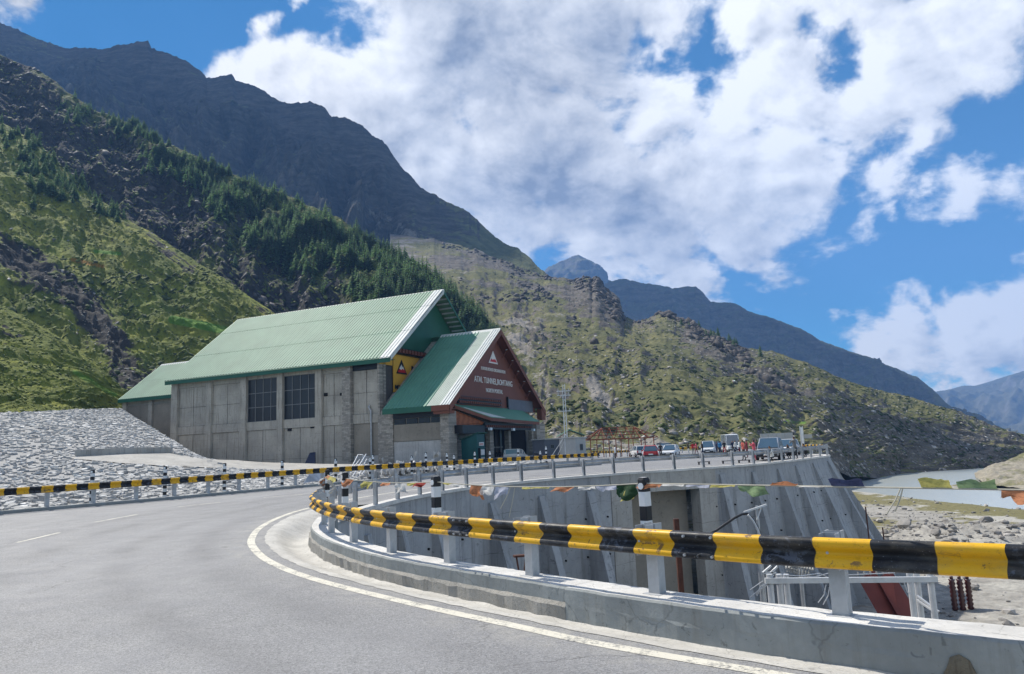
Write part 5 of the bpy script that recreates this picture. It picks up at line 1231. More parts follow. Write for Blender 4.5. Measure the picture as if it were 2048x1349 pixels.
for px, py0, py1, d, lab in ((1136, 768, 912, 101, 'slender pale lattice mast standing between the two cabins'), ):
    a = P(px, py1, d); h = P(px, py0, d).z-a.z; t = empty('lattice_mast', a, 0, label=lab, cat='mast')
    for x in (-.32, .0):
        mb = MB(); hh = h*(1 if x == 0 else .985); mb.tube([(x, 0, 0), (x+.05, 0, hh)], [.085, .05], 6); mb.build('pole', M['steel_w'], t)
    mb = MB()
    for k in range(16): z = h*.42+k*h*.036; mb.bar((-.3, 0, z), (.03, 0, z+h*.036*(k % 2)), .04)
    mb.build('lattice', M['steel_w'], t)
    for z in (.62, .84, .9):
        mb = MB(); mb.box((-.15, 0, h*z), (1.9, .09, .09)); ca = mb.build('cross_arm', M['steel_w'], t)
        for x in (-.9, -.3, .55): mb = MB(); mb.tube([(x, 0, h*z+.05), (x, 0, h*z+.4)], .07, 6); mb.build('insulator', M['cabin_w'], ca)
    mb = MB(); mb.tube([(-2.2, .3, 0), (-.1, 0, h*.3)], .035, 5); mb.tube([(-1.4, .6, 0), (-.1, 0, h*.26)], .035, 5); mb.build('stay', M['steel_w'], t)
# rusty pavilion frame
pv = P(1246, 909, 112); pav = empty('pavilion_frame', (pv.x, pv.y, .35), math.radians(4), label='unfinished rust red steel pavilion frame with a bare hipped roof', cat='pavilion')
Wp, Dp, Hp = 9.6, 5.4, 2.75; Hr = 4.55
for x in np.linspace(-Wp/2, Wp/2, 6):
    for y in (0, Dp):
        mb = MB(); mb.box((x, y, Hp/2), (.12, .12, Hp)); mb.build('column', M['rust'], pav)
for y in (0, Dp): mb = MB(); mb.box((0, y, Hp+.06), (Wp+1.2, .13, .13)); mb.build('eave_beam', M['rust'], pav)
for x in (-Wp/2, Wp/2): mb = MB(); mb.box((x, Dp/2, Hp+.07), (.13, Dp-.14, .13)); mb.build('eave_beam', M['rust'], pav)
rx = 2.5
for (x0, y0, x1) in [(x, y, max(-rx, min(rx, x))) for x in np.linspace(-Wp/2-.6, Wp/2+.6, 9) for y in (-.3, Dp+.3)]:
    mb = MB(); mb.bar((x0, y0, Hp+.1), (x1, Dp/2, Hr), .085); mb.build('rafter', M['rust'], pav)
mb = MB(); mb.box((0, Dp/2, Hr), (2*rx, .12, .12)); mb.build('ridge_beam', M['rust'], pav)
for t in (.3, .55, .8):
    mb = MB(); xx = (Wp/2+.6)*(1-t)+rx*t; yy = -.3*(1-t)+Dp/2*t; z = (Hp+.1)*(1-t)+Hr*t+.06
    mb.bar((-xx, yy, z), (xx, yy, z), .06); mb.bar((-xx, Dp-yy, z), (xx, Dp-yy, z), .06); mb.bar((-xx, yy, z), (-xx, Dp-yy, z), .06); mb.bar((xx, yy, z), (xx, Dp-yy, z), .06); mb.build('purlin', M['rust'], pav)
for x in (-rx, rx): mb = MB(); mb.bar((x, Dp/2, Hp), (x, Dp/2, Hr), .09); mb.build('king_post', M['rust'], pav)

# ------------------------------------------------------------------ conifers
def conifer(tiers, nb, seed, h=1., r=.23, lod=1):
    rg = np.random.default_rng(seed); mb = MB()
    mb.tube([(0, 0, -.06), (0, 0, .5), (0, 0, .97)], [.018, .012, .003], 5, m=0)
    for i in range(tiers):
        f = i/(tiers-1); z = .10+.86*f; R = r*(1-f)**.8*(.85+.3*rg.uniform())+.012
        n = max(4, int(nb*(1-f*.55)))
        for k in range(n):
            a = 2*math.pi*(k+rg.uniform(-.35, .35))/n+i*.7; L = R*rg.uniform(.65, 1.18); dr = L*rg.uniform(.25, .6); w = L*.42+.012
            c, s = math.cos(a), math.sin(a); zz = z+rg.uniform(-.02, .02)
            p0 = Vector((c*.01, s*.01, zz+.02)); pm = Vector((c*L*.55, s*L*.55, zz-dr*.25)); p1 = Vector((c*L, s*L, zz-dr))
            t = Vector((-s, c, 0))
            if lod: mb.add([p0, pm+t*w*.5+Vector((0, 0, -.012)), p1, pm-t*w*.5+Vector((0, 0, -.012)), pm+Vector((0, 0, .018))], [(0, 1, 4), (1, 2, 4), (2, 3, 4), (3, 0, 4)], 1)
            else: mb.add([p0, pm+t*w*.55, p1, pm-t*w*.55], [(0, 1, 2, 3)], 1)
    return mb
TREES = [conifer(15, 11, k, r=.20+.02*(k % 5)).mesh('conifer', [M['trunk'], M['needle']]) for k in range(7)]
def sample(lay, px, fy):
    """nearest grid vertex of a layer to a pixel"""
    L = LAY[lay]; j = int(np.clip(np.searchsorted(L['px'], px), 0, len(L['px'])-1)); col_ = L['G'][:, j]
    _, y = topx(col_); i = int(np.argmin(abs(y-fy))); return col_[i], L['n'][i, j]
def ridge_y(lay, px):
    L = LAY[lay]; j = int(np.clip(np.searchsorted(L['px'], px), 0, len(L['px'])-1)); _, y = topx(L['G'][-1:, j]); return float(y[0])
spots = []
lowb = lambda x: np.interp(x, [270, 330, 400, 480, 560, 640, 720, 850, 960, 1010], [300, 345, 395, 470, 545, 575, 600, 640, 690, 720])
k = 0
while k < 1900:
    px = RNG.uniform(270, 1010); top = ridge_y('forest_hillside', px)+3; bot = lowb(px)+RNG.normal(0, 12); fy = RNG.uniform(0, 1)
    if bot <= top+3: k += .05; continue
    y = top+(bot-top)*fy
    if px < 420 and RNG.uniform() < .35: continue
    p, n = sample('forest_hillside', px, y)
    if fbm(np.array([p])*.028+4, 3)[0] < -.13+.10*RNG.normal(): k += .02; continue
    spots.append((p, px, y, 'forest')); k += 1
for (x, y, n, sx, sy) in ((190, 225, 26, 50, 16), (255, 262, 22, 22, 16), (140, 228, 10, 25, 12), (500, 490, 10, 30, 18), (300, 300, 10, 30, 20)):
    for _ in range(n):
        px = RNG.normal(x, sx); yy = max(ridge_y('forest_hillside', px)+4, RNG.normal(y, sy)); p, nn = sample('forest_hillside', px, yy); spots.append((p, px, yy, 'high'))
for (x, y, n, sx, sy) in ((20, 270, 26, 28, 16), (80, 335, 28, 28, 18), (150, 380, 28, 30, 14), (215, 425, 14, 20, 10), (120, 400, 8, 40, 12)):
    for _ in range(n):
        px = RNG.normal(x, sx); yy = max(ridge_y('grassy_hillside', px)+3, RNG.normal(y, sy)); p, nn = sample('grassy_hillside', px, yy); spots.append((p, px, yy, 'spur'))
for (x, y, n, sx, sy) in ((1440, 672, 7, 10, 3), (1468, 690, 4, 5, 4), (1370, 660, 3, 22, 8), (1540, 705, 2, 22, 5)):
    for _ in range(n):
        px = RNG.normal(x, sx); yy = max(ridge_y('rocky_hillside', px)+1, RNG.normal(y, sy)); p, nn = sample('rocky_hillside', px, yy); spots.append((p, px, yy, 'mid'))
LBL = dict(forest='dark green conifer in the dense forest band on the slope behind the hall', high='dark conifer in the open clumps high on the left forest ridge', spur='dark green conifer among the clumps along the crest of the grassy left hillside', mid='small dark conifer on the crest of the rocky hillside beyond the car park')
GRP = dict(forest='conifers of the forest band', high='conifers high on the left ridge', spur='conifers on the grassy crest', mid='conifers on the rocky crest')
HT = dict(forest=(5., 11.5), high=(5, 10.5), spur=(4.5, 10.), mid=(4, 8))
def vis(s): return s[0][1]-(0 if s[3] in ('forest',) else 200)
spots.sort(key=vis); nmain = 0; bulk = MB(); BV = [conifer(11, 7, 50+k, r=.21+.02*k, lod=0) for k in range(5)]
for p, px, y, kd in spots:
    h = RNG.uniform(*HT[kd])*(1.0 if kd != 'forest' else 1.0); a = RNG.uniform(0, 6.28); wd_ = RNG.uniform(.9, 1.5)
    if nmain < 300:
        o = bpy.data.objects.new('conifer', TREES[nmain % 7]); COL.objects.link(o); nmain += 1
        o.location = Vector(p)-Vector((0, 0, .3)); o.rotation_euler = (RNG.normal(0, .03), RNG.normal(0, .03), a); o.scale = (h*wd_, h*wd_, h)
        tag(o, LBL[kd], 'conifer', GRP[kd])
    else:
        src = BV[RNG.integers(5)]; c, s = math.cos(a), math.sin(a); w = h*wd_
        b = len(bulk.v); bulk.v += [(p[0]+(v[0]*c-v[1]*s)*w, p[1]+(v[0]*s+v[1]*c)*w, p[2]-.3+v[2]*h) for v in src.v]; bulk.f += [tuple(i+b for i in f) for f in src.f]; bulk.m += src.m; bulk.a += src.a
bulk.build('conifer_forest', [M['trunk'], M['needle']], kind='stuff', label='mass of further dark conifers on the forested slope')

# ------------------------------------------------------------------ shrubs and rocks on the slopes
def ico(sub=1):
    bm = bmesh.new(); bmesh.ops.create_icosphere(bm, subdivisions=sub, radius=1); v = [tuple(x.co) for x in bm.verts]; f = [tuple(x.index for x in fc.verts) for fc in bm.faces]; bm.free(); return np.array(v), f
IV, IF = ico(1); IV2, IF2 = ico(2)
def scatter(name, lay, n, cond, size, flat, mat, sink=.3, hemi=True, rough=.25, many=3, label=None, sub=1, pw=1.):
    L = LAY[lay]; G = L['G']; R, C = G.shape[:2]; nf = len(L['T']); V, Fc = (IV, IF) if sub == 1 else (IV2, IF2)
    ii = RNG.integers(2, nf-1, n*many); jj = RNG.integers(1, C-1, n*many); P_ = G[ii, jj]; x, y = topx(P_)
    # even cover on the ground: thin out cells that are small
    cell = np.linalg.norm(np.cross(G[ii, jj]-G[ii-1, jj], G[ii, jj]-G[ii, jj-1]), axis=1)
    ok = (x > -60) & (x < 2110) & (RNG.uniform(size=n*many) < np.minimum(1, cell/np.median(cell)/P_[:, 1]**.8*np.median(P_[:, 1]**.8)*.8))
    if cond is not None: ok &= cond(x, y, P_, L['A'], ii, jj)
    sel = np.where(ok)[0][:n]; vs = []; fs = []; base = 0; Fa = np.array(Fc)
    for s_ in sel:
        r = size[0]*(size[1]/size[0])**(RNG.uniform()**pw); sc = np.array([r*RNG.uniform(.7, 1.3), r*RNG.uniform(.7, 1.3), r*flat*RNG.uniform(.7, 1.3)])
        v = V*(1+rough*RNG.normal(size=(len(V), 1)))*sc; a = RNG.uniform(0, 6.28); c, q = math.cos(a), math.sin(a)
        v = v @ np.array([[c, q, 0], [-q, c, 0], [0, 0, 1]]); n_ = L['n'][ii[s_], jj[s_]]; k_ = np.clip(n_[:2]/max(.35, n_[2]), -.9, .9)*.75; v[:, 2] -= k_[0]*v[:, 0]+k_[1]*v[:, 1]
        vs.append(v+P_[s_]+np.array([0, 0, r*flat*(1-sink)*.5])); fs.append(Fa+base); base += len(V)
    V_ = np.concatenate(vs); F_ = np.concatenate(fs)
    me = bpy.data.meshes.new(name); me.vertices.add(len(V_)); me.vertices.foreach_set('co', V_.astype(np.float32).reshape(-1)); me.loops.add(F_.size); me.loops.foreach_set('vertex_index', F_.astype(np.int32).reshape(-1))
    me.polygons.add(len(F_)); me.polygons.foreach_set('loop_start', np.arange(0, F_.size, 3, dtype=np.int32)); me.update(calc_edges=True); me.materials.append(mat)
    o = bpy.data.objects.new(name, me); COL.objects.link(o); return tag(o, label, kind='stuff')
def c_crag(x, y, P_, A, ii, jj):
    m = near_line(x, y, [(1165, 570), (1190, 565), (1215, 600), (1238, 630)], 16)+.8*near_line(x, y, [(1140, 562), (1165, 556)], 7)+.75*near_line(x, y, [(1320, 628), (1345, 634), (1385, 652)], 8)+.7*near_line(x, y, [(1390, 665), (1440, 690), (1490, 712)], 14)+.6*near_line(x, y, [(1270, 640), (1300, 645)], 9)+.45*near_line(x, y, [(910, 560), (960, 600), (1030, 600), (1080, 590)], 18)+.5*near_line(x, y, [(1150, 640), (1190, 690)], 12)+.4*near_line(x, y, [(1490, 740), (1600, 790)], 14)+.62*near_line(x, y, [(800, 478), (870, 490), (950, 505), (1040, 540), (1100, 556)], 9)+.42*near_line(x, y, [(1030, 560), (1120, 610)], 16)
    return (RNG.uniform(size=x.shape) < m*1.2-.35) & (x > 885)
gn = lambda P_, f, o=0.: fbm(P_*f+o, 4)
def c_grass(x, y, P_, A, ii, jj): return (A['rock'][ii, jj]+.5*gn(P_, .03) < .38) & (A['field'][ii, jj] < .3)
def c_mid_b(x, y, P_, A, ii, jj): return (gn(P_, .022, 4.) > -.10) & (A['field'][ii, jj] < .3) & (A['scree'][ii, jj] < .35)
def c_rocky(x, y, P_, A, ii, jj): return (A['rock'][ii, jj]+A['scree'][ii, jj]+.8*gn(P_, .03, 9.) > .12)
scatter('shrubs', 'grassy_hillside', 9000, c_grass, (.2, .8), .42, M['bush'], label='low green shrubs over the grassy hillside', rough=.22, pw=1.6)
scatter('shrubs', 'grassy_hillside', 3000, lambda x, y, P_, A, ii, jj: (gn(P_, .02, 6.) > .12) & (A['field'][ii, jj] < .3), (.35, 1.4), .42, M['scrub'], label='darker scrub patches over the grassy hillside', pw=1.6)
scatter('shrubs', 'grassy_lobe', 4500, c_grass, (.10, .42), .42, M['bush'], label='low shrubs on the nearer grassy lobe', pw=1.6)
scatter('shrubs', 'forest_hillside', 6500, None, (.35, 1.4), .5, M['bush'], label='shrubs and scrub under the forest', pw=1.5)
scatter('shrubs', 'rocky_hillside', 12000, c_mid_b, (.25, 1.15), .32, M['scrub'], label='green shrubs over the rocky hillside', pw=1.7)
scatter('rocks', 'rocky_hillside', 26000, c_rocky, (.13, .85), .5, M['boulder'], sink=.5, rough=.3, label='scattered grey rocks over the hillside beyond the car park', pw=3.)
scatter('crags', 'rocky_hillside', 1300, c_crag, (.8, 3.2), .8, M['crag'], sink=.5, rough=.26, many=90, label='dark broken crags along the crest of the rocky hillside', pw=2.)
scatter('rocks', 'grassy_hillside', 2200, lambda x, y, P_, A, ii, jj: (A['rock'][ii, jj]+A['scree'][ii, jj]+.6*gn(P_, .03, 5.) > .35), (.15, .8), .45, M['boulder'], sink=.6, rough=.3, label='grey rocks on the grassy hillside', pw=2.5)
scatter('rocks', 'forest_hillside', 2500, lambda x, y, P_, A, ii, jj: A['rock'][ii, jj]+A['scree'][ii, jj] > .55, (.5, 2.2), .6, M['boulder_d'], sink=.6, rough=.3, label='rocks on the forest slope', pw=2.)
# boulders of the river flat
def boulder_mesh(seed, sub=2):
    rg = np.random.default_rng(seed); v = IV2.copy()*np.array([1, .75, .6]); 
    for _ in range(7):
        n = rg.normal(size=3); n /= np.linalg.norm(n); d = rg.uniform(.35, .7); k = v @ n; v -= np.maximum(k-d, 0)[:, None]*n*.9
    v *= 1+.05*rg.normal(size=(len(v), 1)); mb = MB(); mb.add(v, IF2); return mb
def floor_z(x, y):
    j = int(np.clip((x+12)/222*329, 0, 329)); i = int(np.clip((y-2)/328*419, 0, 419)); return float(hz[i, j])
BM = [boulder_mesh(k).mesh('boulder', M['boulder']) for k in range(6)]
for px, py, s, lab in ((1730, 1055, 1.9, 'long pale boulder just right of the buttressed wall end'), (1716, 1040, 1.5, 'dark angular boulder touching the end of the retaining wall'), (1788, 1068, 1.6, 'dark boulder in the rubble left of the pale gravel heap'), (1812, 1052, 2.1, 'broad grey boulder in the middle of the rubble heap'), (1968, 1043, 1.9, 'square brown boulder standing alone on the rubble crest'), (1870, 1068, 1.3, 'grey boulder at the right end of the rubble heap'), (1760, 1043, 1.1, 'small grey boulder on top of the rubble heap')):
    d = 90
    for _ in range(4):
        q = P(px, py, d); z = floor_z(q.x, q.y); q = PZ(px, py, z+.2); d = min(200, max(40, q.y))
    o = bpy.data.objects.new('boulder', BM[RNG.integers(6)]); COL.objects.link(o); o.location = (q.x, q.y, z+.3); o.scale = (s*.62, s*.62, s*.58); o.rotation_euler = (RNG.normal(0, .3), RNG.normal(0, .3), RNG.uniform(0, 6)); tag(o, lab, 'boulder')
rv = []; 
while len(rv) < 5200:
    x, y = RNG.uniform(22, 110), RNG.uniform(28, 165); c = .15+.9*math.exp(-((x-52)/12)**2-((y-88)/11)**2)+.8*math.exp(-((x-70)/12)**2-((y-84)/9)**2)+.6*math.exp(-((x-43)/7)**2-((y-74)/9)**2)
    if 33 < x < 50 and y < 66: c *= .25
    if 70 < x < 81: c *= .25
    if x > 84.5+3*math.sin(y*.03): continue
    if RNG.uniform() < c: rv.append((x, y))
vs, fs, base = [], [], 0
for x, y in rv:
    r = .08*(6.5)**(RNG.uniform()**2.8); v = IV*(1+.25*RNG.normal(size=(len(IV), 1)))*np.array([r, r*.8, r*.6]); a = RNG.uniform(0, 6.28); c, s = math.cos(a), math.sin(a); v = v @ np.array([[c, s, 0], [-s, c, 0], [0, 0, 1]])
    vs.append(v+np.array([x, y, floor_z(x, y)+r*.25])); fs += [tuple(i+base for i in f) for f in IF]; base += len(IV)
mb = MB(); mb.add(np.concatenate(vs), fs); mb.build('rubble', M['boulder'], kind='stuff', label='grey rubble strewn over the river flat')

# ------------------------------------------------------------------ prayer flags
def cat_line(p, q, sag, n): return [Vector(p).lerp(Vector(q), t)-Vector((0, 0, sag*4*t*(1-t))) for t in np.linspace(0, 1, n)]
posts_xy = []
for px in (621, 676, 858, 1281):
    i = s_fp_px(px); q = FP[i]+FN[i]*.40; posts_xy.append(Vector((q[0], q[1], zrf(*q)+.70+.86)))
i = int(np.argmin(abs(FS-7.4))); q = FP[i]+FN[i]*.42; endp = Vector((q[0], q[1], 1.42))
line = []; anchors = posts_xy+[P(2330, 985, 5.2)]
pf = empty('prayer_flag_string', posts_xy[2], label='string of faded prayer flags strung between the banded posts across the picture', cat='prayer flags')
for a, b_, sg in zip(anchors[:-1], anchors[1:], (.03, .05, .06, .0)): line += cat_line(a, b_, sg, 14)[(1 if line else 0):]
mb = MB(); mb.tube(line, .008, 5); mb.build('cord', M['rope'], pf, org=pf.location)
lx, ly = topx(np.array([tuple(v) for v in line]))
def line_at(px): 
    i = float(np.interp(px, lx, range(len(lx)))); j = min(int(i), len(line)-2); return line[j].lerp(line[j+1], i-j)
def flag(px0, px1, drop, colr, seed, blow=.5, twist=0., up=0.):
    rg = np.random.default_rng(seed); a, b_ = line_at(px0), line_at(px1); u = b_-a; n = 9; mm = 6; rows = []
    side = Vector((u.y, -u.x, 0)).normalized()
    for j in range(mm):
        f = j/(mm-1); r = []
        for i in range(n):
            t = i/(n-1); k = drop*f*(1-.25*rg.uniform()*(f > .6)); wv = (math.sin(t*7+seed+f*2.2)*.3+.35*mnoise.noise(Vector((t*3.5, f*3, seed*3.1))))*drop*f
            r.append(a+u*(t+f*twist*.35)+Vector((0, 0, -k*(1-blow*.5)+up*f+.10*drop*math.sin(t*9+seed*1.7)*f+.4*drop*f*mnoise.noise(Vector((t*2.6, seed*1.7, f)))))+side*(blow*k*.8+wv))
        rows.append(r)
    mb = MB(); mb.loft(rows, closed=False, cap=False); return mb.build('flag', M['flag_'+colr], pf, org=pf.location, smooth=True)
FL = [(640, 662, .16, 'orange', .9), (655, 672, .2, 'yellow', .6), (690, 708, .22, 'orange', .5), (728, 746, .2, 'yellow', .4), (765, 782, .12, 'orange', .8), (792, 812, .26, 'white', .3), (815, 832, .10, 'yellow', .7), (828, 852, .16, 'red', .9),
 (888, 905, .06, 'yellow', .9), (908, 930, .09, 'white', .7), (942, 966, .22, 'orange', .15), (966, 990, .20, 'white', .5), (992, 1018, .22, 'pale', .35), (1046, 1062, .08, 'yellow', .9), (1064, 1100, .05, 'yellow', .9),
 (1112, 1150, .13, 'orange', .5), (1156, 1190, .08, 'white', .6), (1192, 1232, .10, 'pale', .5), (1234, 1272, .24, 'dgreen', .35), (1246, 1268, .27, 'yellow', .15), (1276, 1324, .10, 'orange', .7), (1326, 1370, .05, 'white', .9), (1374, 1420, .06, 'pale', .7),
 (1424, 1472, .07, 'yellow', .8), (1476, 1530, .15, 'green', .3), (1540, 1592, .07, 'orange', .9), (1602, 1660, .06, 'white', .9), (1664, 1730, .05, 'blue', .9), (1844, 1906, .08, 'yellow', .8), (1918, 1996, .07, 'green', .9), (2004, 2075, .13, 'orange', .4)]
for k, (a, b_, dr, c, bl) in enumerate(FL):
    up = {1112: .02, 1540: .06, 1844: .12, 1918: .10, 1664: .09, 1602: .02, 1326: .0}.get(a, 0.)
    flag(a, b_, dr*.82, c, k+3, bl, RNG.uniform(-.4, .6), up)
for px, ln, dx in ((1030, .42, -.1), (1022, .30, -.16), (1802, .22, -.14), (1806, .20, -.08)):
    a = line_at(px); mb = MB(); mb.tube([a, a+Vector((dx*.4, 0, -ln*.45)), a+Vector((dx, .02, -ln))], .006, 5); mb.build('tassel', M['rope'], pf, org=pf.location)
for k, (px, c) in enumerate(((606, 'white'), (612, 'white'), (628, 'orange'), (634, 'white'), (668, 'white'))):
    a = line_at(px if px > 621 else 622)+Vector((RNG.normal(0, .08)-.05, 0, RNG.normal(-.05, .08))); mb = MB(); mb.tube([a+Vector((math.sin(j*1.9+k)*.09, .04*j, -.09*j+.04*math.cos(j*2.+k))) for j in range(5)], [.02, .05, .035, .045, .015], 6); mb.build('scarf', M['flag_'+c], pf, org=pf.location)

# ------------------------------------------------------------------ roadside clutter by the hall: stair rails, tarpaulins, rubble bags, signs
def gpt(px, py, fall=80):
    h = slope_hit(px, py); return h if h is not None else P(px, py, fall)
a = P(690, 962, 58); sr = empty('stair_railing', a, 0, label='pale steel stair railings leaning up behind the striped rail left of the pillar', cat='railing')
for (x0, y0, x1, y1) in ((690, 962, 716, 910), (700, 962, 732, 909), (712, 964, 733, 919), (704, 940, 719, 920), (724, 950, 737, 928)):
    p, q = P(x0, y0, 58), P(x1, y1, 66); mb = MB(); mb.tube([p, q], .05, 6); mb.build('rail', M['steel_w'], sr, org=a)
for (x0, y0, x1, y1, d0, d1) in ((716, 910, 726, 910, 66, 65), (726, 910, 726, 932, 65, 65), (733, 919, 740, 919, 66, 66), (740, 919, 740, 940, 66, 66)):
    mb = MB(); mb.tube([P(x0, y0, d0), P(x1, y1, d1)], .045, 6); mb.build('rail', M['steel_w'], sr, org=a)
def sheet(name, pts, mat, lab, cat, th=.08):
    mb = MB(); c = sum((Vector(p) for p in pts), Vector())/len(pts); mb.prism(pts, (0, th, th*.6)); o = mb.build(name, M[mat], org=c); o.location = c; return tag(o, lab, cat)
sheet('tarpaulin', [P(609, 929, 112), P(618, 909, 112.6), P(630, 908, 112.6), P(630, 931, 112)], 'tarp_b', 'navy blue tarpaulin propped against the foot of the hall wall', 'tarpaulin', .4)
sheet('display_table', [P(1068, 917, 98), P(1069, 906, 98), P(1082, 909, 98.5), P(1080, 918, 98)], 'black', 'dark slanted stand in front of the right jamb of the portal', 'stand', .3)
junk = MB()
for _ in range(240):
    px = RNG.uniform(735, 880); py = np.interp(px, [735, 880], [962, 946])-abs(RNG.normal(0, 11)); h = gpt(px, py, 60)
    r = RNG.uniform(.25, .9); v, f = slab_verts(r, r*.6, r*.3, RNG); R = Matrix.Rotation(RNG.uniform(0, 6), 3, 'Z') @ Matrix.Rotation(RNG.normal(0, .5), 3, 'X'); junk.add([R @ Vector(q)+h+Vector((0, 0, .1+.5*RNG.uniform())) for q in v], f)
junk.build('debris', M['pitch'], kind='stuff', label='pale rubble and scrap heaped behind the outer rail')
for (x0, y0, x1, y1, lab) in ((628, 958, 650, 944, 'dark slanted trough end beside the leftmost banded scarf post'),): 
    a = P(x0, y0, 50); sheet('concrete_ramp', [P(604, 972, 49.3), P(618, 950, 50.5), P(668, 944, 54), P(640, 966, 51)], 'bare' if 0 else 'galv', 'pale slanted drain slab behind the tip of the bend', 'slab', .2)
p = P(812, 940, 62); q = P(826, 924, 66); mb = MB(); mb.bar(p, q, .35, .16); o = mb.build('timber_plank', M['parapet_top'], org=p); o.location = p; tag(o, 'pale plank sticking up from the rubble behind the striped rail', 'plank')

# ------------------------------------------------------------------ switchyard gantry in the pit
D = 28.
def gp_(px, py, d=D): return P(px, py, d)
gy_ = empty('switchyard_gantry', (gp_(1700, 1160).x, D, FLOOR), label='galvanised switchyard gantry with a long beam standing in the pit below the rail', cat='gantry')
go_ = gy_.location
mb = MB(); a, b_ = gp_(1530, 1162), gp_(1874, 1159); mb.box((a+b_)/2, ((b_-a).length, .12, .19), M=Matrix.Rotation(math.atan2((b_-a).z, (b_-a).x)*-1, 3, 'Y')); bm_ = mb.build('beam', M['steel_w'], gy_, org=go_)
for px, d in ((1541, D), (1560, D+1.2), (1574, D+2.6), (1822, D+2.2), (1836, D+1.), (1863, D)):
    t = gp_(px, 1150 if px < 1600 else 1146, d); mb = MB(); mb.tube([(t.x, t.y+.14, FLOOR), (t.x, t.y+.14, t.z)], .115, 10); po = mb.build('pole', M['steel_w'], gy_, org=go_)
    mb = MB(); mb.tube([(t.x, t.y+.14, t.z-.35), (t.x, t.y+.14, t.z-.25)], .15, 10); mb.build('band', M['galv'], po, org=go_)
for (x0, y0, x1, y1) in ((1526, 1146, 1542, 1132), (1542, 1146, 1555, 1133), (1528, 1146, 1552, 1146)):
    mb = MB(); mb.bar(gp_(x0, y0, D-.15), gp_(x1, y1, D-.15), .10, .06); mb.build('bracket', M['steel_w'], gy_, org=go_)
for (x0, y0, x1, y1) in ((1834, 1192, 1877, 1224), (1834, 1200, 1872, 1226)):
    mb = MB(); mb.bar(gp_(x0, y0, D+1.), gp_(x1, y1, D+.2), .09, .06); mb.build('brace', M['steel_w'], gy_, org=go_)
for k, (x0, y0, x1, y1) in enumerate(((1572, 1134, 1618, 1146), (1575, 1140, 1616, 1152), (1582, 1130, 1625, 1139), (1716, 1148, 1790, 1144))):
    for t in np.linspace(0, 1, 9 if k < 3 else 7):
        c = gp_(x0+(x1-x0)*t, y0+(y1-y0)*t, D+1.5); mb = MB(); d = (gp_(x1, y1, D+1.5)-gp_(x0, y0, D+1.5)).normalized(); mb.tube([c-d*.02, c, c+d*.035], [.03, .085, .03], 8); mb.build('insulator', M['cabin_w'] if k < 3 else M['mullion'], gy_, org=go_)
for (pts) in (((1560, 1150), (1630, 1154), (1660, 1146), (1700, 1150), (1790, 1146)), ((1652, 1170), (1648, 1190), (1636, 1206)), ((1660, 1170), (1656, 1192), (1646, 1210)), ((1500, 1195), (1530, 1170), (1548, 1150)), ((1512, 1190), (1522, 1172), (1540, 1165)), ((1545, 1160), (1532, 1172), (1520, 1180), (1514, 1192)), ((1600, 1152), (1640, 1147), (1655, 1155)), ((1500, 1180), (1526, 1162)), ((1806, 1160), (1815, 1185), (1822, 1190))):
    mb = MB(); mb.tube([gp_(x, y, D+.7) for x, y in pts], .018, 5); mb.build('wire', M['steel_w'], gy_, org=go_)
for px, y0, y1, d in ((1603, 1166, 1205, 34), (1672, 1166, 1210, 33), (1520, 1140, 1200, 29)):
    mb = MB(); t = gp_(px, y0, d); mb.tube([(t.x, t.y, FLOOR), (t.x, t.y, t.z+1)], .09, 8); mb.build('pole', M['galv'], gy_, org=go_)
# cable terminal pole
D2 = 30.; a = P(1513, 1120, D2)
tp = empty('cable_pole', (a.x, D2, FLOOR), label='steel pole with a drooping black cable and a slanted cross arm before the wall', cat='pole'); o_ = tp.location
t = P(1513, 1012, D2); mb = MB(); mb.tube([(t.x, D2, FLOOR), (t.x, D2, t.z)], [.085, .06], 8); mb.build('pole', M['galv'], tp, org=o_)
mb = MB(); mb.bar(P(1488, 1025, D2-.1), P(1533, 1010, D2-.1), .09, .07); mb.build('cross_arm', M['steel_w'], tp, org=o_)
mb = MB(); mb.bar(P(1505, 1038, D2-.05), P(1514, 1060, D2-.05), .05); mb.bar(P(1522, 1016, D2-.05), P(1514, 1040, D2-.05), .05); mb.build('brace', M['steel_w'], tp, org=o_)
mb = MB(); mb.tube([P(x, y, D2-.2) for x, y in ((1405, 1075), (1432, 1062), (1452, 1048), (1470, 1036), (1484, 1029), (1494, 1028), (1503, 1036), (1512, 1050), (1519, 1066), (1522, 1080))], [.05]*5+[.055]*5, 7); mb.build('cable', M['black'], tp, org=o_)
mb = MB(); mb.tube([P(x, y, D2-.3) for x, y in ((1496, 1030), (1506, 1042), (1515, 1058), (1521, 1075), (1524, 1090))], .045, 7); mb.build('conduit', M['steel_w'], tp, org=o_)
for px, y0, y1, d, w, mat, nm, lab in ((1352, 1038, 1185, 34, .11, 'rusty', 'iron_post', 'single rusty iron post standing in the pit before the dark recess'), (1731, 1014, 1078, 60, .05, 'rusty', 'thin_rod', 'taller thin rod standing in front of the rubble right of the wall'), (1765, 1055, 1080, 60, .05, 'rusty', 'thin_rod', 'shorter thin rod standing in front of the rubble')):
    t = P(px, y0, d); mb = MB(); mb.box((0, 0, (t.z-FLOOR)/2), (w*2, w*2, t.z-FLOOR)) if nm == 'iron_post' else mb.tube([(0, 0, 0), (0, 0, t.z-FLOOR)], w, 6)
    if nm == 'iron_post': mb.box((0, 0, .05), (.5, .5, .1))
    o = mb.build(nm, M[mat]); o.location = (t.x, t.y, FLOOR); tag(o, lab, 'post')
a = P(1042, 1112, 32); st_ = empty('steel_trestle', a, .3, label='small dark iron trestle against the buttressed wall', cat='trestle')
mb = MB(); mb.box((0, 0, 0), (.62, .3, .08)); mb.build('top', M['rusty'], st_)
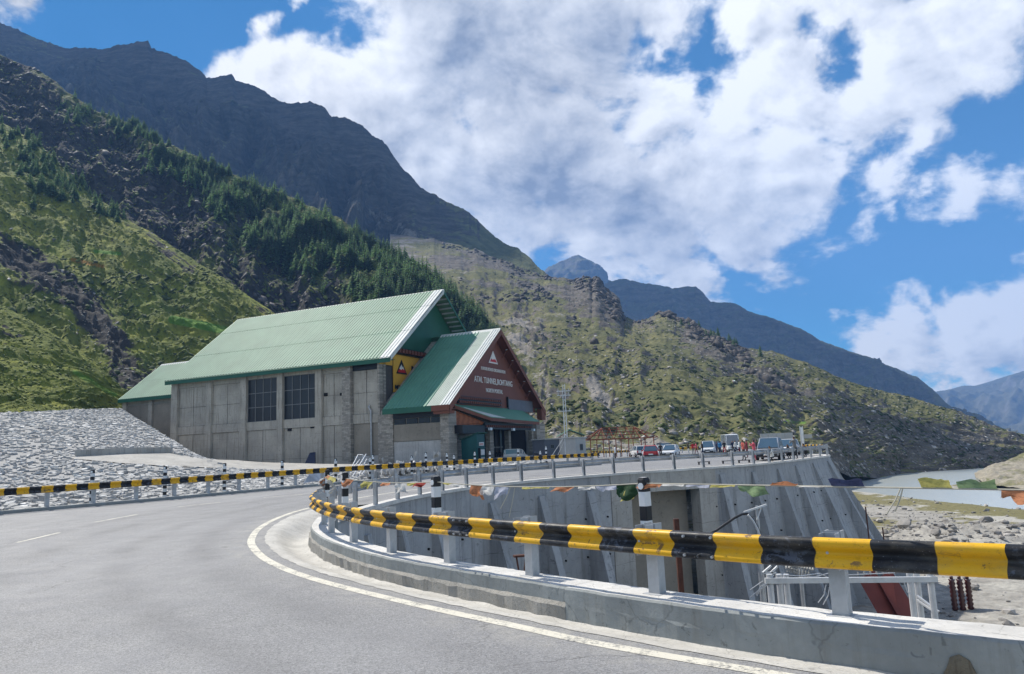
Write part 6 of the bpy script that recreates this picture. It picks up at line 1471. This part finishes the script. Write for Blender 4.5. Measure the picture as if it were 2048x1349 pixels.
for x in (-.2, .2): mb = MB(); mb.bar((x, 0, -.04), (x*.4, 0, -.95), .06); mb.build('leg', M['rusty'], st_)
mb = MB(); mb.box((0, .1, -6.), (.2, .2, 10.)); mb.build('column', M['rusty'], st_)
for k, px in enumerate((1905, 1920.5, 1936.5)):
    b_ = PZ(px, 1178, FLOOR); b_ = P(px, 1176, 57); z0 = floor_z(b_.x, b_.y); h = P(px, 1155, 57).z-z0; mb = MB(); zz = 0; pts = []; rs = []
    for j in range(8): pts += [(0, 0, h*j/8), (0, 0, h*(j+.5)/8)]; rs += [.16, .24]
    mb.tube(pts, rs, 9); mb.tube([(0, 0, h*.95), (0, 0, h+.08)], .12, 8); o = mb.build('bushing_insulator', M['brownbox'], smooth=True); o.location = (b_.x, b_.y, z0); tag(o, ('left', 'middle', 'right')[k]+' one of three brown porcelain insulators on the river flat', 'insulator', 'brown porcelain insulators')

# ------------------------------------------------------------------ cars
def car(name, L, W, H, body, kind, loc, rz, lab, cat='car'):
    c = empty(name, loc, rz, label=lab, cat=cat, group='vehicles in the car park')
    hw = W/2; cl = .2
    if kind == 'van':
        st = [(-L/2, .45, 1.0, .94), (-L/2+.1, .35, 1.1, 1.), (-L*.1, .3, 1.15, 1.), (L*.28, .3, 1.15, 1.), (L*.42, .32, 1.05, .97), (L/2, .42, .85, .86)]
        gh = [(-L/2+.06, 1.1, H-.12, .93, .86), (-L/2+.3, 1.1, H, .97, .88), (L*.18, 1.15, H, .97, .88), (L*.30, 1.15, H-.1, .97, .84), (L*.42, 1.05, 1.2, .95, .9)]
    else:
        hood = .92 if kind == 'suv' else .82; belt = .98 if kind == 'suv' else .90
        st = [(-L/2, .45, belt-.08, .86), (-L/2+.12, .32, belt, .96), (-L*.2, cl, belt, 1.), (L*.15, cl, belt-.02, 1.), (L*.30, cl+.02, hood, .98), (L/2-.15, .28, hood-.1, .93), (L/2, .40, hood-.25, .80)]
        gh = [(-L/2+.10, belt-.02, belt+.1, .93, .86), (-L/2+.42 if kind != 'suv' else -L/2+.25, belt, H-.06, .95, .74), (-L*.10, belt, H, .96, .74), (L*.06, belt, H-.03, .96, .74), (L*.27, belt-.04, belt+.03, .93, .86)]
    mb = MB(); rings = []
    for x, zb, zt, f in st:
        w = hw*f; rings.append([Vector((x, y, z)) for y, z in ((-w*.9, zb), (-w, zb+.15), (-w, (zb+zt)/2+.1), (-w*.93, zt), (w*.93, zt), (w, (zb+zt)/2+.1), (w, zb+.15), (w*.9, zb))])
    mb.loft(rings); b = mb.build('body', body, c, smooth=False); bevel(b, .04, 2)
    mb = MB(); rings = []
    for x, zb, zt, f0, f1 in gh: rings.append([Vector((x, y, z)) for y, z in ((-hw*f0*.93, zb), (-hw*f1, zt), (hw*f1, zt), (hw*f0*.93, zb))])
    mb.loft(rings); g = mb.build('greenhouse', M['autoglass'], c)
    # roof skin and pillars in body colour
    mb = MB(); mid = gh[1:-1]; r2 = []
    for x, zb, zt, f0, f1 in mid: r2.append([Vector((x, y*hw*f1, zt+z)) for y, z in ((-1.01, -.05), (-.98, .03), (.98, .03), (1.01, -.05))])
    mb.loft(r2); mb.build('roof', body, c)
    mb = MB()
    for s in (-1, 1):
        for (x0, z0, f0, x1, z1, f1) in [(gh[i][0], gh[i][1], gh[i][3]*.93, gh[i][0], gh[i][2], gh[i][4]) for i in range(1, len(gh)-1)]+[(gh[-1][0], gh[-1][1], gh[-1][3]*.93, gh[-2][0], gh[-2][2], gh[-2][4]), (gh[0][0], gh[0][1], gh[0][3]*.93, gh[1][0], gh[1][2], gh[1][4])]:
            mb.bar((x0, s*hw*f0*1.005, z0), (x1, s*hw*f1*1.005, z1), .09, .05)
    mb.build('pillar_frame', body, c)
    for x in (-L*.31, L*.31):
        for s in (-1, 1):
            mb = MB(); mb.tube([(x, s*(hw-.19), .31), (x, s*(hw-.16), .31), (x, s*(hw+.0), .31), (x, s*(hw+.02), .31)], [.26, .31, .31, .27], 14); wh = mb.build('wheel', M['tyre'], c)
            mb = MB(); mb.tube([(x, s*(hw+.018), .31), (x, s*(hw+.03), .31)], [.18, .15], 10); mb.build('rim', M['chrome'], wh)
    zf = st[-1][2]; 
    for s in (-1, 1):
        mb = MB(); mb.box((L/2-.06, s*hw*.66, zf-.02), (.16, hw*.34, .17)); mb.build('headlight', M['lamp'], c)
        mb = MB(); mb.box((-L/2+.05, s*hw*.78, st[0][2]-.12), (.14, hw*.2, .32)); mb.build('tail_light', M['tail'], c)
        mb = MB(); mb.box((gh[-1][0]-.15, s*(hw+.10), gh[-1][1]+.1), (.1, .2, .15)); mb.build('mirror', body, c)
    mb = MB(); mb.box((L/2+.0, 0, zf-.06), (.06, hw*.8, .14)); mb.build('grille', M['bumper'], c)
    mb = MB(); mb.box((L/2-.04, 0, .40), (.16, W*.84, .2)); mb.build('bumper', M['bumper'], c)
    mb = MB(); mb.box((-L/2+.03, 0, .42), (.14, W*.86, .22)); mb.build('bumper', M['bumper'], c)
    mb = MB(); mb.box((L/2+.05, 0, .44), (.03, .5, .11)); mb.build('number_plate', M['plate'], c)
    mb = MB(); mb.box((-L/2-.05, 0, .58), (.03, .5, .11)); mb.build('number_plate', M['plate'], c)
    return c
CW = paint('white_car_paint', (.66, .67, .68), .25, 0, .03, 1., 0, spec=.6); CR = paint('red_car_paint', (.42, .02, .02), .28, 0, .05, 1., 0, spec=.6); CS = paint('silver_car_paint', (.42, .43, .45), .25, .4, .03, 1., 0, spec=.6)
CD = paint('dark_car_paint', (.05, .055, .065), .25, 0, .05, 1., 0, spec=.6); CB = paint('blue_car_paint', (.12, .2, .38), .22, .2, .05, 1., 0, spec=.7); CC = paint('cream_van_paint', (.62, .61, .57), .35, 0, .04, 1., 0, spec=.5)
def gpos(px, d): q = P(px, 900, d); return (q.x, q.y, zrf(q.x, q.y)+.01)
R_ = math.radians
car('parked_car', 3.75, 1.68, 1.52, CW, 'hatch', gpos(1276, 108), R_(98), 'white hatchback seen from behind at the left end of the parked cars')
car('parked_car', 3.65, 1.62, 1.50, CR, 'hatch', gpos(1301, 82), R_(80), 'red hatchback with its rear window towards the wall rail')
car('parked_car', 4.2, 1.72, 1.50, CW, 'hatch', gpos(1316, 96), R_(-50), 'white car half hidden behind the red hatchback')
car('parked_car', 3.9, 1.72, 1.50, CW, 'hatch', gpos(1341, 92), R_(-112), 'white hatchback facing the camera right of the red car')
car('parked_car', 4.3, 1.8, 1.75, CD, 'suv', gpos(1330, 106), R_(-100), 'dark car with pale roof rack behind the white hatchback')
car('parked_car', 4.4, 1.82, 1.78, CW, 'suv', gpos(1417, 101), R_(-108), 'white car facing the camera behind the walking people')
car('tourist_van', 5.6, 2.0, 2.65, CW, 'van', gpos(1462, 112), R_(-96), 'tall white tourist van facing the camera in the crowd', 'van')
car('parked_car', 4.5, 1.86, 1.78, CS, 'suv', gpos(1540, 62), R_(-116), 'large silver and blue car nearest the end of the wall')
car('parked_car', 4.1, 1.75, 1.55, CW, 'hatch', gpos(1576, 74), R_(-120), 'white car behind the large silver one')
car('parked_car', 4.3, 1.8, 1.7, CD, 'suv', gpos(1440, 118), R_(-80), 'dark car behind the people in blue')
q = gpos(1030, 116); car('white_van', 3.7, 1.5, 1.85, CC, 'van', (q[0], q[1], .42), R_(2), 'small cream white van side on before the portal opening', 'van')
# grey container walls and sign posts at the end of the car park
a = P(1522, 893, 84); mb = MB(); b_ = P(1588, 893, 84); h = P(1522, 868, 84).z
for k in range(8): mb.box((a.lerp(b_, (k+.5)/8).x, a.y+.02*(k % 2), (h+.4)/2), ((b_-a).length/8-.03, .08, h-.4))
o = mb.build('hoarding', M['cabin_w'], org=(a.x, a.y, 0)); o.location = (a.x, a.y, 0); tag(o, 'low grey panel hoarding behind the large silver car', 'hoarding')
a = P(1606, 893, 66); h = P(1604, 853, 66).z; sp_ = empty('sign_post', (a.x, a.y, .4), .2, label='tall double sign post with a narrow board near the wall end', cat='sign')
for x in (-.12, .12): mb = MB(); mb.tube([(x, 0, 0), (x, 0, h-.4)], .045, 6); mb.build('post', M['steel_w'], sp_)
mb = MB(); mb.box((0, -.05, h-1.2), (.2, .05, 1.4)); mb.build('board', M['white'], sp_)
mb = MB(); mb.box((.55, -.05, h-1.3), (.8, .05, .35)); mb.build('board', M['cabin_w'], sp_)
for px, d in ((1628, 68), (1634, 68.6), (1640, 69.2)):
    pass
# litter bins and small ground items seen under the far rail
for px, py, lab in ((1408, 927, 'low dark bench under the far rail beneath the walking people'), (1456, 921, 'low dark bench under the far rail below the tourist van'), (1488, 921, 'low dark bench beside the person in salmon')):
    q = P(px, py, 57); q = Vector((q.x, q.y, zrf(q.x, q.y))); b = empty('bench', q, .1, label=lab, cat='bench', group='low benches along the wall')
    mb = MB(); mb.box((0, 0, .20), (.9, .26, .05)); mb.build('seat', M['black'], b)
    for x in (-.4, .4): mb = MB(); mb.box((x, 0, .09), (.06, .22, .18)); mb.build('leg', M['black'], b)

# ------------------------------------------------------------------ people: one skinned body per pose
def body(pose):
    """joints of a 1.7 m adult as a skin-modifier skeleton"""
    me = bpy.data.meshes.new('body'); V = []; E = []; R = []
    def v(p, r, par=None):
        V.append(p); R.append(r)
        if par is not None: E.append((par, len(V)-1))
        return len(V)-1
    lean, sw, armL, armR, crouch = pose
    z0 = .93 if not crouch else .42
    pel = v((0, 0, z0), (.15, .11)); ch = v((lean*.25, 0, z0+.28), (.16, .105), pel); sh = v((lean*.45, 0, z0+.47), (.15, .09), ch)
    nk = v((lean*.52, 0, z0+.56), (.055, .055), sh); hd = v((lean*.6+.015, 0, z0+.66), (.085, .095), nk); tp_ = v((lean*.62, 0, z0+.775), (.062, .075), hd)
    for s, arm in ((1, armL), (-1, armR)):
        a = v((lean*.45, s*.19, z0+.45), (.06, .06), sh); e = v((lean*.45+arm[0], s*(.23+arm[1]), z0+.45+arm[2]), (.045, .045), a); h = v((lean*.45+arm[3], s*(.22+arm[4]), z0+.45+arm[5]), (.034, .034), e); v((lean*.45+arm[3]+.05, s*(.21+arm[4]), z0+.45+arm[5]-.07), (.03, .022), h)
    for s in (1, -1):
        hp = v((0, s*.09, z0-.06), (.092, .092), pel)
        if crouch: kn = v((.32, s*.13, .42), (.06, .06), hp); an = v((.08, s*.12, .09), (.04, .04), kn)
        else: kn = v((.03+s*sw*.5, s*.10, .49), (.06, .06), hp); an = v((-.02+s*sw, s*.10, .09), (.042, .042), kn)
        v((an and V[an][0]+.16, s*.11, .035), (.038, .03), an)
    me.from_pydata(V, E, []); o = bpy.data.objects.new('body', me); COL.objects.link(o)
    m = o.modifiers.new('s', 'SKIN'); m.use_smooth_shade = True
    for i, r in enumerate(R): me.skin_vertices[0].data[i].radius = r
    me.skin_vertices[0].data[0].use_root = True
    s2 = o.modifiers.new('d', 'SUBSURF'); s2.levels = s2.render_levels = 1
    dg = bpy.context.evaluated_depsgraph_get(); dg.update(); out = bpy.data.meshes.new_from_object(o.evaluated_get(dg)); bpy.data.objects.remove(o)
    out.name = 'person'; out.materials.clear()
    for _ in range(5): out.materials.append(M['white'])
    hands = [V[i] for i in range(len(V)) if R[i] == (.03, .022)]; feet = [V[i] for i in range(len(V)) if R[i] == (.038, .03)]; head = Vector(V[hd])
    for p in out.polygons:
        c = p.center
        if (c-Vector(V[tp_])).length < .10 or (c.z > head.z-.06 and c.x < head.x-.015): k = 4
        elif c.z > V[nk][2]-.01: k = 3
        elif any((c-Vector(h)).length < .085 for h in hands): k = 3
        elif any((c-Vector(f)).length < .13 and c.z < .12 for f in feet): k = 4
        elif c.z > z0-.03 or abs(c.y) > .2: k = 0
        else: k = 1
        p.material_index = k
    return out
down = (.02, .02, -.28, .06, .02, -.52)
POSES = [body((.02, .04, down, down, False)), body((.08, .22, (.12, .03, -.26, .22, .0, -.46), (-.1, .03, -.27, -.08, 0, -.5), False)), body((.0, .05, (.2, .05, -.18, .26, -.12, .06), (.18, .05, -.2, .26, -.12, .05), False)), body((.35, .0, (.25, .0, -.2, .42, -.05, -.35), (.25, 0, -.2, .4, -.05, -.36), True))]
SK = paint('skin', (.24, .12, .075), .6); HAIR = paint('dark_hair', (.012, .010, .009), .6)
_cm = {}
def cmat(c):
    if c not in _cm: _cm[c] = paint('clothing', c, .85, 0, .12, 8., .1)
    return _cm[c]
def person(px, d, pose, shirt, trou, rz, lab, h=1.7, z=None):
    o = bpy.data.objects.new('person', POSES[pose]); COL.objects.link(o); x, y, zz = gpos(px, d); o.location = (x, y, z if z is not None else zz); o.rotation_euler = (0, 0, R_(rz)); o.scale = (h/1.7,)*3
    for k, mt in enumerate((cmat(shirt), cmat(trou), cmat(trou), SK, HAIR)): o.material_slots[k].link = 'OBJECT'; o.material_slots[k].material = mt
    return tag(o, lab, 'person', 'visitors in the car park')
BK, NV, WH, RD, MR, SA, PK, BL, GY, KH = (.02, .02, .022), (.02, .03, .07), (.6, .6, .58), (.45, .02, .03), (.14, .015, .03), (.52, .12, .09), (.55, .10, .13), (.03, .17, .36), (.17, .17, .17), (.2, .17, .12)
person(1310, 104, 0, RD, NV, 90, 'person in a dark red top standing behind the red hatchback')
person(1352, 95, 0, BK, BK, 180, 'person in black beside the white hatchback facing the camera')
person(1321, 88, 0, BK, BK, 90, 'person in black standing between the red and white cars')
person(1377, 104, 1, BK, WH, 200, 'person in a black top and white trousers left of the red shirted one')
person(1386, 106, 0, RD, GY, -90, 'person in a bright red shirt walking left of the white car')
person(1393, 105, 1, PK, MR, 160, 'person in a pink top with maroon trousers before the white car')
person(1405, 96, 1, BK, NV, 190, 'person in dark clothes walking in front of the white car')
person(1433, 96, 1, NV, NV, 20, 'person in navy striding beside the one in bright blue')
person(1440, 98, 1, BL, NV, 60, 'person in a bright blue jacket among the walkers')
person(1449, 100, 0, BK, RD, 80, 'person in a dark top with red trousers left of the tourist van')
person(1466, 92, 0, NV, BK, -90, 'person in dark blue before the right corner of the tourist van')
person(1472, 90, 1, WH, NV, 150, 'person in a white top holding a bag right of the tourist van')
person(1479, 88, 0, WH, MR, 170, 'person in white with a dark skirt behind the salmon robe')
person(1487, 63, 1, SA, BK, 200, 'person in a salmon robe bending forward by the far rail', 1.72)
person(1494, 70, 0, MR, MR, 180, 'person in a maroon dress beside the salmon robe')
person(1508, 60, 2, PK, PK, 150, 'person in a rose red dress with folded arms left of the silver car', 1.68)
person(1514, 68, 0, BK, MR, 170, 'person in dark red half hidden behind the rose red dress')
person(1544, 56, 3, WH, BK, 200, 'person in white crouching in front of the large silver car')
person(1590, 60, 2, GY, BK, 120, 'person in grey and black standing tall near the wall end', 1.82)
person(1580, 62, 3, BK, BK, 200, 'person in black sitting low beside the tall grey figure')
person(1612, 64, 3, BK, BK, 120, 'person in black crouching by the sign post at the wall end')
person(983, 121, 0, MR, BK, -70, 'person in a maroon top standing at the glazed portal screen', z=.5)
person(994, 122, 1, BK, BK, 180, 'person in black walking into the portal opening', z=.5)
person(1000, 123, 0, BK, NV, 100, 'second dark figure deeper in the portal opening', z=.5)
person(1230, 76, 0, WH, BK, 170, 'person in white beside a parked motorbike before the pavilion')

# ------------------------------------------------------------------ air: thin blue haze round the whole place
hzv = bpy.data.materials.new('haze_air'); hzv.use_nodes = True; t = hzv.node_tree; t.nodes.clear()
pvn = nd(t, 'ShaderNodeVolumePrincipled', {'Color': (.23, .48, 1., 1), 'Density': 1.6e-4, 'Anisotropy': 0.})
ho = nd(t, 'ShaderNodeOutputMaterial'); t.links.new(pvn.outputs[0], ho.inputs['Volume'])
mb = MB(); mb.box((0, 2600, 740), (8400, 6800, 1516)); mb.build('haze', hzv, kind='stuff', label='thin blue mountain haze')

# ------------------------------------------------------------------ high clouds west of the valley, above the picture, that shade the dark mountains
cloudm, t, b = new_mat('cloud_white'); lk(t, b, Base_Color=(.85, .85, .86), Roughness=1., Alpha=.36); b.inputs['Specular IOR Level'].default_value = 0
def cloud(lab, targets, Zc):
    v, f = IV2, IF2; vs = []; fs = []; base = 0; rg = np.random.default_rng(11)
    c0 = None
    for px, py, d, r in targets:
        p = P(px, py, d); c = p+SUN*((Zc-p.z)/SUN.z)
        for k in range(4):
            o = rg.normal(size=3)*np.array([.45, .45, .12])*r if k else np.zeros(3); rr = r*(1. if k == 0 else rg.uniform(.45, .75))
            vs.append(v*(1+.10*rg.normal(size=(len(v), 1)))*np.array([rr, rr, rr*.38])+np.array(c)+o); fs += [tuple(i+base for i in q) for q in f]; base += len(v)
        c0 = c0 or c
    mb = MB(); mb.add(np.concatenate(vs), fs); o = mb.build('cloud', cloudm, org=c0, smooth=True, kind='stuff'); o.location = c0; o['label'] = lab; return o
cloud('broad white cloud over the big dark mountain, above the picture', [(-300, 20, 1600, 330), (-60, 110, 1550, 280), (150, 170, 1480, 260), (330, 190, 1440, 230), (480, 240, 1380, 210), (600, 300, 1320, 190), (700, 330, 1250, 170), (775, 380, 1180, 125), (830, 430, 1120, 85)], 2700)
cloud('long white cloud over the valley mountain, above the picture', [(1240, 600, 2500, 190), (1330, 620, 2440, 200), (1430, 650, 2330, 200), (1530, 690, 2200, 190), (1640, 730, 2080, 190), (1740, 770, 1950, 180), (1850, 810, 1800, 150)], 3000)
cloud('small cloud wisps over the far end of the rocky hillside, above the picture', [(1720, 872, 285, 16), (1790, 872, 300, 20), (1870, 890, 300, 22), (1960, 905, 305, 20), (2040, 915, 305, 18)], 2300)
